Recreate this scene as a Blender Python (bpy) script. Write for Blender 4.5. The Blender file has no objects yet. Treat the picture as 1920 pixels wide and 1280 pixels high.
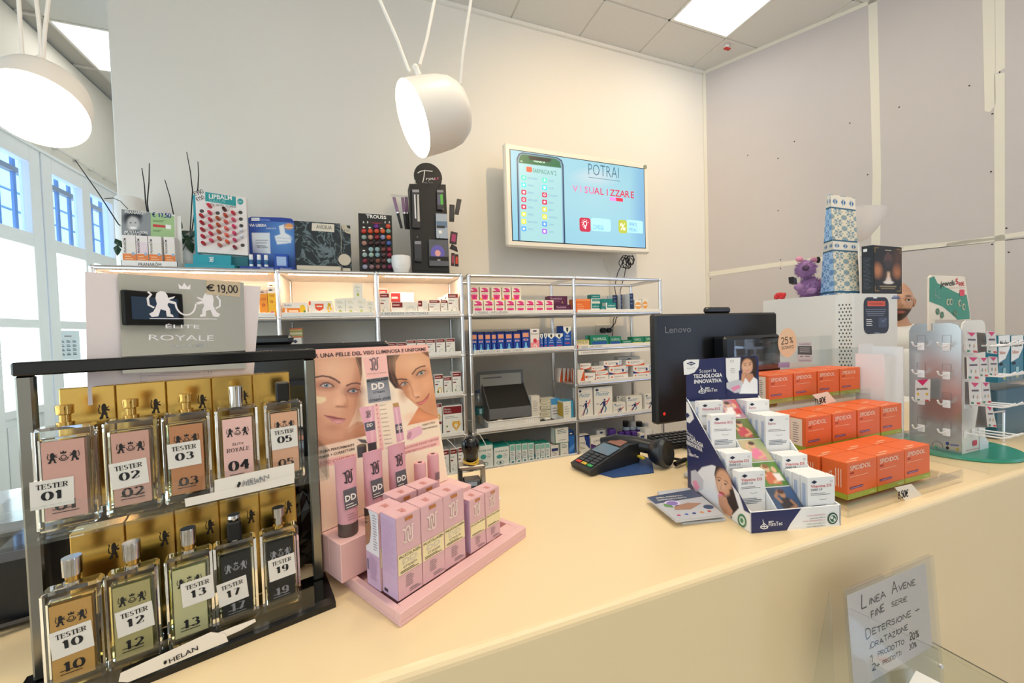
import bpy, math, random
import numpy as np
from mathutils import Matrix, Vector
S = bpy.context.scene
COL = S.collection
random.seed(7)
R = math.radians
# ------------------------------------------------------------- camera
CAMP = np.array([0, 0, 1.45]); FPX = 724.71
def _basis(h, p, r):
    h, p, r = R(h), R(p), R(r)
    F = np.array([math.sin(h)*math.cos(p), math.cos(h)*math.cos(p), math.sin(p)])
    X = np.array([math.cos(h), -math.sin(h), 0]); U = np.cross(X, F)
    return X*math.cos(r)-U*math.sin(r), U*math.cos(r)+X*math.sin(r), F
CR, CU, CF = _basis(20.499, -1.4847, 1.7425)
cd = bpy.data.cameras.new('camera'); cam = bpy.data.objects.new('camera', cd); COL.objects.link(cam)
cd.sensor_width = 36; cd.lens = FPX/1920*36; cd.clip_start = .01
m = Matrix([[CR[0], CU[0], -CF[0], 0], [CR[1], CU[1], -CF[1], 0], [CR[2], CU[2], -CF[2], 1.45], [0, 0, 0, 1]])
cam.matrix_world = m; S.camera = cam
# ------------------------------------------------------------- light and exposure
S.view_settings.view_transform = 'Standard'; S.view_settings.look = 'None'
S.view_settings.gamma = 1; S.view_settings.use_curve_mapping = False
S.view_settings.exposure = 0.0
W = bpy.data.worlds.new('sky'); S.world = W; W.use_nodes = True
W.node_tree.nodes['Background'].inputs[0].default_value = (.55, .72, 1, 1)
W.node_tree.nodes['Background'].inputs[1].default_value = 4.5
LIGHT_PANEL = 5.0      # radiance of the ceiling panels
LIGHT_WINDOW = 3.6     # frosted panes
LIGHT_PENDANT = 24.0
def area(name, loc, rot, sx, sy, power, col):
    l = bpy.data.lights.new(name, 'AREA'); l.shape = 'RECTANGLE'; l.size = sx; l.size_y = sy
    l.energy = power; l.color = col
    o = bpy.data.objects.new(name, l); COL.objects.link(o); o.location = loc
    o.rotation_euler = rot
    return o
WARM = (1, .80, .55); SOFT = (1, .93, .82); COOL = (.72, .86, 1)
area('shop_ceiling_light', (.6, -1.2, 3.8), (0, 0, 0), 3.4, 2.6, 17, SOFT)
area('shop_ceiling_light', (2.0, .9, 3.82), (0, 0, 0), 1.8, .9, 16, WARM)
area('ceiling_fill_light', (.9, -.9, 2.5), (R(180), 0, 0), 2.2, 1.2, 50, (1, .94, .86))  # added unseen lamp facing up, only to brighten the ceiling
area('rear_fill_light', (-.6, -3.3, 1.9), (R(90), 0, 0), 3.6, 2.6, 9, COOL)  # added cool fill lamp behind the viewpoint; the wall there has no opening
def spot(name, loc, tgt, power, col, ang=70, r=.06):
    l = bpy.data.lights.new(name, 'SPOT'); l.energy = power; l.color = col; l.spot_size = R(ang); l.spot_blend = .8
    l.shadow_soft_size = r
    o = bpy.data.objects.new(name, l); COL.objects.link(o); o.location = loc
    o.rotation_euler = (Vector(tgt)-Vector(loc)).to_track_quat('-Z', 'Y').to_euler()
spot('warm_track_spot', (1.6, .2, 3.75), (1.9, 2.85, 2.2), 120, (1, .70, .36), 80)
spot('warm_counter_spot', (.6, .45, 3.75), (.6, .80, 1.05), 66, (1, .82, .56), 62)
# ------------------------------------------------------------- materials
def lin(c):
    if isinstance(c, str):
        c = c.lstrip('#'); c = tuple(int(c[i:i+2], 16)/255 for i in (0, 2, 4))
    return tuple((x/12.92 if x <= .04045 else ((x+.055)/1.055)**2.4) for x in c[:3])
MATS = {}
def mat(col, rough=.5, metal=0, emit=0, bump=0, bscale=60, name=None, spec=.5, var=0, vscale=8):
    key = (col if isinstance(col, str) else tuple(col), rough, metal, emit, bump, bscale, spec, var)
    if key in MATS: return MATS[key]
    m = bpy.data.materials.new(name or 'paint'); m.use_nodes = True
    nt = m.node_tree; b = nt.nodes['Principled BSDF']
    c = lin(col)+(1,)
    b.inputs['Base Color'].default_value = c; b.inputs['Roughness'].default_value = rough
    b.inputs['Metallic'].default_value = metal; b.inputs['Specular IOR Level'].default_value = spec
    if emit:
        b.inputs['Emission Color'].default_value = c; b.inputs['Emission Strength'].default_value = emit
    if bump or var:
        tc = nt.nodes.new('ShaderNodeTexCoord')
    if bump:
        n = nt.nodes.new('ShaderNodeTexNoise'); n.inputs['Scale'].default_value = bscale; n.inputs['Detail'].default_value = 6
        bp = nt.nodes.new('ShaderNodeBump'); bp.inputs['Strength'].default_value = bump; bp.inputs['Distance'].default_value = .01
        nt.links.new(tc.outputs['Object'], n.inputs['Vector'])
        nt.links.new(n.outputs['Fac'], bp.inputs['Height']); nt.links.new(bp.outputs['Normal'], b.inputs['Normal'])
    if var:
        n = nt.nodes.new('ShaderNodeTexNoise'); n.inputs['Scale'].default_value = vscale; n.inputs['Detail'].default_value = 5
        nt.links.new(tc.outputs['Object'], n.inputs['Vector'])
        mx = nt.nodes.new('ShaderNodeMix'); mx.data_type = 'RGBA'
        mx.inputs[6].default_value = tuple(x*(1-var) for x in c[:3])+(1,); mx.inputs[7].default_value = c
        nt.links.new(n.outputs['Fac'], mx.inputs[0]); nt.links.new(mx.outputs[2], b.inputs['Base Color'])
    MATS[key] = m; return m
def vcol_mat(name, rough=.4, emit=0):
    k = ('vcol', rough, emit)
    if k in MATS: return MATS[k]
    m = bpy.data.materials.new(name); m.use_nodes = True; nt = m.node_tree; b = nt.nodes['Principled BSDF']
    a = nt.nodes.new('ShaderNodeVertexColor'); a.layer_name = 'Col'
    nt.links.new(a.outputs['Color'], b.inputs['Base Color']); b.inputs['Roughness'].default_value = rough
    if emit:
        nt.links.new(a.outputs['Color'], b.inputs['Emission Color']); b.inputs['Emission Strength'].default_value = emit
        b.inputs['Base Color'].default_value = (0, 0, 0, 1); nt.links.remove(b.inputs['Base Color'].links[0])
    MATS[k] = m; return m
def emission(name, col, s):
    m = bpy.data.materials.new(name); m.use_nodes = True; nt = m.node_tree; nt.nodes.clear()
    o = nt.nodes.new('ShaderNodeOutputMaterial'); e = nt.nodes.new('ShaderNodeEmission')
    e.inputs[0].default_value = tuple(col)+(1,); e.inputs[1].default_value = s; nt.links.new(e.outputs[0], o.inputs[0]); return m
def clear(name, tint, gloss=.12, rough=.03):      # thin acrylic / window pane
    m = bpy.data.materials.new(name); m.use_nodes = True; nt = m.node_tree; nt.nodes.clear()
    o = nt.nodes.new('ShaderNodeOutputMaterial'); t = nt.nodes.new('ShaderNodeBsdfTransparent'); g = nt.nodes.new('ShaderNodeBsdfGlossy')
    t.inputs[0].default_value = tuple(tint)+(1,); g.inputs['Roughness'].default_value = rough
    lw = nt.nodes.new('ShaderNodeLayerWeight'); lw.inputs[0].default_value = .5
    pw = nt.nodes.new('ShaderNodeMath'); pw.operation = 'POWER'; pw.inputs[1].default_value = 4; nt.links.new(lw.outputs['Facing'], pw.inputs[0])
    ma = nt.nodes.new('ShaderNodeMath'); ma.operation = 'MULTIPLY_ADD'; ma.inputs[1].default_value = .6; ma.inputs[2].default_value = gloss*.4; nt.links.new(pw.outputs[0], ma.inputs[0])
    mx = nt.nodes.new('ShaderNodeMixShader'); nt.links.new(ma.outputs[0], mx.inputs[0])
    nt.links.new(t.outputs[0], mx.inputs[1]); nt.links.new(g.outputs[0], mx.inputs[2]); nt.links.new(mx.outputs[0], o.inputs[0])
    return m
def glass(name, tint, rough=0, ior=1.45):
    m = bpy.data.materials.new(name); m.use_nodes = True; b = m.node_tree.nodes['Principled BSDF']
    b.inputs['Base Color'].default_value = tuple(tint)+(1,); b.inputs['Transmission Weight'].default_value = 1
    b.inputs['Roughness'].default_value = rough; b.inputs['IOR'].default_value = ior; return m
WHITE = mat('#f2efe9', .45); PAPER = mat('#f5f3ee', .6); BLACK = mat('#0b0b0d', .35); INK = mat('#15151a', .6)
CHROME = mat('#f0f0f2', .27, 1, name='chrome'); STEEL = mat('#9a9da0', .35, 1, name='brushed_steel'); GOLD = mat('#d9b060', .12, 1, name='gold_foil')
ACRYL = clear('clear_acrylic', (.975, .985, .985), .12); ACRYL_EDGE = mat('#c9d2d4', .15, 0)
GREYTXT = mat('#8d8d92', .6)
# ------------------------------------------------------------- geometry helpers
def ray(px, py): return CF+CR*(px-960)/FPX-CU*(py-640)/FPX
def on_y(px, py, y): d = ray(px, py); return CAMP+d*y/d[1]
def on_z(px, py, z): d = ray(px, py); return CAMP+d*(z-1.45)/d[2]
def on_plane(px, py, p0, n): d = ray(px, py); n = np.array(n, float); return CAMP+d*((np.array(p0, float)-CAMP)@n)/(d@n)
def px_of(P):
    d = np.asarray(P, float)-CAMP; z = d@CF
    return 960+FPX*(d@CR)/z, 640-FPX*(d@CU)/z
class Fr:                                           # a face frame: origin, two axes; (a,b) in metres
    def __init__(s, o, u, v):
        s.o = np.array(o, float); s.u = np.array(u, float); s.v = np.array(v, float)
        s.n = np.cross(s.u, s.v); s.n = s.n/np.linalg.norm(s.n)
    def at(s, a, b, k=0): return s.o+s.u*a+s.v*b+s.n*k*.00035
_txt = {}
def text_tris(st, bold=0.0):
    k = (st, bold)
    if k in _txt: return _txt[k]
    c = bpy.data.curves.new('t', 'FONT'); c.body = st; c.size = 1; c.resolution_u = 2; c.offset = bold
    c.fill_mode = 'FRONT'
    o = bpy.data.objects.new('t', c); me = o.to_mesh()
    V = np.array([v.co[:2] for v in me.vertices]) if len(me.vertices) else np.zeros((0, 2))
    F = [tuple(p.vertices) for p in me.polygons]
    if len(V): V = (V-[V[:, 0].min(), 0])/.70
    o.to_mesh_clear(); bpy.data.objects.remove(o); bpy.data.curves.remove(c)
    _txt[k] = (V, F, V[:, 0].max() if len(V) else 0); return _txt[k]
def _arc(cx, cy, rx, ry, a0, a1, n=10):
    return [(cx+rx*math.cos(R(a0+(a1-a0)*i/n)), cy+ry*math.sin(R(a0+(a1-a0)*i/n))) for i in range(n+1)]
GL = {
 'A': (.7, [[(0, 0), (.32, 1)], [(.32, 1), (.7, 0)], [(.12, .38), (.56, .38)]]), 'B': (.6, [[(0, 0), (0, 1)], [(0, 1), (.3, 1)]+_arc(.3, .77, .22, .23, 90, -90, 8)+[(0, .54)], [(.3, .54)]+_arc(.3, .27, .28, .27, 90, -90, 8)+[(0, 0)]]),
 'C': (.6, [_arc(.35, .5, .33, .5, 50, 310, 14)]), 'D': (.65, [[(0, 0), (0, 1)], [(0, 1), (.2, 1)]+_arc(.2, .5, .42, .5, 90, -90, 12)+[(0, 0)]]),
 'E': (.52, [[(0, 0), (0, 1)], [(0, 1), (.5, 1)], [(0, .52), (.4, .52)], [(0, 0), (.52, 0)]]), 'F': (.5, [[(0, 0), (0, 1)], [(0, 1), (.5, 1)], [(0, .52), (.4, .52)]]),
 'I': (.14, [[(.0, 0), (.09, .5), (.14, .95)]]), 'L': (.5, [[(.05, 1), (0, 0)], [(0, 0), (.5, .04)]]), 'N': (.62, [[(0, 0), (.04, 1)], [(.04, 1), (.56, 0)], [(.56, 0), (.62, 1)]]),
 'O': (.66, [_arc(.33, .5, .32, .48, 90, 450, 18)]), 'P': (.52, [[(0, 0), (0, 1)], [(0, 1), (.25, 1)]+_arc(.25, .75, .27, .25, 90, -90, 8)+[(0, .5)]]),
 'R': (.6, [[(0, 0), (0, 1)], [(0, 1), (.27, 1)]+_arc(.27, .76, .25, .24, 90, -90, 8)+[(0, .52)], [(.22, .52), (.58, 0)]]),
 'S': (.52, [_arc(.27, .75, .23, .25, 40, 270, 10)+_arc(.25, .26, .25, .26, 80, -150, 10)]), 'T': (.62, [[(0, 1), (.62, 1)], [(.31, 1), (.31, 0)]]),
 'V': (.6, [[(0, 1), (.28, 0)], [(.28, 0), (.6, 1)]]), 'Y': (.6, [[(0, 1), (.3, .5)], [(.6, 1), (.3, .5)], [(.3, .5), (.3, 0)]]), 'Z': (.55, [[(0, 1), (.52, 1)], [(.52, 1), (0, 0)], [(0, 0), (.55, 0)]]),
 '0': (.6, [_arc(.3, .5, .29, .5, 90, 450, 18)]), '1': (.4, [[(.0, .8), (.22, 1)], [(.22, 1), (.22, 0)]]), '2': (.55, [_arc(.27, .72, .25, .27, 160, -30, 10)+[(.02, .02)], [(.0, .02), (.56, .04)]]),
 '3': (.55, [_arc(.25, .76, .23, .23, 150, -90, 10), _arc(.25, .27, .28, .27, 90, -150, 10)]), '4': (.6, [[(.45, 0), (.45, 1)], [(.45, 1), (0, .3)], [(0, .3), (.62, .3)]]),
 '5': (.55, [[(.5, 1), (.1, 1)], [(.1, 1), (.06, .55)], [(.06, .55)]+_arc(.25, .32, .28, .32, 110, -150, 12)]), '7': (.5, [[(0, .97), (.5, .97)], [(.5, .97), (.18, 0)]]),
 '8': (.55, [_arc(.27, .75, .21, .24, 90, 450, 12), _arc(.27, .27, .26, .27, 90, 450, 12)]), '9': (.55, [_arc(.27, .7, .24, .3, 0, 360, 14), [(.51, .7), (.48, .3)]+_arc(.24, .27, .24, .27, 10, -130, 8)]),
 '%': (.8, [_arc(.15, .78, .14, .18, 0, 360, 10), [(.62, 1), (.15, 0)], _arc(.62, .22, .14, .18, 0, 360, 10)]), '€': (.62, [_arc(.4, .5, .32, .48, 50, 310, 14), [(-.02, .6), (.5, .62)], [(-.02, .42), (.45, .44)]]),
 '+': (.5, [[(0, .5), (.5, .5)], [(.2, .2), (.26, .5), (.3, .8)]]), ',': (.15, [[(.1, .1), (0, -.15)]]), '-': (.3, [[(0, .4), (.3, .4)]]), ' ': (.4, []),
}
class MB:
    def __init__(s): s.V = []; s.F = []; s.M = []; s.S = []; s.mats = []; s.T = None
    def mi(s, m):
        if m not in s.mats: s.mats.append(m)
        return s.mats.index(m)
    def add(s, V, F, m, smooth=False):
        k = len(s.V); i = s.mi(m)
        V = [tuple(float(c) for c in v) for v in V]
        if s.T is not None: V = [tuple(s.T @ Vector(v)) for v in V]
        s.V += V
        for f in F: s.F.append(tuple(k+j for j in f)); s.M.append(i); s.S.append(smooth)
        return s
    def box(s, x0, y0, z0, x1, y1, z1, m, c=0):
        if x0 > x1: x0, x1 = x1, x0
        if y0 > y1: y0, y1 = y1, y0
        if z0 > z1: z0, z1 = z1, z0
        if not c:
            V = [(x, y, z) for z in (z0, z1) for y in (y0, y1) for x in (x0, x1)]
            return s.add(V, [(0, 2, 3, 1), (4, 5, 7, 6), (0, 1, 5, 4), (2, 6, 7, 3), (0, 4, 6, 2), (1, 3, 7, 5)], m)
        X = ((x0+x1)/2, (y0+y1)/2, (z0+z1)/2); H = ((x1-x0)/2, (y1-y0)/2, (z1-z0)/2); c = min(c, min(H)*.95)
        V = []; idx = {}
        for sx in (-1, 1):
            for sy in (-1, 1):
                for sz in (-1, 1):
                    for ax in range(3):
                        sg = (sx, sy, sz); p = [X[i]+sg[i]*(H[i]-(0 if i == ax else c)) for i in range(3)]
                        idx[(sx, sy, sz, ax)] = len(V); V.append(p)
        F = []
        for ax in range(3):
            a, b = [i for i in range(3) if i != ax]
            for sg in (-1, 1):
                f = []
                for (p, q) in ((-1, -1), (1, -1), (1, 1), (-1, 1)):
                    k = [0, 0, 0]; k[ax] = sg; k[a] = p; k[b] = q; f.append(idx[tuple(k)+(ax,)])
                if (sg > 0) == (ax == 1): f.reverse()
                F.append(f)
            for p in (-1, 1):
                for q in (-1, 1):
                    k0 = [0, 0, 0]; k1 = [0, 0, 0]; k0[ax] = -1; k1[ax] = 1
                    for k in (k0, k1): k[a] = p; k[b] = q
                    f = [idx[tuple(k0)+(a,)], idx[tuple(k1)+(a,)], idx[tuple(k1)+(b,)], idx[tuple(k0)+(b,)]]
                    F.append(f if (p*q > 0) == (ax != 1) else f[::-1])
        for sx in (-1, 1):
            for sy in (-1, 1):
                for sz in (-1, 1):
                    f = [idx[(sx, sy, sz, i)] for i in range(3)]
                    F.append(f if sx*sy*sz > 0 else f[::-1])
        return s.add(V, F, m)
    def quad(s, pts, m): return s.add(pts, [tuple(range(len(pts)))], m)
    def prism(s, pts, axis, a0, a1, m):           # polygon (2d) extruded along axis 'x','y','z'
        n = len(pts); V = []
        for a in (a0, a1):
            for p in pts:
                V.append({'x': (a, p[0], p[1]), 'y': (p[0], a, p[1]), 'z': (p[0], p[1], a)}[axis])
        F = [tuple(range(n-1, -1, -1)), tuple(range(n, 2*n))]+[(i, (i+1) % n, n+(i+1) % n, n+i) for i in range(n)]
        return s.add(V, F, m)
    def ext(s, fr, pts, t, m):                    # polygon in a frame, thickness t behind it
        n = len(pts); V = [fr.at(a, b) for a, b in pts]+[fr.at(a, b)-fr.n*t for a, b in pts]
        F = [tuple(range(n)), tuple(range(2*n-1, n-1, -1))]+[((i+1) % n, i, n+i, n+(i+1) % n) for i in range(n)]
        return s.add(V, F, m)
    def cyl(s, p0, p1, r0, r1, m, n=14, cap=True, smooth=True):
        p0 = Vector(p0); p1 = Vector(p1); d = (p1-p0).normalized()
        a = d.orthogonal().normalized(); b = d.cross(a)
        V = []
        for p, r in ((p0, r0), (p1, r1)):
            for i in range(n): t = 2*math.pi*i/n; V.append(p+a*(r*math.cos(t))+b*(r*math.sin(t)))
        s.add(V, [(i, (i+1) % n, n+(i+1) % n, n+i) for i in range(n)], m, smooth)
        if cap: s.add(V, [tuple(range(n-1, -1, -1)), tuple(range(n, 2*n))], m)
        return s
    def lathe(s, prof, m, c=(0, 0, 0), n=24, axis=None, sx=1, sy=1):
        V = []; k = len(prof)
        for r, z in prof:
            for i in range(n): t = 2*math.pi*i/n; V.append(Vector((r*math.cos(t)*sx, r*math.sin(t)*sy, z)))
        if axis is not None:
            q = Vector((0, 0, 1)).rotation_difference(Vector(axis).normalized()); V = [q @ v for v in V]
        V = [v+Vector(c) for v in V]
        F = [(j*n+i, j*n+(i+1) % n, (j+1)*n+(i+1) % n, (j+1)*n+i) for j in range(k-1) for i in range(n)]
        return s.add(V, F, m, True)
    def tube(s, pts, r, m, n=8):
        P = [Vector(p) for p in pts]; V = []; L = len(P); up = None
        for i, p in enumerate(P):
            d = (P[min(i+1, L-1)]-P[max(i-1, 0)]).normalized()
            if up is None: up = d.orthogonal().normalized()
            up = (up-d*up.dot(d)).normalized(); b = d.cross(up)
            rr = r[i] if isinstance(r, (list, tuple)) else r
            for j in range(n): t = 2*math.pi*j/n; V.append(p+up*(rr*math.cos(t))+b*(rr*math.sin(t)))
        F = [(i*n+j, i*n+(j+1) % n, (i+1)*n+(j+1) % n, (i+1)*n+j) for i in range(L-1) for j in range(n)]
        s.add(V, F, m, True); s.add(V, [tuple(range(n-1, -1, -1)), tuple(range((L-1)*n, L*n))], m); return s
    def sphere(s, c, r, m, n=14, sc=(1, 1, 1)):
        k = n//2; V = []
        for j in range(k+1):
            a = math.pi*j/k
            for i in range(n): t = 2*math.pi*i/n; V.append((c[0]+r*sc[0]*math.sin(a)*math.cos(t), c[1]+r*sc[1]*math.sin(a)*math.sin(t), c[2]-r*sc[2]*math.cos(a)))
        return s.add(V, [(j*n+i, j*n+(i+1) % n, (j+1)*n+(i+1) % n, (j+1)*n+i) for j in range(k) for i in range(n)], m, True)
    # --- flat print on a face frame
    def rect(s, fr, a0, b0, a1, b1, m, k=1): return s.add([fr.at(a0, b0, k), fr.at(a1, b0, k), fr.at(a1, b1, k), fr.at(a0, b1, k)], [(0, 1, 2, 3)], m)
    def poly(s, fr, pts, m, k=1): return s.add([fr.at(a, b, k) for a, b in pts], [tuple(range(len(pts)))], m)
    def disc(s, fr, a, b, ra, rb, m, k=1, n=20): return s.poly(fr, [(a+ra*math.cos(2*math.pi*i/n), b+rb*math.sin(2*math.pi*i/n)) for i in range(n)], m, k)
    def ring(s, fr, a, b, ra, rb, w, m, k=1, n=24, t0=0, t1=360):
        V = []; 
        for i in range(n+1):
            t = R(t0+(t1-t0)*i/n); V += [fr.at(a+ra*math.cos(t), b+rb*math.sin(t), k), fr.at(a+(ra-w)*math.cos(t), b+(rb-w)*math.sin(t), k)]
        return s.add(V, [(2*i, 2*i+2, 2*i+3, 2*i+1) for i in range(n)], m)
    def rrect(s, fr, a0, b0, a1, b1, r, m, k=1):
        P = []
        for cx, cy, t in ((a1-r, b1-r, 0), (a0+r, b1-r, 90), (a0+r, b0+r, 180), (a1-r, b0+r, 270)):
            for i in range(5): P.append((cx+r*math.cos(R(t+22.5*i)), cy+r*math.sin(R(t+22.5*i))))
        return s.poly(fr, P, m, k)
    def text(s, fr, st, a, b, h, m, k=2, al='c', w=None, bold=0, shear=0, rot=0):
        V, F, wd = text_tris(st, bold)
        if not len(V): return s
        sx = h if w is None else w/wd
        off = {'c': -wd*sx/2, 'l': 0, 'r': -wd*sx}[al]
        c, q = math.cos(R(rot)), math.sin(R(rot)); P = []
        for x, y in V:
            X = x*sx+y*h*shear+off; Y = y*h; P.append(fr.at(a+X*c-Y*q, b+X*q+Y*c, k))
        return s.add(P, F, m)
    def stroke(s, fr, pts, w, m, k=2, wmin=None):
        P = [np.array(p, float) for p in pts]; L = []; n = len(P)
        for i in range(n):
            d = P[min(i+1, n-1)]-P[max(i-1, 0)]; d = d/(np.linalg.norm(d)+1e-12); nn = np.array([-d[1], d[0]])
            ww = w if wmin is None else wmin+(w-wmin)*abs(d[1])**1.5
            L.append((P[i]+nn*ww/2, P[i]-nn*ww/2))
        V = []
        for p, q in L: V += [fr.at(*p, k), fr.at(*q, k)]
        return s.add(V, [(2*i+1, 2*i+3, 2*i+2, 2*i) for i in range(n-1)], m)
    def write(s, fr, st, a, b, h, pen, m, k=2, sp=.22, rot=0, jit=.05, wmin=None, serif=False, wx=1.0, al='l', shear=0):
        tot = sum(GL[c][0]*wx+sp for c in st)-sp; x = {'l': 0, 'c': -tot/2, 'r': -tot}[al]; c_, q_ = math.cos(R(rot)), math.sin(R(rot))
        rnd = random.Random(len(st)*31+ord(st[0]))
        for c in st:
            gw, strokes = GL[c]; dy = rnd.uniform(-jit, jit); sc = 1+rnd.uniform(-jit, jit)
            def tr(p):
                X = (x+p[0]*wx*sc+p[1]*shear)*h; Y = (p[1]*sc+dy)*h; return (a+X*c_-Y*q_, b+X*q_+Y*c_)
            for stt in strokes:
                s.stroke(fr, [tr(p) for p in stt], pen*h, m, k, None if wmin is None else wmin*h)
                if serif and len(stt) == 2:
                    for e in stt:
                        if abs(stt[0][0]-stt[1][0]) < .3 and e[1] in (0, 1) and c not in 'AV': s.stroke(fr, [tr((e[0]-.17/wx, e[1])), tr((e[0]+.17/wx, e[1]))], wmin*h*1.2, m, k)
                        elif abs(stt[0][1]-stt[1][1]) < .05 and e[0] not in (0,) or (c == 'T' and abs(stt[0][1]-stt[1][1]) < .05):
                            y0 = e[1]; sgn = -1 if y0 > .9 else 1
                            s.stroke(fr, [tr((e[0], y0-(.1 if .3 < y0 < .9 else 0))), tr((e[0], y0+(.1 if .3 < y0 < .9 else sgn*.2)))], wmin*h*1.6, m, k)
            x += gw*wx+sp
        return s
    def lines(s, fr, a0, b0, a1, n, gap, th, m, k=1, seed=1):      # rows of fine print
        rnd = random.Random(seed)
        for i in range(n): s.rect(fr, a0, b0-i*gap, a0+(a1-a0)*rnd.uniform(.65, 1), b0-i*gap+th, m, k)
        return s
    def build(s, name, parent=None, loc=None, rz=0, label=None, cat=None, group=None, kind=None):
        me = bpy.data.meshes.new(name); me.from_pydata(s.V, [], s.F)
        for mm in s.mats: me.materials.append(mm)
        me.polygons.foreach_set('material_index', s.M); me.polygons.foreach_set('use_smooth', s.S); me.update()
        if any(s.S): me.set_sharp_from_angle(angle=R(38))
        return place(me, name, parent, loc, rz, label, cat, group, kind)
WORLD = [False]      # True while children are modelled in world coordinates
def place(me, name, parent=None, loc=None, rz=0, label=None, cat=None, group=None, kind=None):
    o = bpy.data.objects.new(name, me); COL.objects.link(o)
    if parent is not None:
        o.parent = parent
        if WORLD[0]: o.matrix_parent_inverse = parent.matrix_basis.inverted()
    if loc is not None: o.location = loc
    o.rotation_euler = (0, 0, rz)
    tagp(o, label, cat, group, kind); return o
def tagp(o, label=None, cat=None, group=None, kind=None):
    if label: o['label'] = label
    if cat: o['category'] = cat
    if group: o['group'] = group
    if kind: o['kind'] = kind
def thing(name, label, cat, loc=(0, 0, 0), rz=0, group=None):
    o = bpy.data.objects.new(name, None); COL.objects.link(o); o.empty_display_size = .05
    o.location = loc; o.rotation_euler = (0, 0, rz); tagp(o, label, cat, group); return o
def copy_tree(o, parent=None):
    c = o.copy(); COL.objects.link(c)
    if parent is not None: c.parent = parent
    for ch in list(o.children): copy_tree(ch, c)
    return c
def structure(name, mb, parent=None, **k): return mb.build(name, parent, kind=None if parent else 'structure', **k)
ORD = ['first', 'second', 'third', 'fourth', 'fifth', 'sixth', 'seventh', 'eighth', 'ninth', 'tenth', 'eleventh', 'twelfth', 'thirteenth']
# painted print: a fine grid whose vertices carry the printed colour
class Canvas:
    def __init__(s, quad, nx, ny, bg, px=True):
        s.q = [np.array(p, float) for p in quad]; s.nx = nx; s.ny = ny      # quad: bl, br, tr, tl
        u, v = np.meshgrid(np.linspace(0, 1, nx), np.linspace(0, 1, ny)); s.u = u; s.v = v
        q = s.q; s.P = ((1-u)*(1-v))[..., None]*q[0]+(u*(1-v))[..., None]*q[1]+(u*v)[..., None]*q[2]+((1-u)*v)[..., None]*q[3]
        s.C = np.ones((ny, nx, 3))*np.array(lin(bg))
        if px is True:
            d = s.P-CAMP; z = d@CF; s.X = 960+FPX*(d@CR)/z; s.Y = 640-FPX*(d@CU)/z
        else: s.X = u*px[0]; s.Y = v*px[1]
    def xf(s, f): s.X, s.Y = f(s.X, s.Y)
    def blend(s, mk, col): s.C = s.C*(1-mk[..., None])+np.array(lin(col))*mk[..., None]
    def ell(s, cx, cy, rx, ry, col, soft=.1, a=1, rot=0):
        dx = s.X-cx; dy = s.Y-cy; c, q = math.cos(R(rot)), math.sin(R(rot))
        d = np.sqrt(((dx*c+dy*q)/rx)**2+((-dx*q+dy*c)/ry)**2); s.blend(a*np.clip((1+soft-d)/(2*soft+1e-6), 0, 1), col)
    def poly(s, pts, col, soft=.6, a=1):
        ins = np.zeros(s.X.shape, bool); dm = np.full(s.X.shape, 1e9); n = len(pts)
        for i in range(n):
            (x0, y0), (x1, y1) = pts[i], pts[(i+1) % n]
            c = ((y0 > s.Y) != (y1 > s.Y)) & (s.X < (x1-x0)*(s.Y-y0)/((y1-y0) or 1e-9)+x0); ins ^= c
            L = (x1-x0)**2+(y1-y0)**2+1e-9; t = np.clip(((s.X-x0)*(x1-x0)+(s.Y-y0)*(y1-y0))/L, 0, 1)
            dm = np.minimum(dm, np.hypot(s.X-x0-t*(x1-x0), s.Y-y0-t*(y1-y0)))
        sd = np.where(ins, dm, -dm); s.blend(a*np.clip(.5+sd/(2*soft), 0, 1), col)
    def line(s, pts, w, col, soft=.5, a=1):
        dm = np.full(s.X.shape, 1e9)
        for i in range(len(pts)-1):
            (x0, y0), (x1, y1) = pts[i], pts[i+1]
            L = (x1-x0)**2+(y1-y0)**2+1e-9; t = np.clip(((s.X-x0)*(x1-x0)+(s.Y-y0)*(y1-y0))/L, 0, 1)
            dm = np.minimum(dm, np.hypot(s.X-x0-t*(x1-x0), s.Y-y0-t*(y1-y0)))
        s.blend(a*np.clip(.5+(w/2-dm)/(2*soft), 0, 1), col)
    def build(s, name, parent, rough=.4, emit=0, **k):
        nx, ny = s.nx, s.ny; me = bpy.data.meshes.new(name)
        i = (np.arange(ny-1)[:, None]*nx+np.arange(nx-1)[None]).ravel()
        F = np.stack([i, i+1, i+nx+1, i+nx], 1)
        me.from_pydata(s.P.reshape(-1, 3).tolist(), [], F.tolist())
        ca = me.color_attributes.new('Col', 'FLOAT_COLOR', 'POINT')
        ca.data.foreach_set('color', np.concatenate([np.clip(s.C, 0, 1).reshape(-1, 3), np.ones((nx*ny, 1))], 1).astype('f').ravel())
        me.materials.append(vcol_mat('printed_card', rough, emit)); me.update()
        return place(me, name, parent, **k)
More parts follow.
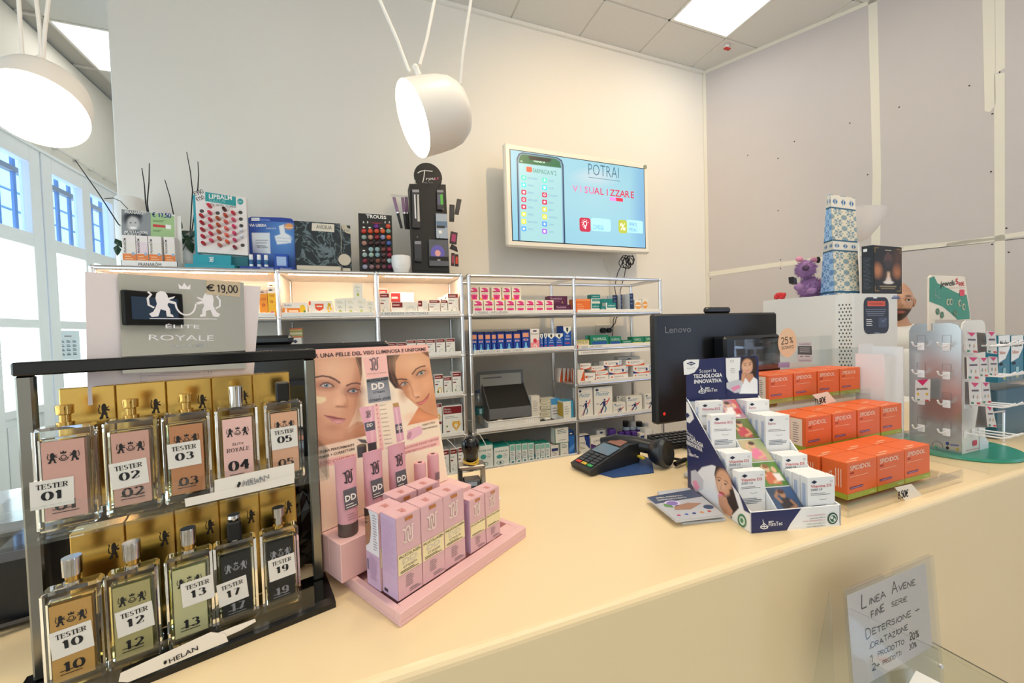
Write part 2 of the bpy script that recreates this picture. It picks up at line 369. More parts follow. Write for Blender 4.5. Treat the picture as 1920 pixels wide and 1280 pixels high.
# ============================================================= the room
XL = -2.3; YB = 2.85; ZC = 3.87
CRN = np.array([3.085, 2.85]); WD = np.array([.482, -.876]); WD = WD/np.linalg.norm(WD)
wallm = mat('#efeae0', .75, bump=.04, bscale=220, name='painted_plaster', var=.03, vscale=2)
MB_ = MB
b = MB(); b.box(-2.5, -3.6, -.1, 5.6, 5.7, 0, mat('#d6d0c6', .4, var=.15, vscale=3)); fl = structure('floor', b)
tm = mat('#d2ccc0', .35, var=.2, vscale=5)
tb = MB(); tb.box(.003, .003, 0, .597, .597, .004, tm, .002); tme = None
for i in range(8):
    for j in range(4):
        if tme is None: o = tb.build('floor_tile', fl, (-.6+.6*i, -1.6+.6*j, 0)); tme = o.data
        else: place(tme, 'floor_tile', fl, (-.6+.6*i, -1.6+.6*j, 0))
b = MB(); b.box(-1.30, YB, 0, 3.14, YB+.16, ZC, wallm, .008); structure('wall_back', b)
b = MB(); b.box(-2.4, 5.6, 0, 0, 5.7, ZC, wallm); b.box(-1.2, YB+.16, 0, -1.1, 5.6, ZC, wallm); structure('wall_far', b)
b = MB(); b.box(-2.4, -3.6, 0, 5.6, -3.5, ZC, wallm); structure('wall_behind', b)
# ceiling: slab, square tiles, T-bar grid
b = MB(); b.box(-2.4, -3.6, ZC+.02, 5.6, 5.7, ZC+.12, mat('#b8b2a8', .9)); ce = structure('ceiling', b)
ctm = mat('#dedad2', .9, bump=.12, bscale=300, name='mineral_fibre_tile', var=.04, vscale=30)
cb = MB(); cb.box(.006, .006, 0, .594, .594, .018, ctm, .004); cme = None
LIGHTS = [(2.334, 1.86), (-2.14, 3.92), (1.134, -.54), (-.066, -1.74), (2.334, -.54)]
def is_light(x, y): return any(abs(x-a) < .2 and abs(y-c) < .2 for a, c in LIGHTS)
grid = MB(); gm = mat('#cfcac0', .6)
def tiles(x0, y0, nx, ny, xmax=None, ymax=None):
    global cme
    for i in range(nx):
        for j in range(ny):
            x, y = x0+.6*i, y0+.6*j
            if is_light(x, y): continue
            if cme is None: o = cb.build('ceiling_tile', ce, (x, y, ZC-.002)); cme = o.data
            else: place(cme, 'ceiling_tile', ce, (x, y, ZC-.002))
tiles(.534, 1.26, 6, 2); tiles(-2.14, 3.32, 2, 4)
tb2 = MB(); tb2.box(.006, .006, 0, .594, .378, .018, ctm, .004); m2 = None
for i in range(5):
    o = tb2.build('ceiling_tile', ce, (.534+.6*i, 2.46, ZC-.002)) if m2 is None else place(m2, 'ceiling_tile', ce, (.534+.6*i, 2.46, ZC-.002)); m2 = o.data
tiles(-.666, .06, 8, 2); tiles(-.666, -2.94, 8, 5)
for i in range(9): grid.box(-.678+.6*i, -3.5, ZC+.004, -.654+.6*i, YB, ZC+.019, gm)
for j in range(11): grid.box(-.7, -3.552+.6*j if j else -3.5, ZC+.004, 4.6, -3.528+.6*j, ZC+.019, gm)
for i in range(3): grid.box(-2.152+.6*i, 3.0, ZC+.004, -2.128+.6*i, 5.6, ZC+.019, gm)
for j in range(5): grid.box(-2.3, 3.308+.6*j, ZC+.004, -1.2, 3.332+.6*j, ZC+.019, gm)
grid.build('grid_bar', ce)
panel_e = emission('lit_diffuser', (1, .97, .90), LIGHT_PANEL)
def light_panel(x, y, label):
    t = thing('ceiling_light', label, 'ceiling light', (x, y, ZC-.004), 0, 'square ceiling lights')
    b = MB()
    for q in ((.0, .0, .6, .02), (0, .58, .6, .6), (0, .02, .02, .58), (.58, .02, .6, .58)): b.box(q[0]+.002*(q[0] == 0), q[1]+.002*(q[1] == 0), 0, q[2]-.002*(q[2] == .6), q[3]-.002*(q[3] == .6), .02, mat('#e8e5de', .5))
    b.build('frame', t)
    b = MB(); b.box(.02, .02, .006, .58, .58, .012, panel_e); b.build('diffuser', t)
for (x, y), lb in zip(LIGHTS, ['square lit ceiling panel near the right-hand wall', 'square lit ceiling panel at far left above the windows', 'square lit ceiling panel over the shop floor', 'square lit ceiling panel further back in the shop', 'square lit ceiling panel by the right of the shop']):
    light_panel(x, y, lb)
b = MB(); b.box(-1.30, YB-.022, ZC-.03, 3.08, YB-.001, ZC-.003, mat('#ece8df', .6)); structure('trim_1', b)
# right wall: plasterboards with taped joints
def wr(t, z, k=0): p = CRN+WD*t; n = np.array([WD[1], -WD[0]]); return (p[0]+n[0]*k, p[1]+n[1]*k, z)
NR = np.array([WD[1], -WD[0]])            # points into the room
boardm = mat('#cfc8c6', .85, bump=.05, bscale=260, name='plasterboard', var=.05, vscale=6); tapem = mat('#e9e4d6', .8, bump=.1, bscale=90)
def wslab(b, t0, t1, z0, z1, k0, k1, m):
    V = [wr(t, z, k) for z in (z0, z1) for k in (k0, k1) for t in (t0, t1)]
    b.add(V, [(0, 2, 3, 1), (4, 5, 7, 6), (0, 1, 5, 4), (2, 6, 7, 3), (0, 4, 6, 2), (1, 3, 7, 5)], m)
b = MB(); wslab(b, -.1, 7.3, 0, ZC+.02, -.12, -.014, mat('#bdb6b2', .9)); wrt = structure('wall_right', b)
zs = [0, 1.952, ZC]; ts = [.0, 1.198, 1.795, 2.99, 4.19, 5.39, 6.6]
for i in range(len(ts)-1):
    for j in range(2):
        b = MB(); wslab(b, ts[i]+.003, ts[i+1]-.003, zs[j]+.003, zs[j+1]-.003, -.014, 0, boardm); b.build('plasterboard', wrt)
def tape(pts, z=None):
    b = MB(); V = [wr(t, zz, .0015) for t, zz in pts]+[wr(t, zz, 0) for t, zz in pts]; n = len(pts)
    b.add(V, [tuple(range(n)), tuple(range(2*n-1, n-1, -1))]+[((i+1) % n, i, n+i, n+(i+1) % n) for i in range(n)], tapem); b.build('joint_tape', wrt)
tape([(1.163, ZC), (1.214, ZC), (1.230, 2.56), (1.222, 2.0), (1.222, .05), (1.17, .05), (1.172, 2.0), (1.183, 2.57)])
tape([(1.717, ZC), (1.771, ZC), (1.779, 2.85), (1.755, 2.81), (1.732, 2.825)])
tape([(1.774, ZC), (1.815, ZC), (1.817, 3.07), (1.779, 3.05)])
tape([(1.772, 3.05), (1.816, 3.04), (1.819, 2.0), (1.822, .1), (1.78, .1), (1.775, 2.0)])
tape([(.02, 1.964), (.6, 1.982), (.6, 1.943), (.02, 1.919)]); tape([(.602, 1.979), (1.344, 1.991), (1.344, 1.956), (.602, 1.941)])
tape([(1.346, 1.991), (1.82, 1.976), (1.82, 1.95), (1.346, 1.957)]); tape([(1.56, 1.975), (2.9, 2.06), (2.9, 2.0), (1.56, 1.955)]); tape([(.002, ZC), (.03, ZC), (.03, .1), (.002, .1)])
tape([(.03, ZC), (4.2, ZC), (4.2, ZC-.035), (.03, ZC-.03)])
sm = mat('#2b2622', .6)
for t, z in [(.364, 2.966), (.588, 2.869), (.703, 2.973), (1.054, 2.997), (1.155, 2.569), (.584, 2.424), (.596, 2.0), (.595, 1.924), (1.328, 3.011), (1.665, 3.021), (1.765, 2.795), (1.76, 2.417), (1.825, 2.03), (1.765, 1.935), (1.835, 1.871), (.04, 1.897)]:
    b = MB(); p = Vector(wr(t, z, .0005)); b.cyl(p, p+Vector((NR[0], NR[1], 0))*.003, .005, .004, sm, 8); b.build('screw_head', wrt)
# left wall of windows
b = MB(); b.box(XL-.12, -3.5, 2.93, XL, 5.6, ZC, wallm); b.box(XL-.12, -3.5, 0, XL, 5.6, .12, wallm); b.box(XL-.12, 5.05, .12, XL, 5.6, 2.93, wallm); b.box(XL-.12, -3.5, .12, XL, -2.95, 2.93, wallm)
structure('wall_left', b)
framem = mat('#f4f6f8', .35, name='white_lacquer'); frost = emission('frosted_pane_daylight', (.80, .97, 1), LIGHT_WINDOW)
pane_m = clear('window_glass', (.93, .98, 1), .1)
wme = {}
for n, ys in enumerate([4.05, 3.05, 2.05, 1.05, .05, -.95, -1.95, -2.95]):
    def fb(b, y0, z0, y1, z1, x0=XL-.05, x1=XL+.012): b.box(x0, ys+y0, z0, x1, ys+y1, z1, framem, .003)
    b = MB()
    for y0, y1 in ((.008, .11), (.455, .56), (.89, .992)): fb(b, y0, .12, y1, 2.93)
    for z0, z1 in ((2.81, 2.93), (2.185, 2.285), (1.582, 1.645), (.955, 1.012), (.12, .25)):
        for y0, y1 in ((.11, .455), (.56, .89)): fb(b, y0, z0, y1, z1)
    w = structure('window_%d' % (n+1), b)
    b = MB()
    for z0, z1 in ((.12, .95),):
        for y0, y1 in ((.11, .455), (.56, .89)):
            b.box(XL-.03, ys+y0, .25, XL-.012, ys+y1, .955, framem); b.box(XL-.012, ys+y0+.04, .30, XL-.006, ys+y1-.04, .9, framem, .003)
    b.build('lower_panel', w)
    for y0, y1 in ((.11, .455), (.56, .89)):
        for z0, z1, mm, nm in ((2.285, 2.81, pane_m, 'clear_pane'), (1.645, 2.185, frost, 'frosted_pane'), (1.012, 1.582, frost, 'frosted_pane')):
            b = MB(); b.box(XL-.032, ys+y0, z0, XL-.026, ys+y1, z1, mm); b.build(nm, w)
b = MB(); b.box(XL, -3.5, 2.93, XL+.02, 5.6, 2.955, framem, .003); structure('trim_2', b)
b = MB(); b.tube([(XL+.02, 3.0+.2*i, 3.03+.004*math.sin(i*2)) for i in range(13)], .008, mat('#e4e2de', .5)); pt = b.build('conduit', label='thin white cable conduit clipped above the tall windows', cat='conduit')
for y in (4.43, 4.62, 4.83, 4.2): b = MB(); b.box(XL+.001, y, 3.015, XL+.035, y+.02, 3.045, mat('#d8d6d0', .5), .003); b.build('clip', pt)
# outside: bars and slatted facade
t = thing('window_grille', 'dark vertical bars outside the upper clear panes', 'grille', (XL-.22, 3.5, 2.2))
WORLD[0] = True; gb = mat('#5f83b0', .5)
for i in range(16):
    y = 3.1+.15*i
    b = MB(); b.box(XL-.225, y, 1.9, XL-.205, y+.03, 3.0, gb, .003); b.build('bar', t)
b = MB(); b.box(XL-.23, 2.6, 2.80, XL-.2, 5.5, 2.84, mat('#8a8480', .6)); b.box(XL-.23, 2.6, 2.02, XL-.2, 5.5, 2.06, gb); b.build('crossbar', t)
t = thing('facade', 'pale blue slatted facade of the building outside the windows', 'building', (-5.2, 6, 0))
fm = mat('#a9c4dc', .7, var=.1); fm2 = mat('#e8f2fa', .7)
for k in range(18):
    b = MB(); b.box(-5.2, -2, .3*k, -5.1, 15, .3*k+.26, fm, .004); b.build('slat', t)
b = MB(); b.box(-5.3, -2, 0, -5.2, 15, 5.4, fm2); b.build('backing', t)
WORLD[0] = False
# notice taped inside the frosted pane
b = MB(); fr = Fr((XL-.022, 4.17, 1.30), (0, 1, 0), (0, 0, 1)); b.ext(fr, [(0, 0), (.26, 0), (.26, .27), (0, .27)], .001, mat('#e9f3fa', .6))
b.rect(fr, .02, .25, .04, .255, INK); b.lines(fr, .08, .22, .2, 1, .01, .006, INK)
for r_ in range(4):
    for c_ in range(3): b.rect(fr, .03+.07*c_, .17-.035*r_, .075+.07*c_, .18-.035*r_, mat('#6f7f98', .6)); b.rect(fr, .03+.07*c_, .185-.035*r_, .065+.07*c_, .189-.035*r_, INK)
b.build('notice', label='printed notice sheet on the second column of frosted glass', cat='notice')
b = MB(); p = (3.005, 2.515, ZC-.004); b.cyl((p[0], p[1], ZC-.03), p, .018, .022, mat('#e8e4dc', .4), 12); b.box(p[0]-.03, p[1]-.02, ZC-.042, p[0]+.03, p[1]+.01, ZC-.03, mat('#c43a2a', .4), .004)
b.build('alarm_beacon', label='small red and white alarm beacon under the ceiling tiles', cat='alarm')
# ============================================================= counter
cream = mat('#f1d9ad', .28, name='cream_solid_surface', var=.02, vscale=3)
b = MB(); r = .012
prof = [(.467, 0), (.467, 1.05-r)]+[(.467+r-r*math.cos(R(a)), 1.05-r+r*math.sin(R(a))) for a in (22, 45, 68)]+[(.467+r, 1.05), (1.083-.004, 1.05), (1.083, 1.046), (1.083, .99), (.50, .99), (.50, 0)]
b.prism([(p[0], p[1]) for p in prof][::-1], 'x', -1.5, 3.95, cream)
ct = b.build('service_counter', label='long cream counter running across the front of the pharmacy', cat='counter')
b = MB(); b.box(-1.5, .50, .0, -1.46, 1.07, .99, cream); b.build('end_panel', ct)
b = MB(); b.box(3.9, .50, 0, 3.94, 1.07, .99, cream); b.build('end_panel', ct)
b = MB(); b.box(-1.46, .51, .55, 3.9, 1.05, .57, cream); b.build('under_shelf', ct)
b = MB(); b.box(1.72, 1.087, 0, 2.62, 1.37, 1.04, WHITE, .004); b.box(1.74, 1.37, .05, 2.16, 1.375, 1.0, STEEL); b.box(2.18, 1.37, .05, 2.6, 1.375, 1.0, STEEL)
b.box(1.72, 1.087, 1.04, 2.62, 1.38, 1.05, WHITE, .002); b.build('back_cabinet', label='low white cabinet behind the counter under the cash machine', cat='cabinet')
# ============================================================= chrome tube shelving
D0 = 2.379; ZT = 1.808; TR = .0125
shelf_m = mat('#b9bbbb', .45, .3, name='shelf_metal'); panel_w = mat('#e9e4dc', .5, name='powder_coated_panel'); rail_w = mat('#efece6', .4)
def unit(name, label, x0, bays, levels, closed, sections, group):
    t = thing(name, label, 'shelving', (x0, D0, 0), 0, group); xs = [0]
    for w in bays: xs.append(xs[-1]+w)
    zl = [ZT-.25*k for k in range(8)]
    pc = MB(); pc.cyl((0, 0, 0), (0, 0, ZT), TR, TR, CHROME, 12)
    ball = MB(); ball.sphere((0, 0, 0), .0145, CHROME, 10); bm = None; pm = None
    for x in xs:
        for y in (0, .35):
            if pm is None: pm = pc.build('post', t, (x, y, 0)).data
            else: place(pm, 'post', t, (x, y, 0))
            for z in zl[:7]:
                if y and z < 1: continue
                if bm is None: bm = ball.build('ball_joint', t, (x, y, z)).data
                else: place(bm, 'ball_joint', t, (x, y, z))
    def railx(x, w, y, z, c={}):
        k = round(w, 3)
        if k not in c: q = MB(); q.cyl((.012, 0, 0), (w-.012, 0, 0), TR, TR, CHROME, 12); c[k] = q.build('rail', t, (x, y, z)).data
        else: place(c[k], 'rail', t, (x, y, z))
    def raily(x, z, c={}):
        if not c: q = MB(); q.cyl((0, .012, 0), (0, .338, 0), TR, TR, CHROME, 12); c[0] = q.build('rail', t, (x, 0, z)).data
        else: place(c[0], 'rail', t, (x, 0, z))
    for i, w in enumerate(bays):
        for k in levels[i]:
            railx(xs[i], w, 0, zl[k]); railx(xs[i], w, .35, zl[k])
            if k == 0 and not closed: continue
            q = MB(); m = panel_w if (closed and k == 0) else shelf_m
            q.box(xs[i]+.012, .010, zl[k]-.006, xs[i+1]-.012, .34, zl[k]+.006, m, .002)
            q.build('shelf_panel' if k else 'top_panel', t)
            if k:
                q = MB(); q.box(xs[i]+.016, -.016, zl[k]+.006, xs[i+1]-.016, -.0125, zl[k]+.030, rail_w, .001)
                q.box(xs[i]+.016, -.0125, zl[k]+.012, xs[i+1]-.016, .012, zl[k]+.014, rail_w)
                q.build('price_rail', t)
            if closed or k > 1:
                pass
        for (ka, kb) in sections[i]:
            q = MB(); q.box(xs[i]+.012, .343, zl[kb]+.008, xs[i+1]-.012, .350, zl[ka]-.008, panel_w); q.build('back_panel', t)
    for i, x in enumerate(xs):
        ks = set(levels[min(i, len(bays)-1)]) | set(levels[max(i-1, 0)])
        for k in ks: raily(x, zl[k])
        if closed:
            for k in range(7):
                q = MB(); q.box(x-.004, .012, zl[k+1]+.014, x+.004, .338, zl[k]-.014, panel_w); q.build('side_panel', t)
    return t
LU = unit('shelving_unit', 'closed chrome-tube shelving unit with lit top compartments, on the left', -1.188, [.75, .5, .5], [[0, 1, 2, 3, 4, 5, 6, 7]]*3, True, [[(0, 1), (1, 2), (2, 3), (3, 4), (4, 5), (5, 6)]]*3, 'chrome tube shelving')
RU = unit('shelving_unit', 'open chrome-tube shelving unit below the television', .611, [.75, .75], [[0, 1, 2, 4, 5, 7], [0, 1, 2, 3, 4, 5, 7]], False, [[(4, 5)], [(4, 5)]], 'chrome tube shelving')
led = emission('warm_led', (1, .66, .42), 120)
for x0, w in ((-1.188, .75), (-.438, .5), (.062, .5)):
    q = MB(); q.box(x0-(-1.188)+.05, .02, ZT-.012, x0+1.188+w-.05, .032, ZT-.0075, led); q.build('led_strip', LU, label='warm glowing strip under the top panel')
# lettering on the price rails
def rail_text(u, ux, bay_x, lvl, st, w, a=.02):
    b = MB(); fr = Fr((bay_x-ux+a, -.0163, ZT-.25*lvl+.011), (1, 0, 0), (0, 0, 1)); b.text(fr, st, 0, 0, .014, GREYTXT, 1, 'l', w); b.build('rail_lettering', u)
rail_text(LU, -1.188, .062, 1, '5 BENESSERE INTESTINALE', .27)
rail_text(RU, .611, .611, 1, '5 FEBBRE - INFLUENZA', .22, .03); rail_text(RU, .611, .611, 2, '5 RAFFREDDORE - NASO CHIUSO', .32, .03)
rail_text(RU, .611, 1.361, 2, '5 FEBBRE - INFLUENZA', .19, .02); rail_text(RU, .611, 1.361, 3, '5 DOLORE', .09, .02); rail_text(RU, .611, .611, 5, 'BENESSERE DELL\'OCCHIO', .28, .03)
b = MB(); fr = Fr((.766, -.0163, ZT-.5-.034), (1, 0, 0), (0, 0, 1)); b.box(.766, -.016, ZT-.5-.036, 1.484, -.013, ZT-.5-.01, rail_w, .001); b.text(fr, '5 BENESSERE IN INVERNO', .02, .006, .014, GREYTXT, 1, 'l', .22); b.build('price_rail', RU, label='second price rail hung below the first')
# ============================================================= television
tx0, tx1, tz0, tz1, ty = .958, 2.215, 2.058, 2.792, 2.60
t = thing('television', 'large wall television in a white frame showing a pharmacy app', 'television', ((tx0+tx1)/2, YB, tz0)); WORLD[0] = True
b = MB(); b.box(tx0, ty, tz0, tx1, ty+.05, tz1, mat('#efe9dc', .3), .012); b.build('frame', t)
b = MB(); b.box(tx0+.12, ty+.05, tz0+.08, tx1-.12, ty+.09, tz1-.1, mat('#d9d4c8', .5), .01); b.build('rear_housing', t)
b = MB(); b.box(tx0+.35, ty+.09, tz0+.2, tx0+.4, YB-.002, tz1-.2, STEEL); b.box(tx1-.4, ty+.09, tz0+.2, tx1-.35, YB-.002, tz1-.2, STEEL); b.build('wall_bracket', t)
c0, c1 = on_y(955.7, 274.6, ty), on_y(1211, 463.6, ty); sx0, sx1, sz0, sz1 = tx0+.045, tx1-.05, tz0+.045, tz1-.05
b = MB(); b.box(sx0-.006, ty-.0012, sz0-.006, sx1+.006, ty+.001, sz1+.006, mat('#1a2230', .3)); b.build('screen_bezel', t)
cv = Canvas([(sx0, ty-.002, sz0), (sx1, ty-.002, sz0), (sx1, ty-.002, sz1), (sx0, ty-.002, sz1)], 300, 180, '#9fe2fb'); cv.xf(lambda X, Y: ((X-920)*4.571, (Y-240)*4.571))
cv.ell(900, 600, 480, 330, '#c9f7fd', .9, .8); cv.ell(900, 420, 150, 60, '#ffffff', .6, .5); cv.ell(1300, 700, 60, 500, '#7fb4f0', .9, .6)
cv.poly([(222, 260), (240, 220), (270, 208), (570, 250), (610, 275), (625, 320), (640, 988), (236, 966)], '#1d3555', 2); cv.poly([(232, 265), (250, 228), (275, 218), (565, 258), (603, 285), (614, 325), (629, 988), (246, 966)], '#8fb9dc', 2)
cv.poly([(240, 268), (256, 232), (278, 224), (560, 262), (596, 290), (606, 330), (619, 986), (258, 966)], '#c3f6f8', 2)
cv.poly([(240, 268), (256, 232), (278, 224), (560, 262), (596, 290), (606, 343), (242, 298)], '#1f7a4d', 2); cv.poly([(322, 236), (522, 264), (508, 292), (334, 272)], '#10161c', 3)
cv.build('screen', t, .3, .85)
def tvf(X, Y): p = on_y(920+X/4.571, 240+Y/4.571, ty-.0032); return p
TF = Fr((0, ty-.0026, 0), (1, 0, 0), (0, 0, 1))
def tvr(b, X0, Y0, X1, Y1, m, r=.006, k=1):
    p, q = tvf(X0, Y0), tvf(X1, Y1); b.rrect(TF, p[0], q[2], q[0], p[2], r, m, k)
def tve(c, s=.85): return mat(c, .4, emit=s)
b = MB(); icons = [('#3fd0a8', '#45cfa8'), ('#3fd0c0', '#35b9c8'), ('#a8224e', '#a8224e'), ('#a8224e', '#a8224e'), ('#a8224e', '#b3b13a'), ('#b3c23a', '#c0b93a'), ('#c3c42e', '#4a86c8'), ('#4a90d8', '#8a55c8')]
for i, (ca, cb_) in enumerate(icons):
    Y = 402+62.5*i
    tvr(b, 262, Y, 306, Y+45, tve(ca), .008); tvr(b, 440, Y+22, 484, Y+68, tve(cb_), .008)
    p = tvf(318, Y+28); b.text(TF, ['PUNTO FEDELE', 'LE MIE PRENOTAZ', 'PREMI', 'SERVIZI', 'CONSIGLI', 'OFFERTE', 'PRENOTA ORA', 'CONTATTI'][i], p[0], p[2]-.004, .013, tve('#5f83a8'), 2, 'l', .045+.03*(i % 3 == 0))
    p = tvf(498, Y+52); b.text(TF, ['RICETTE', 'CUP', 'RICHIAMACI', 'DIARIO', 'FIDELITY', 'OFFERTE SPECIALI', 'CHI SIAMO', 'DOCUMENTI'][i], p[0], p[2]-.004, .013, tve('#5f83a8'), 2, 'l', .04+.03*(i % 3 == 2))
    for k_, (a_, c_) in enumerate(((284, Y+23), (462, Y+45))):
        p = tvf(a_, c_)
        if (i+k_) % 3 == 0: b.ring(TF, p[0], p[2], .009, .009, .003, tve('#e9fbff'), 3, 14)
        elif (i+k_) % 3 == 1: b.poly(TF, [(p[0]+(.011 if j % 2 == 0 else .005)*math.sin(R(36*j)), p[2]+(.011 if j % 2 == 0 else .005)*math.cos(R(36*j))) for j in range(10)], tve('#ffffff'), 3)
        else: b.rrect(TF, p[0]-.008, p[2]-.008, p[0]+.008, p[2]+.008, .003, tve('#f2ffff'), 3)
tvr(b, 305, 328, 355, 380, tve('#d8503a'), .008); p = tvf(362, 362); b.text(TF, 'FARMACIA N°2', p[0], p[2]-.016, .032, tve('#1f6a50'), 2, 'l', .19)
p = tvf(370, 290); b.text(TF, 'FARMACIA', p[0], p[2], .012, tve('#d8ffe8'), 2, 'l', .09)
p = tvf(258, 285); b.rect(TF, p[0]-.004, p[2], p[0]+.014, p[2]+.004, tve('#d8ffe8'), 2)
p, q = tvf(838, 398), tvf(1098, 418); b.text(TF, 'POTRAI', p[0], p[2], .088, tve('#24506a'), 2, 'l', q[0]-p[0], bold=-.012); b.rect(TF, p[0], p[2]-.022, q[0]+.01, p[2]-.018, tve('#3a6a88'), 2)
p, q = tvf(702, 543), tvf(1236, 580); W_ = q[0]-p[0]
for i, ch in enumerate('VISUALIZZARE'): b.text(TF, ch, p[0]+W_*(i+.5)/12, p[2], .05+.003*(i > 8), tve(['#b86a9a', '#c77ab0', '#c05a90', '#c05a90', '#b5305a', '#b5305a', '#b5305a', '#b01e40', '#b01e40', '#b01e40', '#b01e40', '#b01e40'][i]), 2, 'c', None, .012)
p, q = tvf(1020, 590), tvf(1134, 632); b.rect(TF, p[0], q[2], q[0], p[2], tve('#c57ac0'), 1); b.rect(TF, p[0]+.06, q[2], q[0], p[2], tve('#c0283c'), 2)
tvr(b, 860, 768, 1030, 890, tve('#9fdcea', .6), .02); tvr(b, 1165, 785, 1305, 905, tve('#9fd6ea', .6), .01, 1)
tvr(b, 760, 764, 858, 892, tve('#a31f3c'), .02, 2); tvr(b, 1094, 784, 1170, 904, tve('#9aa53a'), .02, 2)
p = tvf(810, 828); b.ring(TF, p[0], p[2]+.008, .017, .02, .005, tve('#ffffff'), 3, 16); b.rect(TF, p[0]-.006, p[2]-.03, p[0]+.006, p[2]-.012, tve('#ffffff'), 3)
for j in range(8): a_ = R(22+45*j*.8); b.rect(TF, p[0]+.028*math.cos(a_)-.002, p[2]+.008+.03*math.sin(a_)-.004, p[0]+.028*math.cos(a_)+.002, p[2]+.008+.03*math.sin(a_)+.004, tve('#ffffff'), 3)
p = tvf(1132, 845); b.text(TF, '%', p[0], p[2]-.028, .055, tve('#ffffff'), 3, 'c', .05)
p, q = tvf(875, 845), tvf(968, 845); b.text(TF, 'CONSIGLI', p[0], p[2]-.018, .036, tve('#4a7ab8'), 3, 'l', q[0]-p[0])
p, q = tvf(1183, 838), tvf(1252, 838); b.text(TF, 'OFFERTE', p[0], p[2], .028, tve('#4a7ab8'), 3, 'l', q[0]-p[0]); b.text(TF, 'SPECIALI', p[0], p[2]-.042, .028, tve('#4a7ab8'), 3, 'l', q[0]-p[0])
b.build('screen_graphics', t)
b = MB(); b.cyl((tx1-.035, ty-.004, tz1-.03), (tx1-.035, ty+.002, tz1-.03), .017, .017, mat('#8f9a86', .5), 16); b.build('badge', t); WORLD[0] = False
# cables below the television
t = thing('cable_bundle', 'tangle of black cables hanging below the television corner', 'cable', (2.1, 2.75, 2.0)); WORLD[0] = True
cbm = mat('#17171b', .5)
rnd = random.Random(3)
for i in range(9):
    c = (2.08+rnd.uniform(-.03, .03), 2.72+rnd.uniform(-.03, .03), 2.01+rnd.uniform(-.03, .02)); rr = rnd.uniform(.018, .045); a0 = rnd.uniform(0, 360)
    b = MB(); b.tube([(c[0]+rr*math.cos(R(a0+30*j)), c[1]+.01*math.sin(j), c[2]+rr*1.2*math.sin(R(a0+30*j))) for j in range(12)], .0035, cbm, 6); b.build('cable_loop', t)
for pts in ([(2.07, 2.76, 2.03), (2.02, 2.78, 1.92), (2.0, 2.8, 1.8), (2.02, 2.8, 1.7), (2.03, 2.78, 1.64)], [(2.1, 2.76, 2.02), (2.09, 2.78, 1.9), (2.06, 2.8, 1.78), (2.04, 2.8, 1.66), (1.98, 2.8, 1.52), (1.96, 2.8, 1.3)], [(1.9, 2.8, 2.04), (1.93, 2.82, 1.97), (1.98, 2.83, 1.92), (1.98, 2.83, 1.5)]):
    b = MB(); b.tube(pts, .0035, cbm if pts[0][0] > 2 else mat('#e4ded0', .5), 6); b.build('hanging_lead', t)
b = MB(); b.sphere((2.04, 2.79, 1.655), .016, cbm, 8, (1.8, 1, .8)); b.build('cable_tie', t); WORLD[0] = False
t = thing('wall_socket', 'white wall socket with black plugs behind the open shelves', 'socket', (1.72, YB, 1.42)); WORLD[0] = True
p = on_y(1134, 617, YB-.01)
b = MB(); b.box(p[0]-.09, YB-.012, p[2]-.035, p[0]+.09, YB-.001, p[2]+.04, mat('#e8e2d6', .5), .004); b.build('plate', t)
b = MB(); b.cyl((p[0]-.03, YB-.05, p[2]-.01), (p[0]-.03, YB-.012, p[2]-.01), .022, .024, cbm, 12); b.cyl((p[0]+.03, YB-.045, p[2]-.01), (p[0]+.03, YB-.012, p[2]-.01), .02, .022, cbm, 12); b.build('plug', t)
b = MB(); q0 = on_y(1159, 594, YB-.03); b.tube([(p[0]+.03, YB-.045, p[2]), (p[0]+.08, YB-.05, p[2]+.05), (p[0]+.1, YB-.04, p[2]+.1), (q0[0], YB-.03, q0[2])], .004, cbm, 6); b.build('lead', t); WORLD[0] = False
# ============================================================= pendants
shade_m = mat('#efe8de', .35, name='white_enamel'); bulb_e = emission('pendant_diffuser', (1, .90, .74), LIGHT_PENDANT)
def pendant(label, c, axis, cords, clip):
    t = thing('pendant_lamp', label, 'pendant lamp', c, 0, 'white spotlight pendants over the counter'); WORLD[0] = True
    ax = Vector(axis).normalized(); C0 = Vector(c); b = MB()        # c = centre of the open rim; axis points from rim to the back
    prof = [(.083, .004), (.0875, .0), (.0875, .004), (.087, .05), (.085, .085), (.079, .112), (.066, .132), (.045, .144), (.02, .148), (.0, .148)]
    b.lathe(prof, shade_m, C0, 40, ax); b.lathe([(.083, .004), (.082, .05), (.075, .09), (.05, .12), (0, .13)], mat('#fffaf0', .5), C0, 32, ax); b.build('shade', t)
    b = MB(); q = C0+ax*.008; b.lathe([(0, 0), (.0825, 0), (.0825, .004), (0, .004)], bulb_e, q, 40, ax); b.build('diffuser', t)
    b = MB(); b.cyl(clip[0], clip[1], .007, .008, shade_m, 12); b.sphere(clip[1], .009, shade_m, 10); b.build('cord_clip', t)
    for pts in cords: b = MB(); b.tube(pts, .0042, shade_m, 8); b.build('cord', t)
    WORLD[0] = False
def lampcoord(px, py, y): return tuple(on_y(px, py, y))
def cordpts(pts, y, ytop):
    n = len(pts); out = []
    for i, (px, py) in enumerate(pts): out.append(lampcoord(px, py, y+(ytop-y)*i/(n-1)))
    d = Vector(out[-1])-Vector(out[-2]); k = (ZC-.01-out[-1][2])/d.z if d.z > 0 else 0
    out.append(tuple(Vector(out[-1])+d*k*.5)); out.append(tuple(Vector(out[-1])+d*k*.5)); return out
L2 = Vector(lampcoord(773, 225, .99)); ax2 = Vector(CR*.80+CU*.43+CF*.40).normalized()
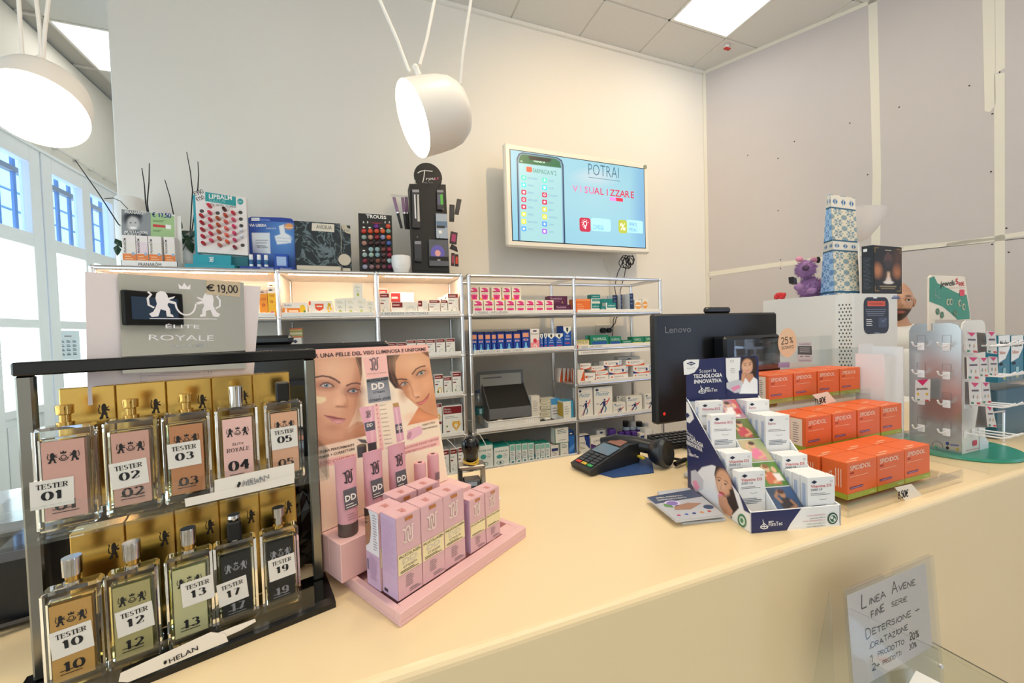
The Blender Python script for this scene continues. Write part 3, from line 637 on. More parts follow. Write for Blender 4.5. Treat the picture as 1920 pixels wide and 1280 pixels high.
pendant('white pendant spotlight hanging before the back wall at picture centre', tuple(L2), ax2,
        [cordpts([(770, 136), (765, 128), (745, 75), (712, 0)], 1.0, 1.02), cordpts([(787, 122), (800, 75), (815, 0)], 1.0, 1.02), cordpts([(863, 158), (868, 100), (883, 0)], 1.07, 1.05)], (lampcoord(786, 142, 1.0), lampcoord(779, 127, 1.0)))
L1 = Vector(lampcoord(70, 208, 1.26)); ax1 = Vector((-.20, .64, .76)).normalized()
pendant('white pendant spotlight at the far left above the perfume display', tuple(L1), ax1,
        [cordpts([(43, 112), (41, 90), (35, 0)], 1.34, 1.36), cordpts([(78, 116), (75, 60), (68, 0)], 1.34, 1.36), cordpts([(81, 118), (84, 60), (91, 0)], 1.34, 1.36)], (lampcoord(90, 130, 1.34), lampcoord(76, 110, 1.34)))
# ============================================================= products on the shelves
FRONT = 2.398
def zlev(k): return ZT-.25*k+.0062
def pfr(w, d, h):
    return (Fr((0, 0, 0), (1, 0, 0), (0, 0, 1)), Fr((0, d, 0), (0, -1, 0), (0, 0, 1)), Fr((w, 0, 0), (0, 1, 0), (0, 0, 1)), Fr((0, 0, h), (1, 0, 0), (0, 1, 0)))
DEC = {}
def dec(f): DEC[f.__name__[2:]] = f; return f
def C(c, r=.45): return mat(c, r)
@dec
def d_leaf(b, w, d, h):
    b.box(0, 0, 0, w, d, h, C('#f3f1e4')); f, l, r, t = pfr(w, d, h)
    b.lines(f, w*.2, h*.82, w*.8, 2, h*.09, h*.035, C('#c9c6a0')); b.lines(f, w*.3, h*.55, w*.7, 2, h*.08, h*.03, C('#b8b8b0'))
    b.poly(f, [(w*.5, h*.12), (w*.36, h*.24), (w*.5, h*.4), (w*.64, h*.24)], C('#7fa51f')); b.disc(f, w*.5, h*.25, w*.05, h*.07, C('#e6dc3a'), 2, 10)
@dec
def d_sun(b, w, d, h):
    b.box(0, 0, 0, w, d, h, C('#f39a2a')); f, l, r, t = pfr(w, d, h)
    b.rect(f, 0, h*.86, w, h, C('#f7d9c0')); b.lines(f, w*.2, h*.9, w*.8, 1, .01, h*.03, C('#b5408a')); b.text(f, 'SUN', w*.5, h*.62, h*.09, C('#c2341c'), 2, 'c', w*.6)
    b.ring(f, w*.5, h*.45, w*.2, w*.2, w*.08, C('#c2341c'), 2, 14); b.disc(f, w*.55, h*.12, w*.2, h*.08, C('#e8d8d0'), 2, 10)
@dec
def d_sun_yellow(b, w, d, h):
    b.box(0, 0, 0, w, d, h, C('#f4c02e')); f, l, r, t = pfr(w, d, h)
    b.rect(f, 0, h*.8, w, h, C('#f5e8d8')); b.lines(f, w*.2, h*.88, w*.8, 1, .01, h*.04, C('#c0508a')); b.text(f, 'MINI', w*.5, h*.68, h*.08, C('#c86a1c'), 2, 'c', w*.6)
    b.ring(f, w*.5, h*.52, w*.2, w*.2, w*.08, C('#d0501c'), 2, 14); b.disc(f, w*.5, h*.12, w*.3, h*.09, C('#e2508a'), 2, 10); b.rect(f, 0, 0, w, h*.06, C('#f08a1e'))
@dec
def d_orange_flat(b, w, d, h):
    b.box(0, 0, 0, w, d, h, C('#f7f2ea')); f, l, r, t = pfr(w, d, h)
    b.rect(f, 0, 0, w*.82, h*.62, C('#f08a24')); b.text(f, 'Reneflore', w*.08, h*.76, h*.14, C('#3a7aa8'), 2, 'l', w*.28); b.disc(f, w*.13, h*.4, w*.05, h*.2, C('#f7f2ea'), 2, 12)
    b.rect(f, w*.24, h*.36, w*.62, h*.48, C('#fbe6c8'), 2); b.disc(f, w*.8, h*.55, w*.12, h*.3, C('#f0c82a'), 2); b.disc(f, w*.88, h*.35, w*.05, h*.14, C('#5f8a2a'), 3, 10)
@dec
def d_propolis(b, w, d, h):
    b.box(0, 0, 0, w, d, h, C('#f6f1e6')); f, l, r, t = pfr(w, d, h)
    b.poly(f, [(w*.24, h*.82), (w*.62, h*.82), (w*.6, h*.5), (w*.43, h*.36), (w*.26, h*.5)], C('#e4552c')); b.rect(f, w*.32, h*.62, w*.55, h*.7, C('#f6f1e6'), 2); b.disc(f, w*.03, h*.86, w*.05, h*.14, C('#ee6a48'), 1, 12)
    b.rect(f, w*.28, h*.16, w*.58, h*.22, GREYTXT)
    for i in range(6): b.disc(f, w*(.86+.06*math.cos(i)), h*(.5+.28*math.sin(i)), w*.045, h*.13, C('#efc22a'), 2, 8)
    b.disc(f, w*.86, h*.16, w*.05, h*.12, C('#4a4a30'), 3, 10)
@dec
def d_redtop(b, w, d, h):
    b.box(0, 0, 0, w, d, h, C('#f1eee6')); f, l, r, t = pfr(w, d, h); red = C('#7e1a22')
    b.rect(f, w*.03, h*.8, w*.97, h*.97, red); b.rect(f, w*.1, h*.86, w*.75, h*.9, C('#e8c8c0'), 2); b.rect(f, w*.06, h*.52, w*.4, h*.57, red)
    b.rect(f, w*.1, h*.66, w*.6, h*.69, GREYTXT); b.ring(f, w*.6, h*.26, w*.24, h*.14, w*.03, C('#9fae9a'), 2, 14); b.disc(f, w*.3, h*.2, w*.06, h*.05, C('#7f9a3a'), 2, 8)
    b.rect(t, w*.05, d*.1, w*.95, d*.3, C('#c9a8a4'), 1)
@dec
def d_redtop_flat(b, w, d, h):
    b.box(0, 0, 0, w, d, h, C('#f1eee6')); f, l, r, t = pfr(w, d, h); red = C('#7e1a22')
    b.rect(f, w*.02, h*.6, w*.42, h*.97, red); b.rect(f, w*.05, h*.74, w*.3, h*.82, C('#e8c8c0'), 2)
    for k in (0, .06, .12): b.ring(f, w*.74, h*.4, w*(.2-k), h*(.32-k*1.4), w*.012, C('#9fb4a0'), 2, 16)
@dec
def d_redtop_fruit(b, w, d, h):
    d_redtop(b, w, d, h); f, l, r, t = pfr(w, d, h); b.rect(f, w*.08, h*.08, w*.95, h*.45, C('#f1eee6'), 3); b.ring(f, w*.6, h*.25, w*.26, h*.16, w*.1, C('#efb42a'), 4, 14); b.disc(f, w*.35, h*.2, w*.12, h*.06, C('#8fae2a'), 4, 10)
@dec
def d_redtop_heart(b, w, d, h):
    b.box(0, 0, 0, w, d, h, C('#f1eee6')); f, l, r, t = pfr(w, d, h); b.rect(f, w*.04, h*.72, w*.96, h*.97, C('#7e1a22')); b.text(f, 'Planta', w*.1, h*.86, h*.06, C('#f1eee6'), 2, 'l'); b.text(f, 'Medica', w*.1, h*.77, h*.06, C('#f1eee6'), 2, 'l')
    b.lines(f, w*.12, h*.62, w*.8, 2, h*.05, h*.015, GREYTXT)
    b.poly(f, [(w*.66, h*.1), (w*.44, h*.34), (w*.5, h*.48), (w*.66, h*.42), (w*.82, h*.48), (w*.9, h*.34)], C('#efc65a'), 1); b.ring(f, w*.66, h*.32, w*.17, h*.13, w*.03, C('#d87a4a'), 2, 16); b.poly(f, [(w*.66, h*.18), (w*.57, h*.36), (w*.66, h*.33), (w*.75, h*.36)], C('#f6efe0'), 3)
    b.disc(f, w*.2, h*.3, w*.05, h*.03, C('#7f9a3a'), 2, 10); b.rect(f, w*.16, h*.1, w*.34, h*.14, C('#8a5a5a'), 2)
@dec
def d_stripes(b, w, d, h):
    b.box(0, 0, 0, w, d, h, C('#cdbf8a')); f, l, r, t = pfr(w, d, h)
    for z, c in ((.86, '#d9643a'), (.6, '#97a05a'), (.34, '#e4dccb'), (.2, '#97a05a'), (.0, '#d9643a')): b.rect(f, 0, h*z, w, h*(z+.13), C(c))
@dec
def d_pink(b, w, d, h):
    b.box(0, 0, 0, w, d, h, C('#f4ecd9')); f, l, r, t = pfr(w, d, h); p1 = C('#e8408e'); p2 = C('#d12a72')
    b.poly(f, [(w*.15, h*.9), (w*.5, h*.95), (w*.82, h*.86), (w*.85, h*.62), (w*.15, h*.62), (w*.45, h*.76)], p1); b.rect(f, w*.12, h*.62, w*.88, h*.72, p2, 2)
    b.text(f, 'VIVIN C', w*.5, h*.48, h*.08, C('#7d7880'), 2, 'c', w*.6)
    b.poly(f, [(w*.15, h*.44), (w*.85, h*.44), (w*.78, h*.06), (w*.22, h*.06)], p1); b.disc(f, w*.5, h*.24, w*.16, h*.12, p2, 2, 12); b.poly(f, [(0, h*.25), (w*.2, h*.14), (w*.3, 0), (0, 0)], C('#f6b83a'), 3)
@dec
def d_purple(b, w, d, h):
    b.box(0, 0, 0, w, d, h, C('#5c2148')); f, l, r, t = pfr(w, d, h); b.text(f, 'Tachidol', w*.08, h*.62, h*.2, C('#e6c8e0'), 2, 'l', w*.6); b.text(f, '6', w*.72, h*.16, h*.3, C('#e8b060'), 2); b.rect(f, w*.1, h*.4, w*.6, h*.45, C('#a8709a')); b.rect(f, 0, 0, w, h*.1, C('#3c1030'))
@dec
def d_orange(b, w, d, h):
    b.box(0, 0, 0, w, d, h, C('#e87226')); f, l, r, t = pfr(w, d, h); b.lines(f, w*.08, h*.6, w*.6, 3, h*.14, h*.05, C('#f7b07a')); b.rect(f, 0, h*.85, w, h, C('#f0955a'))
@dec
def d_teal(b, w, d, h):
    b.box(0, 0, 0, w, d, h, C('#0f7f7c')); f, l, r, t = pfr(w, d, h); b.text(f, 'neoBorocil', w*.5, h*.5, h*.2, C('#e8f6f4'), 2, 'c', w*.7); b.rect(f, 0, 0, w, h*.16, C('#e9efe9'))
@dec
def d_teal_half(b, w, d, h):
    b.box(0, 0, 0, w, d, h, C('#e9ece6')); f, l, r, t = pfr(w, d, h); b.rect(f, w*.1, h*.5, w, h, C('#0f8582')); b.text(f, 'neoBorocil', w*.55, h*.64, h*.16, C('#f3fbfa'), 2, 'c', w*.7); b.poly(f, [(0, 0), (w*.9, 0), (w*.7, h*.3), (0, h*.35)], C('#d7dcc6'))
@dec
def d_navy_spine(b, w, d, h):
    b.box(0, 0, 0, w, d, h, C('#172b56')); f, l, r, t = pfr(w, d, h); b.rect(l, d*.08, 0, d, h, C('#eeeef0')); b.lines(f, w*.2, h*.85, w*.8, 3, h*.2, h*.04, C('#7d8cb0'))
@dec
def d_white_orange(b, w, d, h):
    b.box(0, 0, 0, w, d, h, C('#efeae0')); f, l, r, t = pfr(w, d, h); b.disc(f, w*.5, h*.55, w*.45, h*.28, C('#e8a04a')); b.rect(f, w*.15, h*.5, w*.85, h*.6, C('#f5ece0'), 2); b.rect(f, 0, 0, w, h*.12, C('#9aa4b4'))
@dec
def d_navy_spray(b, w, d, h):
    b.box(0, 0, 0, w, d, h, C('#1c3fa0')); f, l, r, t = pfr(w, d, h); b.rect(f, 0, h*.9, w, h, C('#12265e')); b.rect(f, w*.12, h*.66, w*.88, h*.86, C('#e9a07a')); b.rect(f, w*.2, h*.5, w*.8, h*.58, C('#c8d4f0')); b.rect(f, w*.3, h*.52, w*.7, h*.56, C('#c0405a'), 2)
    b.poly(f, [(w*.4, h*.42), (w*.6, h*.42), (w*.62, h*.26), (w*.82, h*.12), (w*.82, 0), (w*.18, 0), (w*.18, h*.12), (w*.38, h*.26)], C('#79c6ee')); b.disc(f, w*.5, h*.1, w*.13, h*.06, C('#e9a07a'), 2, 10); b.rect(t, 0, 0, w, d, C('#2f7f6a'), 1)
@dec
def d_pinkwhite(b, w, d, h):
    b.box(0, 0, 0, w, d, h, C('#f1e9e4')); f, l, r, t = pfr(w, d, h); b.rect(f, w*.3, h*.86, w*.7, h*.93, C('#4a4a6a')); b.text(f, 'Rinazina', w*.5, h*.74, h*.07, C('#4d6a5c'), 2, 'c', w*.8); b.poly(f, [(0, 0), (w, 0), (w, h*.5), (w*.5, h*.42), (0, h*.36)], C('#f09aa0')); b.disc(f, w*.5, h*.46, w*.2, h*.1, C('#d8304a'), 2); b.ring(f, w*.5, h*.2, w*.2, h*.1, w*.1, C('#f7e8e4'), 2, 14)
@dec
def d_shield(b, w, d, h):
    b.box(0, 0, 0, w, d, h, C('#1556b4')); f, l, r, t = pfr(w, d, h); b.poly(f, [(0, h), (w, h), (w, h*.84), (w*.5, h*.66), (0, h*.84)], C('#f1f1ec')); b.poly(f, [(w*.36, h*.95), (w*.64, h*.95), (w*.62, h*.82), (w*.5, h*.74), (w*.38, h*.82)], C('#203a30'), 2)
    b.text(f, 'VICKS', w*.5, h*.54, h*.08, C('#f1f4fb'), 2, 'c', w*.45); b.text(f, 'Sinex', w*.5, h*.42, h*.08, C('#f1f4fb'), 2, 'c', w*.6); b.rect(f, w*.2, h*.25, w*.8, h*.29, C('#d8485a'), 2)
@dec
def d_shield_tall(b, w, d, h):
    d_shield(b, w, d, h); f, l, r, t = pfr(w, d, h); b.rect(f, 0, 0, w, h*.14, C('#8a1c3a'), 2)
@dec
def d_pol(b, w, d, h):
    b.box(0, 0, 0, w, d, h, C('#e8dfb0')); f, l, r, t = pfr(w, d, h); b.rect(f, 0, 0, w, h*.38, C('#d8542c')); b.text(f, 'ZYM-OIL FIVE', w*.5, h*.55, h*.28, C('#5c4a2c'), 2, 'c', w*.85); b.rect(f, 0, h*.86, w, h, C('#b0b04a'))
@dec
def d_green(b, w, d, h):
    b.box(0, 0, 0, w, d, h, C('#13805f')); f, l, r, t = pfr(w, d, h); b.text(f, 'FLUIMUCIL', w*.52, h*.6, h*.2, C('#e8f6ee'), 2, 'c', w*.7); b.rect(f, w*.1, h*.28, w*.9, h*.5, C('#1e4fa0')); b.rect(f, 0, 0, w, h*.12, C('#30a890')); b.rect(l, 0, 0, d*.5, h, C('#58c0b4'))
@dec
def d_green_yellow(b, w, d, h):
    b.box(0, 0, 0, w, d, h, C('#13805f')); f, l, r, t = pfr(w, d, h); b.text(f, 'FLUIMUCIL', w*.45, h*.56, h*.26, C('#e8f6ee'), 2, 'c', w*.55); b.rect(f, 0, 0, w*.86, h*.4, C('#d8d04a')); b.rect(f, w*.8, 0, w, h*.2, C('#d8d8d0'), 2)
def volta(b, w, d, h, c2='#e4602a', brand='Voltaren'):
    b.box(0, 0, 0, w, d, h, C('#f1ede6')); f, l, r, t = pfr(w, d, h)
    b.poly(f, [(0, 0), (w, 0), (w, h*.42), (w*.8, h*.2), (w*.4, h*.08), (0, h*.3)], C(c2)); b.disc(f, w*.13, h*.62, min(w, h)*.14, min(w, h)*.14, C('#d8582a'), 2, 12); b.text(f, brand, w*.24, h*.55, h*.2, C('#3a3f66'), 2, 'l', w*.5); b.rect(f, w*.24, h*.4, w*.4, h*.45, GREYTXT)
@dec
def d_volta(b, w, d, h): volta(b, w, d, h)
@dec
def d_volta_blue(b, w, d, h):
    volta(b, w, d, h); f, l, r, t = pfr(w, d, h); b.poly(f, [(0, 0), (w*.3, 0), (0, h*.35)], C('#2a3580'), 3); b.disc(f, w*.72, h*.45, h*.16, h*.2, C('#2c3f92'), 3, 12); b.rect(f, w*.86, h*.1, w*.97, h*.9, C('#9fc0dc'), 3); b.disc(f, w*.915, h*.55, w*.03, h*.2, C('#f1ede6'), 4, 8)
@dec
def d_volta_side(b, w, d, h):
    b.box(0, 0, 0, w, d, h, C('#f1e9e0')); f, l, r, t = pfr(w, d, h); b.poly(f, [(w*.3, 0), (w, 0), (w, h), (w*.7, h*.6)], C('#e4602a')); b.rect(l, 0, 0, d*.2, h, C('#e4602a')); b.rect(l, d*.85, 0, d, h, C('#e4602a'))
@dec
def d_spine(b, w, d, h):
    b.box(0, 0, 0, w, d, h, C('#edeef2')); f, l, r, t = pfr(w, d, h); b.rect(f, w*.3, h*.7, w*.7, h*.9, C('#3f68a8')); b.rect(f, w*.35, h*.1, w*.65, h*.6, C('#b9c6da'))
def flec(b, w, d, h, nm='Flector', wd=.7):
    b.box(0, 0, 0, w, d, h, C('#f0ece2')); f, l, r, t = pfr(w, d, h)
    b.poly(f, [(w*.06, h*.9), (w*.16, h*.95), (w*.28, h*.9), (w*.16, h*.85)], C('#22305a')); b.text(f, nm, w*.1, h*.7, h*.13, C('#2a84b0'), 2, 'l', w*wd, shear=.2); b.ring(f, w*.5, h*.72, w*.35, h*.12, .0015, C('#6f8aa0'), 1, 14, 20, 150)
    nv, rd = C('#23356e'), C('#d03a44')
    b.disc(f, w*.56, h*.55, w*.05, h*.035, nv, 3, 10); b.poly(f, [(w*.46, h*.5), (w*.62, h*.5), (w*.6, h*.34), (w*.48, h*.32)], nv, 2); b.stroke(f, [(w*.47, h*.47), (w*.32, h*.38)], w*.05, nv, 3); b.stroke(f, [(w*.6, h*.48), (w*.74, h*.5), (w*.84, h*.6)], w*.05, rd, 3)
    b.stroke(f, [(w*.5, h*.34), (w*.42, h*.22), (w*.34, h*.1)], w*.06, nv, 3); b.stroke(f, [(w*.58, h*.34), (w*.64, h*.24), (w*.56, h*.12)], w*.055, C('#2a84b0'), 3); b.stroke(f, [(w*.84, h*.6), (w*.7, h*.42), (w*.45, h*.3), (w*.2, h*.06)], w*.03, rd, 2)
    b.rect(f, w*.7, h*.05, w*.9, h*.07, rd); b.rect(f, w*.1, h*.42, w*.28, h*.44, GREYTXT)
@dec
def d_flector(b, w, d, h): flec(b, w, d, h)
@dec
def d_flector_small(b, w, d, h): flec(b, w, d, h, 'Flector', .55)
@dec
def d_eye(b, w, d, h):
    b.box(0, 0, 0, w, d, h, C('#e9eee8')); f, l, r, t = pfr(w, d, h); g = C('#1c9488'); b.rect(t, 0, 0, w, d, g); b.rect(l, 0, h*.85, d, h, g)
    b.text(f, 'EYEBASE', w*.5, h*.72, h*.07, C('#4a6a6c'), 2, 'c', w*.8); b.disc(f, w*.35, h*.5, w*.2, h*.1, C('#4aa8a4')); b.lines(f, w*.6, h*.6, w*.9, 4, h*.06, h*.015, GREYTXT)
    b.ring(f, w*.4, h*.2, w*.26, h*.09, h*.02, C('#2c5a60'), 2, 18); b.disc(f, w*.4, h*.2, w*.08, h*.05, C('#2c5a60'), 2, 12); b.rect(f, 0, h*.96, w, h, g)
@dec
def d_eye_wide(b, w, d, h):
    d_eye(b, w, d, h)
@dec
def d_greentop(b, w, d, h):
    b.box(0, 0, 0, w, d, h, C('#e6ece9')); f, l, r, t = pfr(w, d, h); g = C('#16927c'); b.rect(t, 0, 0, w, d, g); b.rect(f, w*.1, h*.68, w*.9, h*.95, C('#8ac8b8')); b.lines(f, w*.15, h*.58, w*.85, 5, h*.08, h*.03, GREYTXT); b.disc(f, w*.5, h*.12, w*.26, h*.06, C('#3f7f8a'), 2, 10); b.rect(l, 0, h*.2, d, h*.36, C('#3fb4c4'))
@dec
def d_greenline(b, w, d, h):
    b.box(0, 0, 0, w, d, h, C('#eeebe2')); f, l, r, t = pfr(w, d, h); g = C('#1f7d68'); b.rect(f, 0, 0, w*.06, h, g); b.rect(f, 0, 0, w, h*.04, g); b.lines(f, w*.2, h*.85, w*.9, 3, h*.1, h*.04, C('#5d7f7a')); b.rect(f, w*.3, h*.2, w*.8, h*.23, GREYTXT)
@dec
def d_bluebox(b, w, d, h):
    b.box(0, 0, 0, w, d, h, C('#2f6fc0')); f, l, r, t = pfr(w, d, h); b.rect(f, 0, h*.82, w, h, C('#16305c')); b.lines(f, w*.15, h*.88, w*.8, 1, 1, h*.05, C('#e8ecf4'), 2); b.poly(f, [(0, h*.1), (w, h*.3), (w, h*.5), (0, h*.3)], C('#5a9be0'))
@dec
def d_mag(b, w, d, h):
    b.box(0, 0, 0, w, d, h, C('#e9e6dd')); f, l, r, t = pfr(w, d, h); b.poly(f, [(w*.5, h), (w, h), (w, h*.2), (w*.6, h*.5)], C('#203c88')); b.rect(f, 0, h*.94, w, h, C('#203c88')); b.disc(f, w*.32, h*.6, w*.3, h*.25, C('#e9e6dd'), 2); b.text(f, 'mag', w*.32, h*.55, h*.15, C('#44546c'), 3, 'c', w*.45); b.lines(f, w*.1, h*.34, w*.6, 2, h*.09, h*.04, C('#a09a80')); b.rect(f, 0, 0, w, h*.12, C('#c9bfa0'))
@dec
def d_laila(b, w, d, h):
    b.box(0, 0, 0, w, d, h, C('#ece9e0')); f, l, r, t = pfr(w, d, h); p = C('#57357c'); b.text(f, 'LAILA', w*.5, h*.68, h*.15, C('#4a4a58'), 2, 'c', w*.6); b.poly(f, [(0, h*.6), (w*.45, h*.36), (0, h*.1)], p); b.poly(f, [(w, h*.6), (w*.55, h*.36), (w, h*.1)], p); b.disc(f, w*.5, h*.36, w*.05, h*.04, C('#2a2038'), 2, 8)
@dec
def d_plain(b, w, d, h):
    b.box(0, 0, 0, w, d, h, C('#ecebe6')); f, l, r, t = pfr(w, d, h); b.poly(f, [(w*.3, h*.85), (w*.5, h*.93), (w*.7, h*.85), (w*.5, h*.77)], C('#3a4468')); b.lines(f, w*.15, h*.66, w*.85, 3, h*.09, h*.03, GREYTXT)
@dec
def d_bluelabel(b, w, d, h):
    b.box(0, 0, 0, w, d, h, C('#ebeae4')); f, l, r, t = pfr(w, d, h); b.rect(f, w*.1, h*.12, w*.9, h*.3, C('#5a8fd0')); b.ring(f, w*.5, h*.65, w*.25, h*.13, w*.03, C('#e2a08a'), 2, 14, 200, 400); b.rect(t, 0, 0, w, d, C('#dcdad2'))
@dec
def d_navypatch(b, w, d, h):
    b.box(0, 0, 0, w, d, h, C('#e9e3da')); f, l, r, t = pfr(w, d, h); b.rect(f, w*.1, h*.55, w*.9, h*.78, C('#2d3f78')); b.lines(f, w*.2, h*.45, w*.8, 3, h*.12, h*.04, GREYTXT)
@dec
def d_whitestack(b, w, d, h):
    b.box(0, 0, 0, w, d, h, C('#e6e2d4')); f, l, r, t = pfr(w, d, h); b.rect(f, 0, h*.7, w, h*.85, C('#a9b48a')); b.rect(f, w*.1, h*.25, w*.5, h*.45, C('#b7b2a2'))
@dec
def d_barcode(b, w, d, h):
    b.box(0, 0, 0, w, d, h, C('#e4dfd2')); f, l, r, t = pfr(w, d, h)
    for i in range(7): b.rect(f, w*(.25+.07*i), h*.08, w*(.28+.07*i), h*.24, INK)
    b.lines(f, w*.2, h*.8, w*.8, 6, h*.07, h*.02, GREYTXT)
@dec
def d_yellowpanel(b, w, d, h):
    b.box(0, 0, 0, w, d, h, C('#ebe8dc')); f, l, r, t = pfr(w, d, h); b.rect(l, d*.1, h*.18, d*.92, h*.92, C('#c9a41e')); b.rect(t, 0, 0, w, d, C('#4aa4c8')); b.rect(f, w*.75, 0, w, h, C('#3f9fc8')); b.lines(f, w*.1, h*.7, w*.6, 4, h*.12, h*.03, GREYTXT)
@dec
def d_bluewhite(b, w, d, h):
    b.box(0, 0, 0, w, d, h, C('#dfe6ee')); f, l, r, t = pfr(w, d, h); b.rect(f, 0, h*.7, w, h, C('#4a9ad8')); b.lines(f, w*.15, h*.5, w*.8, 3, h*.14, h*.05, GREYTXT); b.rect(t, 0, 0, w, d, C('#3f8fd0'))
_pm = {}
def prod(kind, px0, px1, ytop, lvl, label, group=None, y=FRONT, d=.06, h=None, zb=None, gap=.001, cat='medicine box', name='medicine_box', rz=0):
    a = on_y(px0, 560, y); a1 = on_y(px1, 560, y); z0 = zlev(lvl) if zb is None else zb
    # x depends slightly on height through the camera roll: solve at the box foot
    def xat(px, z):
        lo = on_y(px, 400, y); hi = on_y(px, 900, y); t = (z-lo[2])/(hi[2]-lo[2]); return lo[0]+(hi[0]-lo[0])*t
    zm = z0+.04; x0, x1 = xat(px0, zm), xat(px1, zm)
    for X in (-.438, .062, .562, .611, 1.361, 2.111):
        if y < 2.5 and x0 < X+.015 and x1 > X-.015:
            if (x0+x1)/2 > X: x0 = X+.015
            else: x1 = X-.015
    x1 = max(x1, x0+.012); w = x1-x0-gap
    if h is None:
        x = (x0+x1)/2; lo, hi = z0, z0+.6
        for _ in range(30):
            mid = (lo+hi)/2
            if px_of((x, y, mid))[1] < ytop: hi = mid
            else: lo = mid
        h = max(.012, lo-z0)
    b = MB(); DEC[kind](b, w, d, h)
    o = b.build(name, None, (x0, y, z0), rz, label, cat, group); o['_h'] = h; top = z0+h
    del o['_h']; return top
def row(kind, edges, ytop, lvl, text, group, **k):
    tops = []; n = len(edges)
    for i, (p0, p1) in enumerate(edges):
        yt = ytop[i] if isinstance(ytop, (list, tuple)) else ytop
        tops.append(prod(kind, p0, p1, yt, lvl, text % ORD[i], group, **k))
    return tops
# --- left unit, top compartments
prod('sun', 487, 502.5, 543, 1, 'orange sun care box, left one of the upright pair by the shelf post', 'sun care boxes', d=.05, cat='box')
tz = prod('sun_yellow', 503, 518, 538, 1, 'yellow sun care box with pink fruit, right of the orange one', 'sun care boxes', d=.05, cat='box')
prod('sun', 504, 520, 529, 1, 'taller orange box standing behind the yellow sun care box', 'sun care boxes', y=2.46, cat='box')
prod('orange_flat', 528, 577, 567, 1, 'flat orange and white box with lemons, middle lit compartment', d=.05)
prod('propolis', 580, 624, 564, 1, 'flat white box with red-orange shield and yellow flowers', d=.05)
tp = row('leaf', [(628, 648), (648.3, 668), (668.3, 687)], 559, 1, 'white box with green leaf, %s from left in the lit middle compartment', 'green leaf boxes', d=.05)
prod('leaf', 687.5, 703, 564, 1, 'smallest white green-leaf box, at the right end of its row', 'green leaf boxes', d=.05)
prod('leaf', 662, 680, 532, 1, 'white green-leaf box standing on top of the row', 'green leaf boxes', zb=tp[1]+.0005, d=.045)
a1 = prod('redtop', 711.5, 731, 549, 1, 'white box with dark red band at the left end of the lit right compartment', 'white boxes with dark red band', d=.05)
prod('redtop', 712, 728, 541, 1, 'taller red-banded white box behind the leftmost one', 'white boxes with dark red band', y=2.46)
prod('redtop_flat', 733, 777, 548, 1, 'wide red-banded box standing behind the wide front one', 'white boxes with dark red band', y=2.47)
prod('redtop_flat', 734.5, 783, 566, 1, 'wide low white box with dark red panel and green rings', 'white boxes with dark red band', d=.05)
prod('redtop_flat', 784, 803, 563, 1, 'small red-banded box right of the wide low box', 'white boxes with dark red band', d=.05)
prod('redtop', 805, 825.5, 562, 1, 'red-banded box, third from right in the lit right compartment', 'white boxes with dark red band', d=.05)
prod('redtop', 827, 839.5, 562, 1, 'narrow red-banded box beside the tall one', 'white boxes with dark red band', d=.05)
prod('redtop', 840.5, 860, 550, 1, 'tall red-banded box at the right end of the lit compartment', 'white boxes with dark red band', d=.05)
prod('plain', 824, 833, 557, 1, 'slim white box standing behind the red-banded row', y=2.47, d=.04)
prod('plain', 834, 839, 553, 1, 'narrower slim white box behind the red-banded row', y=2.47, d=.04)
# second compartments
sz_ = prod('plain', 543, 567, 633, 2, 'plain pale box hidden behind the monitor under the striped box', d=.05, y=2.44)
prod('stripes', 543, 567, 615, 2, 'green and orange striped box seen above the black monitor', d=.05, y=2.44, zb=sz_+.0005)
row('redtop', [(728, 744.5), (746, 762)], 642, 2, 'low red-banded box above the poster, %s from left', 'red-banded boxes on the second shelf', d=.05)
row('redtop', [(763.5, 780.5), (782, 798.5), (800, 816.5), (818.5, 835), (837, 853.5)], [637, 636.5, 636, 635, 634], 2, 'red-banded white box, %s of the five taller ones above the poster', 'red-banded boxes on the second shelf', d=.05)
# third to fifth
prod('redtop', 797, 813, 706, 3, 'red-banded box half hidden by the poster edge, third shelf', 'red-banded boxes on the third shelf', d=.05)
prod('redtop_fruit', 815.5, 831.5, 702, 3, 'red-banded box with orange fruit print', 'red-banded boxes on the third shelf', d=.05)
prod('redtop', 833, 847.5, 706, 3, 'plain red-banded box between the fruit box and the tallest box', 'red-banded boxes on the third shelf', d=.05)
prod('redtop', 849, 866, 697, 3, 'tallest red-banded box at the right end of the third shelf', 'red-banded boxes on the third shelf', d=.07)
h4 = prod('redtop_fruit', 808, 829, 790, 4, 'lower of two stacked red-banded boxes beside the big heart box', 'stacked red-banded boxes', d=.06)
prod('redtop_fruit', 808, 829, 757, 4, 'upper of two stacked red-banded boxes beside the big heart box', 'stacked red-banded boxes', d=.06, zb=h4+.0005)
prod('redtop_heart', 831, 869, 760, 4, 'large red-banded box with golden heart drawing', d=.08)
row('redtop', [(829, 843), (845, 858), (860, 873.5)], [843, 841, 838], 5, 'tall red-banded box behind the counter edge, %s from left', 'red-banded boxes on the bottom shelf', d=.09)
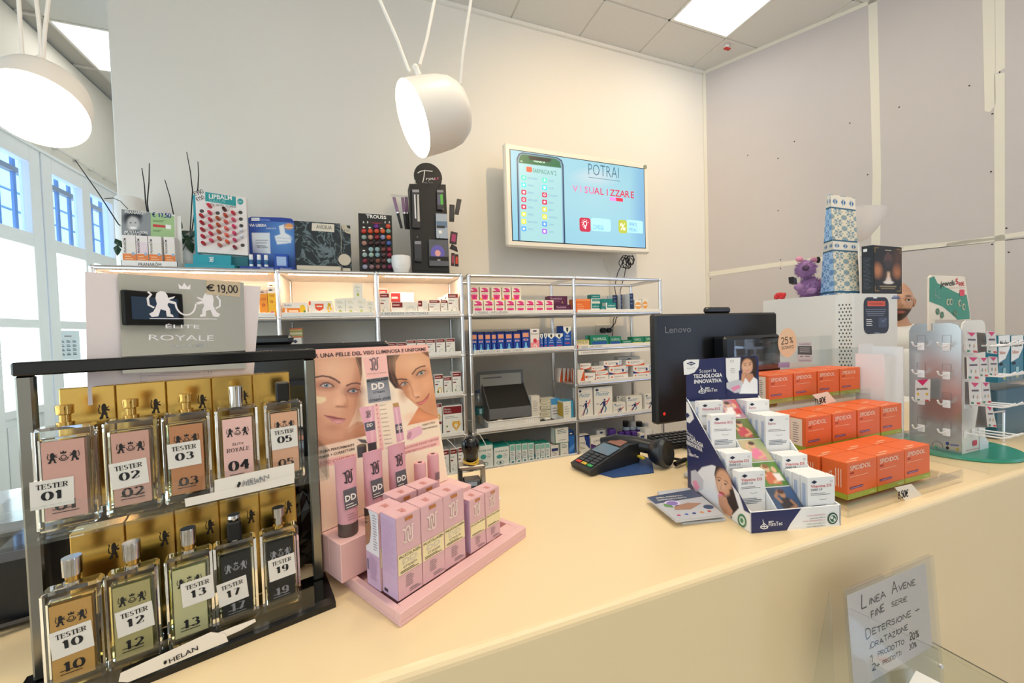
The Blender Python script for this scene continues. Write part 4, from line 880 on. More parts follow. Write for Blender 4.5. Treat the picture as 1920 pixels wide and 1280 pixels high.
# --- right unit
lo = row('pink', [(887, 906.3), (907.5, 926.5), (928, 946.5), (948.5, 966.3), (967.6, 984.8), (985.6, 1002.8), (1003.6, 1020.6), (1021.8, 1038.5)], 562.5, 1, 'pink and cream box, %s from left in the lower row', 'pink and cream boxes', d=.07)
row('pink', [(880.8, 898), (900, 918), (922, 940.3), (942, 958.3), (960, 977)], 536, 1, 'pink and cream box, %s from left in the upper row', 'pink and cream boxes', d=.05, zb=min(lo)+.0005, h=.088, y=2.43)
p1 = prod('purple', 1040.5, 1071, 571, 1, 'lower purple box beside the pink boxes', 'purple boxes', d=.08)
prod('purple', 1029, 1064, 555, 1, 'upper purple box beside the pink boxes', 'purple boxes', d=.06, zb=p1+.0005, y=2.42)
o1 = prod('orange', 1080, 1107, 560, 1, 'orange box at the left of the top right compartment', d=.10)
t1 = prod('teal_half', 1108, 1124.5, 569, 1, 'low teal and white box, bottom of the left stack', 'teal throat spray boxes', d=.05)
t2 = prod('teal_half', 1108, 1125, 561, 1, 'teal and white box, middle of the left stack', 'teal throat spray boxes', zb=t1+.0005, d=.05)
prod('teal', 1108, 1125.5, 552, 1, 'teal box on top of the left stack', 'teal throat spray boxes', zb=t2+.0005, d=.05)
prod('teal', 1126, 1150, 560, 1, 'wide teal box behind the white and teal box', 'teal throat spray boxes', d=.04, y=2.47)
prod('teal_half', 1136.5, 1155, 567, 1, 'white and teal box at the front beside the navy boxes', 'teal throat spray boxes', d=.05)
prod('teal', 1126, 1135.5, 574, 1, 'small low teal box at the very front', 'teal throat spray boxes', d=.04)
prod('navy_spine', 1149, 1158, 553, 1, 'navy box with white side, left of three', 'navy and white boxes', d=.07, y=2.47)
prod('navy_spine', 1164, 1167, 552, 1, 'thin navy box with white side, middle of three', 'navy and white boxes', d=.09, y=2.44)
prod('navy_spine', 1181, 1188, 550, 1, 'navy box with white side, right of three', 'navy and white boxes', d=.10)
prod('white_orange', 1190, 1203.5, 562, 1, 'small white box with orange oval, right end of the top shelf', 'white and orange boxes', d=.05)
prod('white_orange', 1204.5, 1215, 560, 1, 'small grey and orange box by the cable, right end of the top shelf', 'white and orange boxes', d=.05)
row('navy_spray', [(884.5, 895.5), (896.5, 908), (909.5, 921), (922, 931.8)], 622, 2, 'dark blue nose spray box, %s from left in the set-back group', 'dark blue nose spray boxes', d=.09, y=2.41)
row('navy_spray', [(933, 946.5), (948, 961.5), (963, 977), (979, 993.5)], [621, 621, 620.5, 618], 2, 'dark blue nose spray box, %s from left in the front group', 'dark blue nose spray boxes', d=.09)
prod('pinkwhite', 995, 1012, 616, 2, 'white and pink nose spray box with red dot', d=.06)
prod('shield', 1013, 1018.8, 626, 2, 'sliver of a blue box beside the white and pink box', 'blue boxes with white shield', d=.08)
prod('shield', 1020.5, 1026.5, 625, 2, 'narrow blue box before the first white-shield pair', 'blue boxes with white shield', d=.08)
row('shield', [(1027.2, 1040.8), (1041.6, 1056)], 625, 2, 'blue box with white shield top, %s of the low pair', 'blue boxes with white shield', d=.07)
prod('shield_tall', 1057, 1071.5, 612, 2, 'tallest blue box with white shield top', 'blue boxes with white shield', d=.08)
prod('bluebox', 1050, 1056.5, 611, 2, 'dark blue box behind the tallest shield box', d=.05, y=2.49)
prod('pol', 1081, 1105, 637, 2, 'yellow and red low box behind the shelf post', d=.06)
prod('green', 1107, 1141.5, 628, 2, 'large green and blue box, leftmost of the green ones', 'green expectorant boxes', d=.07)
prod('green', 1143, 1165, 630, 2, 'square green box beside the large one', 'green expectorant boxes', d=.06)
prod('green', 1166, 1185, 637, 2, 'low dark green box before the yellow-striped ones', 'green expectorant boxes', d=.05)
row('green_yellow', [(1186, 1207.5), (1208.5, 1229)], [631, 630], 2, 'green box with yellow stripe, %s of two', 'green expectorant boxes', d=.06)
V = 'white boxes with orange wave'
for i, (p0, p1) in enumerate([(1047, 1054), (1055.5, 1062.5), (1063.5, 1069), (1070, 1076)]): prod('volta_side', p0, p1, 690, 3, 'upright white box with orange edges left of the post, %s from left' % ORD[i], V, y=2.55, d=.04)
v0 = prod('volta_side', 1083, 1096, 693, 3, 'orange box on end beside the shelf post', V, d=.08)
v1 = prod('volta', 1097, 1116.5, 699, 3, 'white and orange box, bottom left of the pile', V, d=.06)
v2 = prod('volta', 1118, 1141, 703, 3, 'flat white and orange box, bottom of the second pile', V, d=.06)
prod('volta', 1088, 1108, 679, 3, 'white and orange box resting on the bottom left one', V, zb=max(v0, v1)+.0005, d=.05, h=.042)
v3 = prod('volta', 1117, 1140, 694, 3, 'flat white and orange box, middle of the second pile', V, zb=v2+.0005, d=.06, h=.03)
prod('volta', 1109, 1134, 682, 3, 'flat white and orange box, top of the second pile', V, zb=v3+.0005, d=.06, h=.036)
w1 = prod('volta', 1142.5, 1178, 701, 3, 'wide white and orange box, bottom of the middle pile', V, d=.06)
w2 = prod('volta_blue', 1142, 1178, 685, 3, 'wide white box with navy corner, middle pile', V, zb=w1+.0005, d=.06, h=.056)
prod('volta_blue', 1132, 1166, 670, 3, 'wide white box with navy dot on top of the middle pile', V, zb=w2+.0005, d=.06, h=.045)
x1_ = prod('volta_blue', 1187, 1222, 699, 3, 'wide white box at the bottom of the right pile', V, d=.06)
x2_ = prod('volta_blue', 1187, 1222, 681, 3, 'wide white and orange box, middle of the right pile', V, zb=x1_+.0005, d=.06, h=.058)
prod('volta', 1174, 1208, 668, 3, 'wide white and orange box on top of the right pile', V, zb=x2_+.0005, d=.06, h=.045)
prod('plain', 1160, 1200, 657, 3, 'plain white box at the back of the orange wave boxes', y=2.52, d=.06, h=.16)
prod('volta', 1084, 1112, 667, 3, 'white box standing in the shade at the back left of the pile', V, y=2.53, d=.06, h=.13)
prod('volta', 1114, 1136, 665, 3, 'white box standing at the back beside the shaded one', V, y=2.53, d=.06, h=.13)
row('flector', [(1084, 1112), (1114.5, 1149)], [727, 724.5], 4, 'large white plaster box with running figure, %s of two', 'running figure boxes', d=.07)
prod('flector_small', 1150, 1173, 755, 4, 'smallest running figure box at the front', 'running figure boxes', d=.05)
prod('flector_small', 1175, 1204, 742, 4, 'medium running figure box right of the smallest', 'running figure boxes', d=.05, y=2.41)
prod('flector_small', 1157, 1174, 742, 4, 'running figure box half hidden behind the smallest', 'running figure boxes', d=.03, y=2.47)
prod('flector_small', 1209, 1232, 738, 4, 'running figure box cut by the black monitor', 'running figure boxes', d=.06)
for i in range(4): prod('spine', 1059+4.8*i, 1063.4+4.8*i, 729, 4, 'thin white spine left of the post, %s from left' % ORD[i], 'thin white spines', y=2.47, d=.06, h=.13)
prod('eye', 897, 925, 833, 5, 'tall green-topped eye care box at the front left', 'green-topped eye care boxes', d=.12, h=.16)
prod('eye_wide', 927, 955, 836, 5, 'wide green-topped eye care box', 'green-topped eye care boxes', d=.11)
row('greentop', [(956.5, 966.5), (967.8, 978), (979.3, 989.5), (991, 1001.5)], [833, 832, 831, 830], 5, 'narrow green-topped box, %s of the left four', 'narrow green-topped boxes', d=.09)
row('greentop', [(1004.5, 1013), (1014, 1022), (1023, 1031.5)], [832, 831, 830], 5, 'narrow green-topped box, %s of the right three', 'narrow green-topped boxes', d=.09)
prod('navypatch', 1033, 1048, 835, 5, 'small beige box with navy patch', d=.06)
g1 = prod('greenline', 1050, 1066, 830, 5, 'white box with green line, lower of two', 'white boxes with green line', d=.06)
prod('greenline', 1040, 1066, 802, 5, 'white box with green line, upper of two', 'white boxes with green line', d=.06, zb=g1+.0005)
prod('bluebox', 1067.5, 1080, 808, 5, 'tall blue box beside the shelf post, bottom shelf', d=.06)
prod('mag', 1086, 1106, 816, 5, 'cream and navy supplement box', d=.06)
lt = prod('laila', 1108, 1137, 819, 5, 'white box with two purple triangles', d=.06)
prod('plain', 1119, 1137, 806, 5, 'small white box standing behind the purple triangles', d=.05, y=2.47)
prod('navypatch', 1200, 1209, 812, 5, 'narrow white box with navy patch beside the jars', d=.05)
row('bluelabel', [(1210, 1223.5), (1225, 1236)], [803, 806], 5, 'white box with blue label, %s of two', 'white boxes with blue label', d=.06)
def xsolve(px, y, z):
    lo = on_y(px, 400, y); hi = on_y(px, 900, y); t = (z-lo[2])/(hi[2]-lo[2]); return lo[0]+(hi[0]-lo[0])*t
def hsolve(x, y, py):
    lo, hi = .5, 4
    for _ in range(34):
        mid = (lo+hi)/2
        if px_of((x, y, mid))[1] < py: hi = mid
        else: lo = mid
    return lo
def jar(px, ytop, y, label, body, capc, lab, group, lvl=5, w=14):
    z0 = zlev(lvl); x = xsolve(px, y, z0+.04); r = (xsolve(px+w/2, y, z0+.04)-x); h = hsolve(x, y, ytop)-z0
    t = thing('pill_jar', label, 'jar', (min(x, 2.098-r) if x+r > 2.09 else x, y+r, z0), 0, group)
    b = MB(); b.lathe([(0, 0), (r*.95, 0), (r, .004), (r, h*.62), (r*.82, h*.7), (r*.8, h*.74), (0, h*.74)], C(body, .25), n=18); b.build('body', t)
    b = MB(); b.lathe([(0, h*.72), (r*.84, h*.72), (r*.86, h*.73), (r*.86, h*.96), (r*.8, h), (0, h)], C(capc, .3), n=18); b.build('cap', t)
    b = MB(); b.lathe([(r*1.01, h*.1), (r*1.015, h*.1), (r*1.015, h*.42), (r*1.01, h*.42)], C(lab), n=18); b.lathe([(r*1.01, h*.42), (r*1.012, h*.42), (r*1.012, h*.56), (r*1.01, h*.56)], C('#5b3a92'), n=18); b.build('label_band', t)
for i, (px, yt, w) in enumerate([(1152.5, 806, 16), (1168.5, 811, 12), (1180.5, 809.5, 11.5), (1193, 810, 12)]):
    jar(px, yt, 2.40, 'dark purple vitamin jar, %s from left on the bottom shelf' % ORD[i], '#2e2358', '#4a2c86', '#e4e0ee', 'purple vitamin jars', w=w)
for i, (px, yt, cp) in enumerate([(1178, 790, '#1c1c20'), (1190, 790, '#ececea'), (1203, 791, '#1c1c20'), (1216, 794, '#ececea'), (1230, 797, '#1c1c20')]):
    jar(px, yt, 2.50, 'pale supplement jar at the back of the bottom shelf, %s from left' % ORD[i], '#cfdbe6', cp, '#f0f0ee', 'pale jars at the back', w=11)
# --- the open compartment with bottle, tray and black carton
z4 = zlev(4)
x = xsolve(899, 2.43, z4+.1); h = hsolve(x, 2.43, 712)-z4
t = thing('water_bottle', 'clear plastic water bottle with dark teal label', 'bottle', (x, 2.45, z4)); bg = clear('clear_plastic', (.80, .86, .88), .3, .08); k = h/.26
b = MB(); b.lathe([(0, 0), (.034, 0), (.037, .006)]+[(.037-.0015*(i % 2), .012+.012*i) for i in range(7)]+[(.034, .10), (.034, .15), (.0365, .16), (.036, .185), (.026, .215), (.0135, .235), (.0135, .245), (0, .245)], bg, n=20); b.build('body', t)
b = MB(); b.lathe([(.0362, .10), (.0366, .10), (.0366, .148), (.0362, .148)], C('#1f5560', .3), n=20); b.rect(Fr((0, -.0375, 0), (1, 0, 0), (0, 0, 1)), -.004, .108, .012, .14, C('#8fb0b8')); b.build('label_sleeve', t)
b = MB(); b.lathe([(0, .240), (.016, .240), (.016, .258), (0, .258)], C('#1d3350', .4), n=16); b.build('cap', t)
xa, xb = xsolve(913, 2.42, z4+.02), xsolve(1011, 2.42, z4+.02); w = xb-xa
t = thing('plastic_tray', 'white ribbed plastic tray holding small things', 'tray', (xa, 2.40, z4)); b = MB()
b.box(.008, .008, 0, w-.008, .2, .004, WHITE); th = .052
for s_ in (((0, 0), (w, .004)), ((0, .2), (w, .204)), ((0, 0), (.004, .204)), ((w-.004, 0), (w, .204))): b.box(s_[0][0], s_[0][1], .004, s_[1][0], s_[1][1], th, WHITE, .001)
for i in range(22): b.box(.01+i*(w-.02)/22, -.0025, .006, .01+(i+.55)*(w-.02)/22, 0, th-.006, WHITE, .001)
b.box(-.006, -.006, th-.003, w+.006, .002, th+.003, WHITE, .002); b.box(-.006, .2, th-.003, w+.006, .21, th+.003, WHITE, .002); b.build('ribbed_tray', t)
t = thing('shaving_brush', 'brush with reddish handle lying in the white tray', 'brush', (xa+.03, 2.43, z4+.022)); b = MB(); b.lathe([(0, -.02), (.012, -.018), (.018, 0), (.016, .02), (.009, .034)], C('#b3583a'), axis=(1, 0, .35), n=12); b.build('handle', t)
b = MB(); b.lathe([(.009, .034), (.012, .06), (.003, .085)], C('#d9cdb8'), axis=(1, 0, .35), n=12); b.build('bristles', t)
# frame behind
xf0, xf1 = xsolve(895, 2.66, z4+.3), xsolve(981, 2.66, z4+.3); b = MB(); zt_ = hsolve((xf0+xf1)/2, 2.66, 695)
b.box(xf0, 2.66, z4, xf1, 2.672, zt_, C('#8c9092'), .002); b.box(xf0+.02, 2.656, z4+.02, xf1-.02, 2.66, zt_-.02, C('#d8d5cc')); fr = Fr((xf0, 2.6555, z4), (1, 0, 0), (0, 0, 1)); b.rect(fr, .04, zt_-z4-.05, .18, zt_-z4-.04, GREYTXT)
b.build('display_frame', label='grey-framed notice leaning behind the black carton', cat='frame')
# black carton (open display box, tilted)
t = thing('carton', 'grey carton with black open inside tilted over the tray', 'box', (xa+.02, 2.43, z4+.056)); gw = w-.07; gc = C('#6d6f72', .6); bk = C('#060607', .7)
b = MB(); b.box(0, .0, .0, gw, .003, .07, gc, .001)
side = [(0, 0), (.17, 0), (.17, .20), (.14, .22), (0, .07)]
b.prism(side, 'x', 0, .003, gc); b.prism(side, 'x', gw-.003, gw, gc); b.prism([(.003, 0), (.17, 0), (.17, .003), (.003, .003)], 'x', .003, gw-.003, gc); b.prism([(.166, .003), (.17, .003), (.17, .20), (.166, .20)], 'x', .003, gw-.003, gc); b.build('shell', t)
b = MB(); b.prism([(.004, .062), (.138, .205), (.166, .19), (.166, .1), (.02, .02)], 'x', .004, gw-.004, bk); b.build('black_lining', t)
prod('barcode', 997, 1013, 742, 4, 'upright white box with barcode right of the carton', y=2.43, d=.05)
zz = z4+.02
for i in range(6):
    o = MB(); DEC['whitestack'](o, .115, .07, .024); o.build('medicine_box', None, (xsolve(1012+(i % 2)*2, 2.5, zz), 2.50+.002*(i % 3), zz-.02), 0, 'flat cream box in the stack right of the carton, %s from the bottom' % ORD[i], 'medicine box', 'stack of flat cream boxes'); zz += .0245
prod('bluewhite', 1034, 1050, 747, 4, 'blue and white box behind the yellow-sided one', y=2.49, d=.06)
prod('yellowpanel', 1057, 1078, 752, 4, 'white box with mustard side and blue top', d=.10, y=2.40)
x = xsolve(1024, 2.42, z4); b = MB(); b.box(x-.075, 2.40, z4, x+.07, 2.47, z4+.012, C('#1c1a26', .5), .004); b.box(x-.02, 2.405, z4+.003, x+.071, 2.43, z4+.006, C('#7c2030')); b.build('wallet', label='dark wallet lying in front of the cream stack', cat='wallet')
b = MB(); b.box(x-.012, 2.405, z4+.0125, x+.03, 2.46, z4+.028, C('#e4e2da'), .006); b.box(x-.004, 2.4035, z4+.017, x+.02, 2.405, z4+.023, C('#6a6a66')); b.build('small_device', label='small white plastic device on the dark wallet', cat='device')
# curling white leads under the shelves
for i, pts in enumerate([[(893, 811), (899, 814), (905, 823), (911, 834), (913, 846)], [(838, 823), (846, 830), (853, 838), (860, 842)]]):
    b = MB(); b.tube([tuple(on_y(a, c, 2.352)) for a, c in pts], .0025, WHITE, 6); b.build('white_lead', label=['thin white lead curling down over the eye care box', 'thin white lead hanging over the bottom red-banded boxes'][i], cat='cable')
# ============================================================= tools for print traced onto a face
CZ = 1.05
def fxy(fr, px, py):
    p = on_plane(px, py, fr.o, fr.n)-fr.o; return float(p@fr.u)/float(fr.u@fr.u), float(p@fr.v)/float(fr.v@fr.v)
class TX:                                            # face frame + map from close-up coordinates to picture
    def __init__(s, b, fr, ox=0, oy=0, k=1.0): s.b = b; s.fr = fr; s.o = (ox, oy, k)
    def p(s, X, Y): return fxy(s.fr, s.o[0]+X/s.o[2], s.o[1]+Y/s.o[2])
    def poly(s, pts, m, k=1): s.b.poly(s.fr, [s.p(*q) for q in pts], m, k)
    def text(s, st, q0, q1, h, m, k=2, bold=0, shear=0):
        a, c = s.p(*q0); a1, c1 = s.p(*q1); a2, c2 = s.p(q0[0], q0[1]-h)
        s.b.text(s.fr, st, a, c, math.hypot(a2-a, c2-c), m, k, 'l', math.hypot(a1-a, c1-c), bold, shear, math.degrees(math.atan2(c1-c, a1-a)))
    def ell(s, X, Y, rx, ry, m, k=1):
        a, c = s.p(X, Y); s.b.disc(s.fr, a, c, abs(s.p(X+rx, Y)[0]-a), abs(s.p(X, Y+ry)[1]-c), m, k)
    def line(s, pts, w, m, k=2):
        a, c = s.p(*pts[0]); a2, c2 = s.p(pts[0][0], pts[0][1]+w); s.b.stroke(s.fr, [s.p(*q) for q in pts], math.hypot(a2-a, c2-c), m, k)
    def write(s, st, q0, h, pen, m, q1=None, k=2, **kw):
        a, c = s.p(*q0); a2, c2 = s.p(q0[0], q0[1]-h); hh = math.hypot(a2-a, c2-c); rot = 0
        if q1:
            a1, c1 = s.p(*q1); rot = math.degrees(math.atan2(c1-c, a1-a)); L = math.hypot(a1-a, c1-c); sp = kw.pop('sp', .22)
            tot = sum(GL[x][0] for x in st)+sp*(len(st)-1); wx = (L/hh-sp*(len(st)-1))/max(.1, (tot-sp*(len(st)-1))); kw['wx'] = max(.3, wx); kw['sp'] = sp
        s.b.write(s.fr, st, a, c, hh, pen, m, k, rot=rot, **kw)
def rot2(A, ang):
    c, q = math.cos(R(ang)), math.sin(R(ang)); return np.array([c, q, 0]), np.array([-q, c, 0])
LION = [(.1, 0), (.32, .02), (.36, .12), (.42, .3), (.6, .24), (.62, .02), (.86, 0), (.84, .08), (.76, .12), (.74, .32), (.66, .46), (.7, .55), (.95, .5), (.98, .58), (.72, .66), (.9, .74), (.96, .82), (.7, .74), (.68, .84), (.6, .97), (.44, 1.0), (.3, .9), (.26, .72), (.3, .5), (.24, .34), (.16, .2), (.02, .12)]
def lion(b, fr, a, c, w, h, m, k=2, flip=False):
    P = [(a+(1-x if flip else x)*w, c+y*h) for x, y in LION]; b.poly(fr, P, m, k)
    tx_ = [(.2, .35), (.02, .45), (.0, .7), (.12, .85), (.02, .95)]; b.stroke(fr, [(a+(1-x if flip else x)*w, c+y*h) for x, y in tx_], w*.08, m, k)
def crown(b, fr, a, c, w, h, m, k=2): b.poly(fr, [(a-w/2, c), (a+w/2, c), (a+w/2*1.1, c+h*.8), (a+w*.25, c+h*.35), (a, c+h), (a-w*.25, c+h*.35), (a-w/2*1.1, c+h*.8)], m, k)
def crest(b, fr, a, c, w, h, m, k=2):
    lion(b, fr, a-w/2, c, w*.32, h*.9, m, k); lion(b, fr, a+w/2-w*.32, c, w*.32, h*.9, m, k, True)
    b.ring(fr, a, c+h*.4, w*.16, h*.3, w*.035, m, k, 14, 180, 360); b.ring(fr, a, c+h*.42, w*.1, h*.2, w*.03, m, k, 12); crown(b, fr, a, c+h*.72, w*.18, h*.28, m, k)
# ============================================================= perfume tester display
PO = (-.385, .609, CZ); PU, PV = rot2(None, 15)
t = thing('perfume_display', 'two-tier perfume tester stand with black bar and steel posts on the counter', 'display stand', PO, R(15))
blk = mat('#0a0a0c', .18); ste = mat('#8b8982', .2, 1, name='polished_steel')
b = MB(); b.prism([(-.072, 0), (-.072, .008), (-.060, .011), (.014, .011), (.014, 0)], 'x', -.002, .319, blk); b.build('base', t)
for x, w_ in ((.0075, .0140), (.3000, .0150)):
    b = MB(); b.box(x, -.004, .011, x+w_, .010, .366, ste, .002); b.build('post', t)
b = MB(); b.box(.006, -.006, .366, .317, .014, .382, blk, .002); b.build('top_bar', t)
b = MB()
b.box(.008, -.064, .190, .316, .040, .1935, ACRYL); b.box(.008, -.067, .190, .316, -.064, .230, ACRYL); b.box(.005, -.064, .190, .008, .028, .235, ACRYL); b.box(.316, -.064, .190, .319, .028, .235, ACRYL)
b.build('upper_tray', t)
b = MB(); b.box(.030, -.067, .0112, .292, -.064, .040, ACRYL); b.build('lower_tray', t)
# header sheets
MU, MN = rot2(None, 26.5); mc = np.array(PO)+PU*.155+PV*.034
hf = Fr((mc[0]-MU[0]*.155, mc[1]-MU[1]*.155, CZ), MU, (0, 0, 1))
mirror = mat('#d4d8d6', .012, 1, name='mirror_sheet'); pinkish = mat('#e9dede', .6, var=.05, vscale=60)
b = MB(); b.ext(hf, [fxy(hf, 165, 760), fxy(hf, 474, 720), fxy(hf, 489, 537), fxy(hf, 159, 509)], .002, pinkish); WORLD[0] = True; b.build('header_card', t)
b = MB(); f2 = Fr(hf.o+hf.n*.003, MU, (0, 0, 1)); b.ext(f2, [fxy(f2, 230, 700), fxy(f2, 461, 690), fxy(f2, 457, 530), fxy(f2, 221, 512)], .0012, mirror)
T = TX(b, f2, 160, 490, 5.05); wl = mat('#f3eef0', .5)
def lionpx(X0, Y0, X1, Y1, flip):
    a0, c0 = T.p(X0, Y1); a1, c1 = T.p(X1, Y0); lion(b, f2, a0, c0, a1-a0, c1-c0, wl, 2, flip)
lionpx(600, 285, 860, 525, False); lionpx(1050, 300, 1270, 525, True)
a_, c_ = T.p(940, 262); crown(b, f2, a_, c_, .012, .009, wl, 2); T.line([(608, 540), (1245, 545)], 6, wl)
a_, c_ = T.p(950, 400); b.ring(f2, a_, c_, .012, .017, .002, wl, 2, 16, 180, 360)
T.text('ROYALE', (600, 745), (1215, 750), 55, wl, 2); T.text('PROFUMI', (820, 825), (1118, 810), 32, mat('#b9bcc0', .5), 2, bold=.01); T.text('ÉLITE', (760, 632), (1080, 634), 36, wl, 2)
T.poly([(1143, 310), (1465, 338), (1465, 193), (1145, 178)], mat('#c9b79b', .6), 3); T.write('€', (1150, 275), 62, .16, mat('#15151a', .6), None, k=4, wx=1.6); T.write('19,00', (1250, 290), 72, .13, mat('#15151a', .6), (1440, 300), k=4, sp=.12)
b.build('mirror_header', t, label='silver mirror sheet with white lions and a handwritten price')
b = MB(); f3 = Fr(hf.o+hf.n*.0005, MU, (0, 0, 1)); T = TX(b, f3, 160, 490, 5.05); gl = mat('#b7abb4', .6)  # reflection of a leaflet painted on the pink card as reversed lettering
for Y in (1022, 1083, 1140): T.line([(525, Y), (1200, Y-12)], 2.5, gl, 1)
T.line([(525, 960), (525, 1160)], 2.5, gl, 1); T.line([(1125, 950), (1125, 1150)], 2.5, gl, 1)
for Y, x0 in ((995, 780), (1055, 710), (1118, 755)): T.text('emos lemrac ocixem' if Y < 1000 else 'enoizazzimotsuc arutan', (x0, Y+8), (1090, Y-2), 12, gl, 1)
T.text('0.1', (1155, 1000), (1200, 998), 22, GREYTXT); T.text('2.2', (1155, 1058), (1200, 1056), 22, GREYTXT); b.build('leaflet_reflection', t); WORLD[0] = False
# gold cartons (each carton behind its tester)
gold2 = mat('#d9b262', .2, 1, bump=.02, bscale=30, name='gold_mirror_card')
def gold_box(x, z, h, i, row_):
    b = MB(); b.box(0, 0, 0, .0485, .026, h, gold2, .001); fr = Fr((0, -.0002, 0), (1, 0, 0), (0, 0, 1)); lion(b, fr, .033, h*.72, .010, h*.13, mat('#241a10', .4), 2)
    p = np.array(PO)+PU*x+PV*.0155
    b.build('gold_carton', None, (p[0], p[1], CZ+z), R(15), 'mirror-gold carton behind the %s bottle of the %s tier' % (i, row_), 'carton', 'gold perfume cartons')
bottles = [('01', '#cfa093', 'nozzle', '#e8e2c8', 0), ('02', '#c99c8c', 'nozzle', '#dfe0a8', 0), ('03', '#b98058', 'nozzle', '#d8cf6a', 0), ('04', '#e9bdb4', 'silver', '#dfe0a8', 1), ('05', '#d9a888', 'black', '#e0d898', 0),
           ('10', '#b88f4e', 'silverbig', '#e0c060', 0), ('12', '#a39a68', 'silverbig', '#c8d09a', 0), ('13', '#b9b688', 'silverbig', '#c8d8a8', 0), ('17', '#191c1c', 'blacktall', '#b8c880', 2), ('19', '#191c1c', 'nozzle_silver', '#c8d080', 2)]
silver = mat('#c9c4bc', .12, 1); inkd = mat('#17171a', .6)
gclear = glass('bottle_glass', (.97, .99, .96))
def bottle(num, lab, cap, liq, style, x, z, yy, label):
    p = np.array(PO)+PU*x+PV*yy; t = thing('perfume_bottle', label, 'perfume bottle', (p[0], p[1], CZ+z), R(15), 'perfume testers'); w, d, h = .0475, .022, .115
    b = MB(); b.box(-w/2, 0, 0, w/2, d, h, gclear, .003); b.build('glass_body', t)
    lc = lin(liq); b = MB(); b.box(-w/2+.004, .004, .010, w/2-.004, d-.004, h*.90, glass('perfume_liquid', tuple(min(1, c**.6) for c in lc), 0, 1.36), .002); b.build('perfume', t)
    b = MB(); f = Fr((-w/2, -.0002, 0), (1, 0, 0), (0, 0, 1)); lm = mat(lab, .5)
    b.ext(Fr((-w/2, d-.0045, 0), (1, 0, 0), (0, 0, 1)), [(.007, .012), (w-.007, .012), (w-.007, h*.86), (.007, h*.86)], .0003, lm)
    b.rect(f, .0075, .013, w-.0075, h*.87, lm, 1); tc = GREYTXT if style == 2 else inkd
    crest(b, f, w/2, h*.66, .024, .013, tc, 2); b.lines(f, .013, .024, w-.013, 2, .004, .0009, tc, 2, int(num))
    if style == 1:
        b.text(f, 'ÉLITE', w/2, h*.555, .0032, tc, 2, 'c', .012); b.write(f, 'ROYALE', w/2, h*.48, .0052, .16, tc, 2, wmin=.05, serif=True, jit=0, al='c', sp=.22, wx=1.0)
        b.write(f, num, w/2, h*.26, .0125, .34, tc, 2, wmin=.05, jit=0, al='c', sp=.3, wx=1.1, serif=True)
    else: b.write(f, num, w/2, h*.20, .010, .3, tc, 2, wmin=.05, jit=0, al='c', sp=.3, wx=1.2, serif=True)
    b.build('label', t)
    if style != 1:
        dx, dz, rr = {'01': (-.0105, .028, -1), '02': (-.002, .034, 3), '03': (-.003, .047, 1), '05': (-.001, .048, 1), '10': (.0, .040, 3), '12': (.002, .040, 3), '13': (.008, .050, 2), '17': (-.004, .034, 4), '19': (.001, .045, 2)}[num]
        fs = Fr((-w/2+.008+dx, -.0008, dz), (math.cos(R(rr)), 0, math.sin(R(rr))), (-math.sin(R(rr)), 0, math.cos(R(rr)))); b = MB(); b.rect(fs, 0, 0, .0325, .031, mat('#e6e1d8', .6), 1)
        b.write(fs, 'TESTER', .0163, .0215, .0052, .2, inkd, 2, wmin=.06, serif=True, jit=0, al='c', sp=.24, wx=.95)
        b.write(fs, num, .0163, .009, .0088, .36, inkd, 2, wmin=.05, serif=True, jit=0, al='c', sp=.34, wx=1.25); b.build('tester_sticker', t)
    b = MB(); gd = mat('#caa25a', .14, 1); c = (0, d/2, h)
    b.lathe([(0, 0), (.0075, 0), (.0075, .004), (0, .004)], gd if 'nozzle' in cap else silver, c, 16)
    if cap == 'nozzle': b.lathe([(.0048, .003), (.0048, .012), (.0072, .013), (.0075, .022), (.007, .0235), (0, .0235)], gd, c, 18)
    elif cap == 'nozzle_silver': b.lathe([(.0048, .003), (.0048, .015), (.0072, .016), (.0078, .029), (0, .029)], silver, c, 18)
    elif cap == 'silver': b.lathe([(.0085, .0), (.0088, .026), (.0085, .028), (0, .028)], silver, c, 20)
    elif cap == 'silverbig': b.lathe([(.005, .003), (.005, .010), (.0082, .011), (.0085, .029), (.0082, .031), (0, .031)], silver, c, 20); b.lathe([(.0062, .003), (.0065, .011), (0, .011)], gd, c, 16)
    elif cap == 'black': b.box(-.0085, d/2-.0085, h, .0085, d/2+.0085, h+.028, BLACK, .002)
    elif cap == 'blacktall': b.box(-.008, d/2-.008, h, .008, d/2+.008, h+.026, BLACK, .002); b.lathe([(.006, .026), (.008, .03), (.007, .034), (0, .034)], silver, c, 16)
    b.build('cap', t)
for i in range(10):
    n, lab, cap, liq, st = bottles[i]; up_ = i < 5
    x = [.0526, .1066, .158, .211, .2660][i] if up_ else [.0510, .1005, .1535, .2020, .2540][i-5]
    adj = {'01': 'clear glass perfume bottle', '02': 'perfume bottle', '03': 'tan-labelled perfume bottle', '04': 'pink-labelled perfume bottle without tester sticker', '05': 'black-capped perfume bottle', '10': 'amber perfume bottle', '12': 'olive-labelled perfume bottle', '13': 'pale green perfume bottle', '17': 'black-labelled perfume bottle with tall black cap', '19': 'black-labelled perfume bottle with silver nozzle'}[n]
    bottle(n, lab, cap, liq, st, x, .1940 if up_ else .0118, -.046, '%s numbered %s, %s tier' % (adj, n, 'upper' if up_ else 'lower'))
    gx = [.038, .0870, .1360, .1850, .2340][i] if up_ else [.0395, .0885, .1375, .1865, .2355][i-5]
    gold_box(gx-.002, .1940 if up_ else .0115, .153 if up_ else .155, ORD[i % 5], 'upper' if up_ else 'lower')
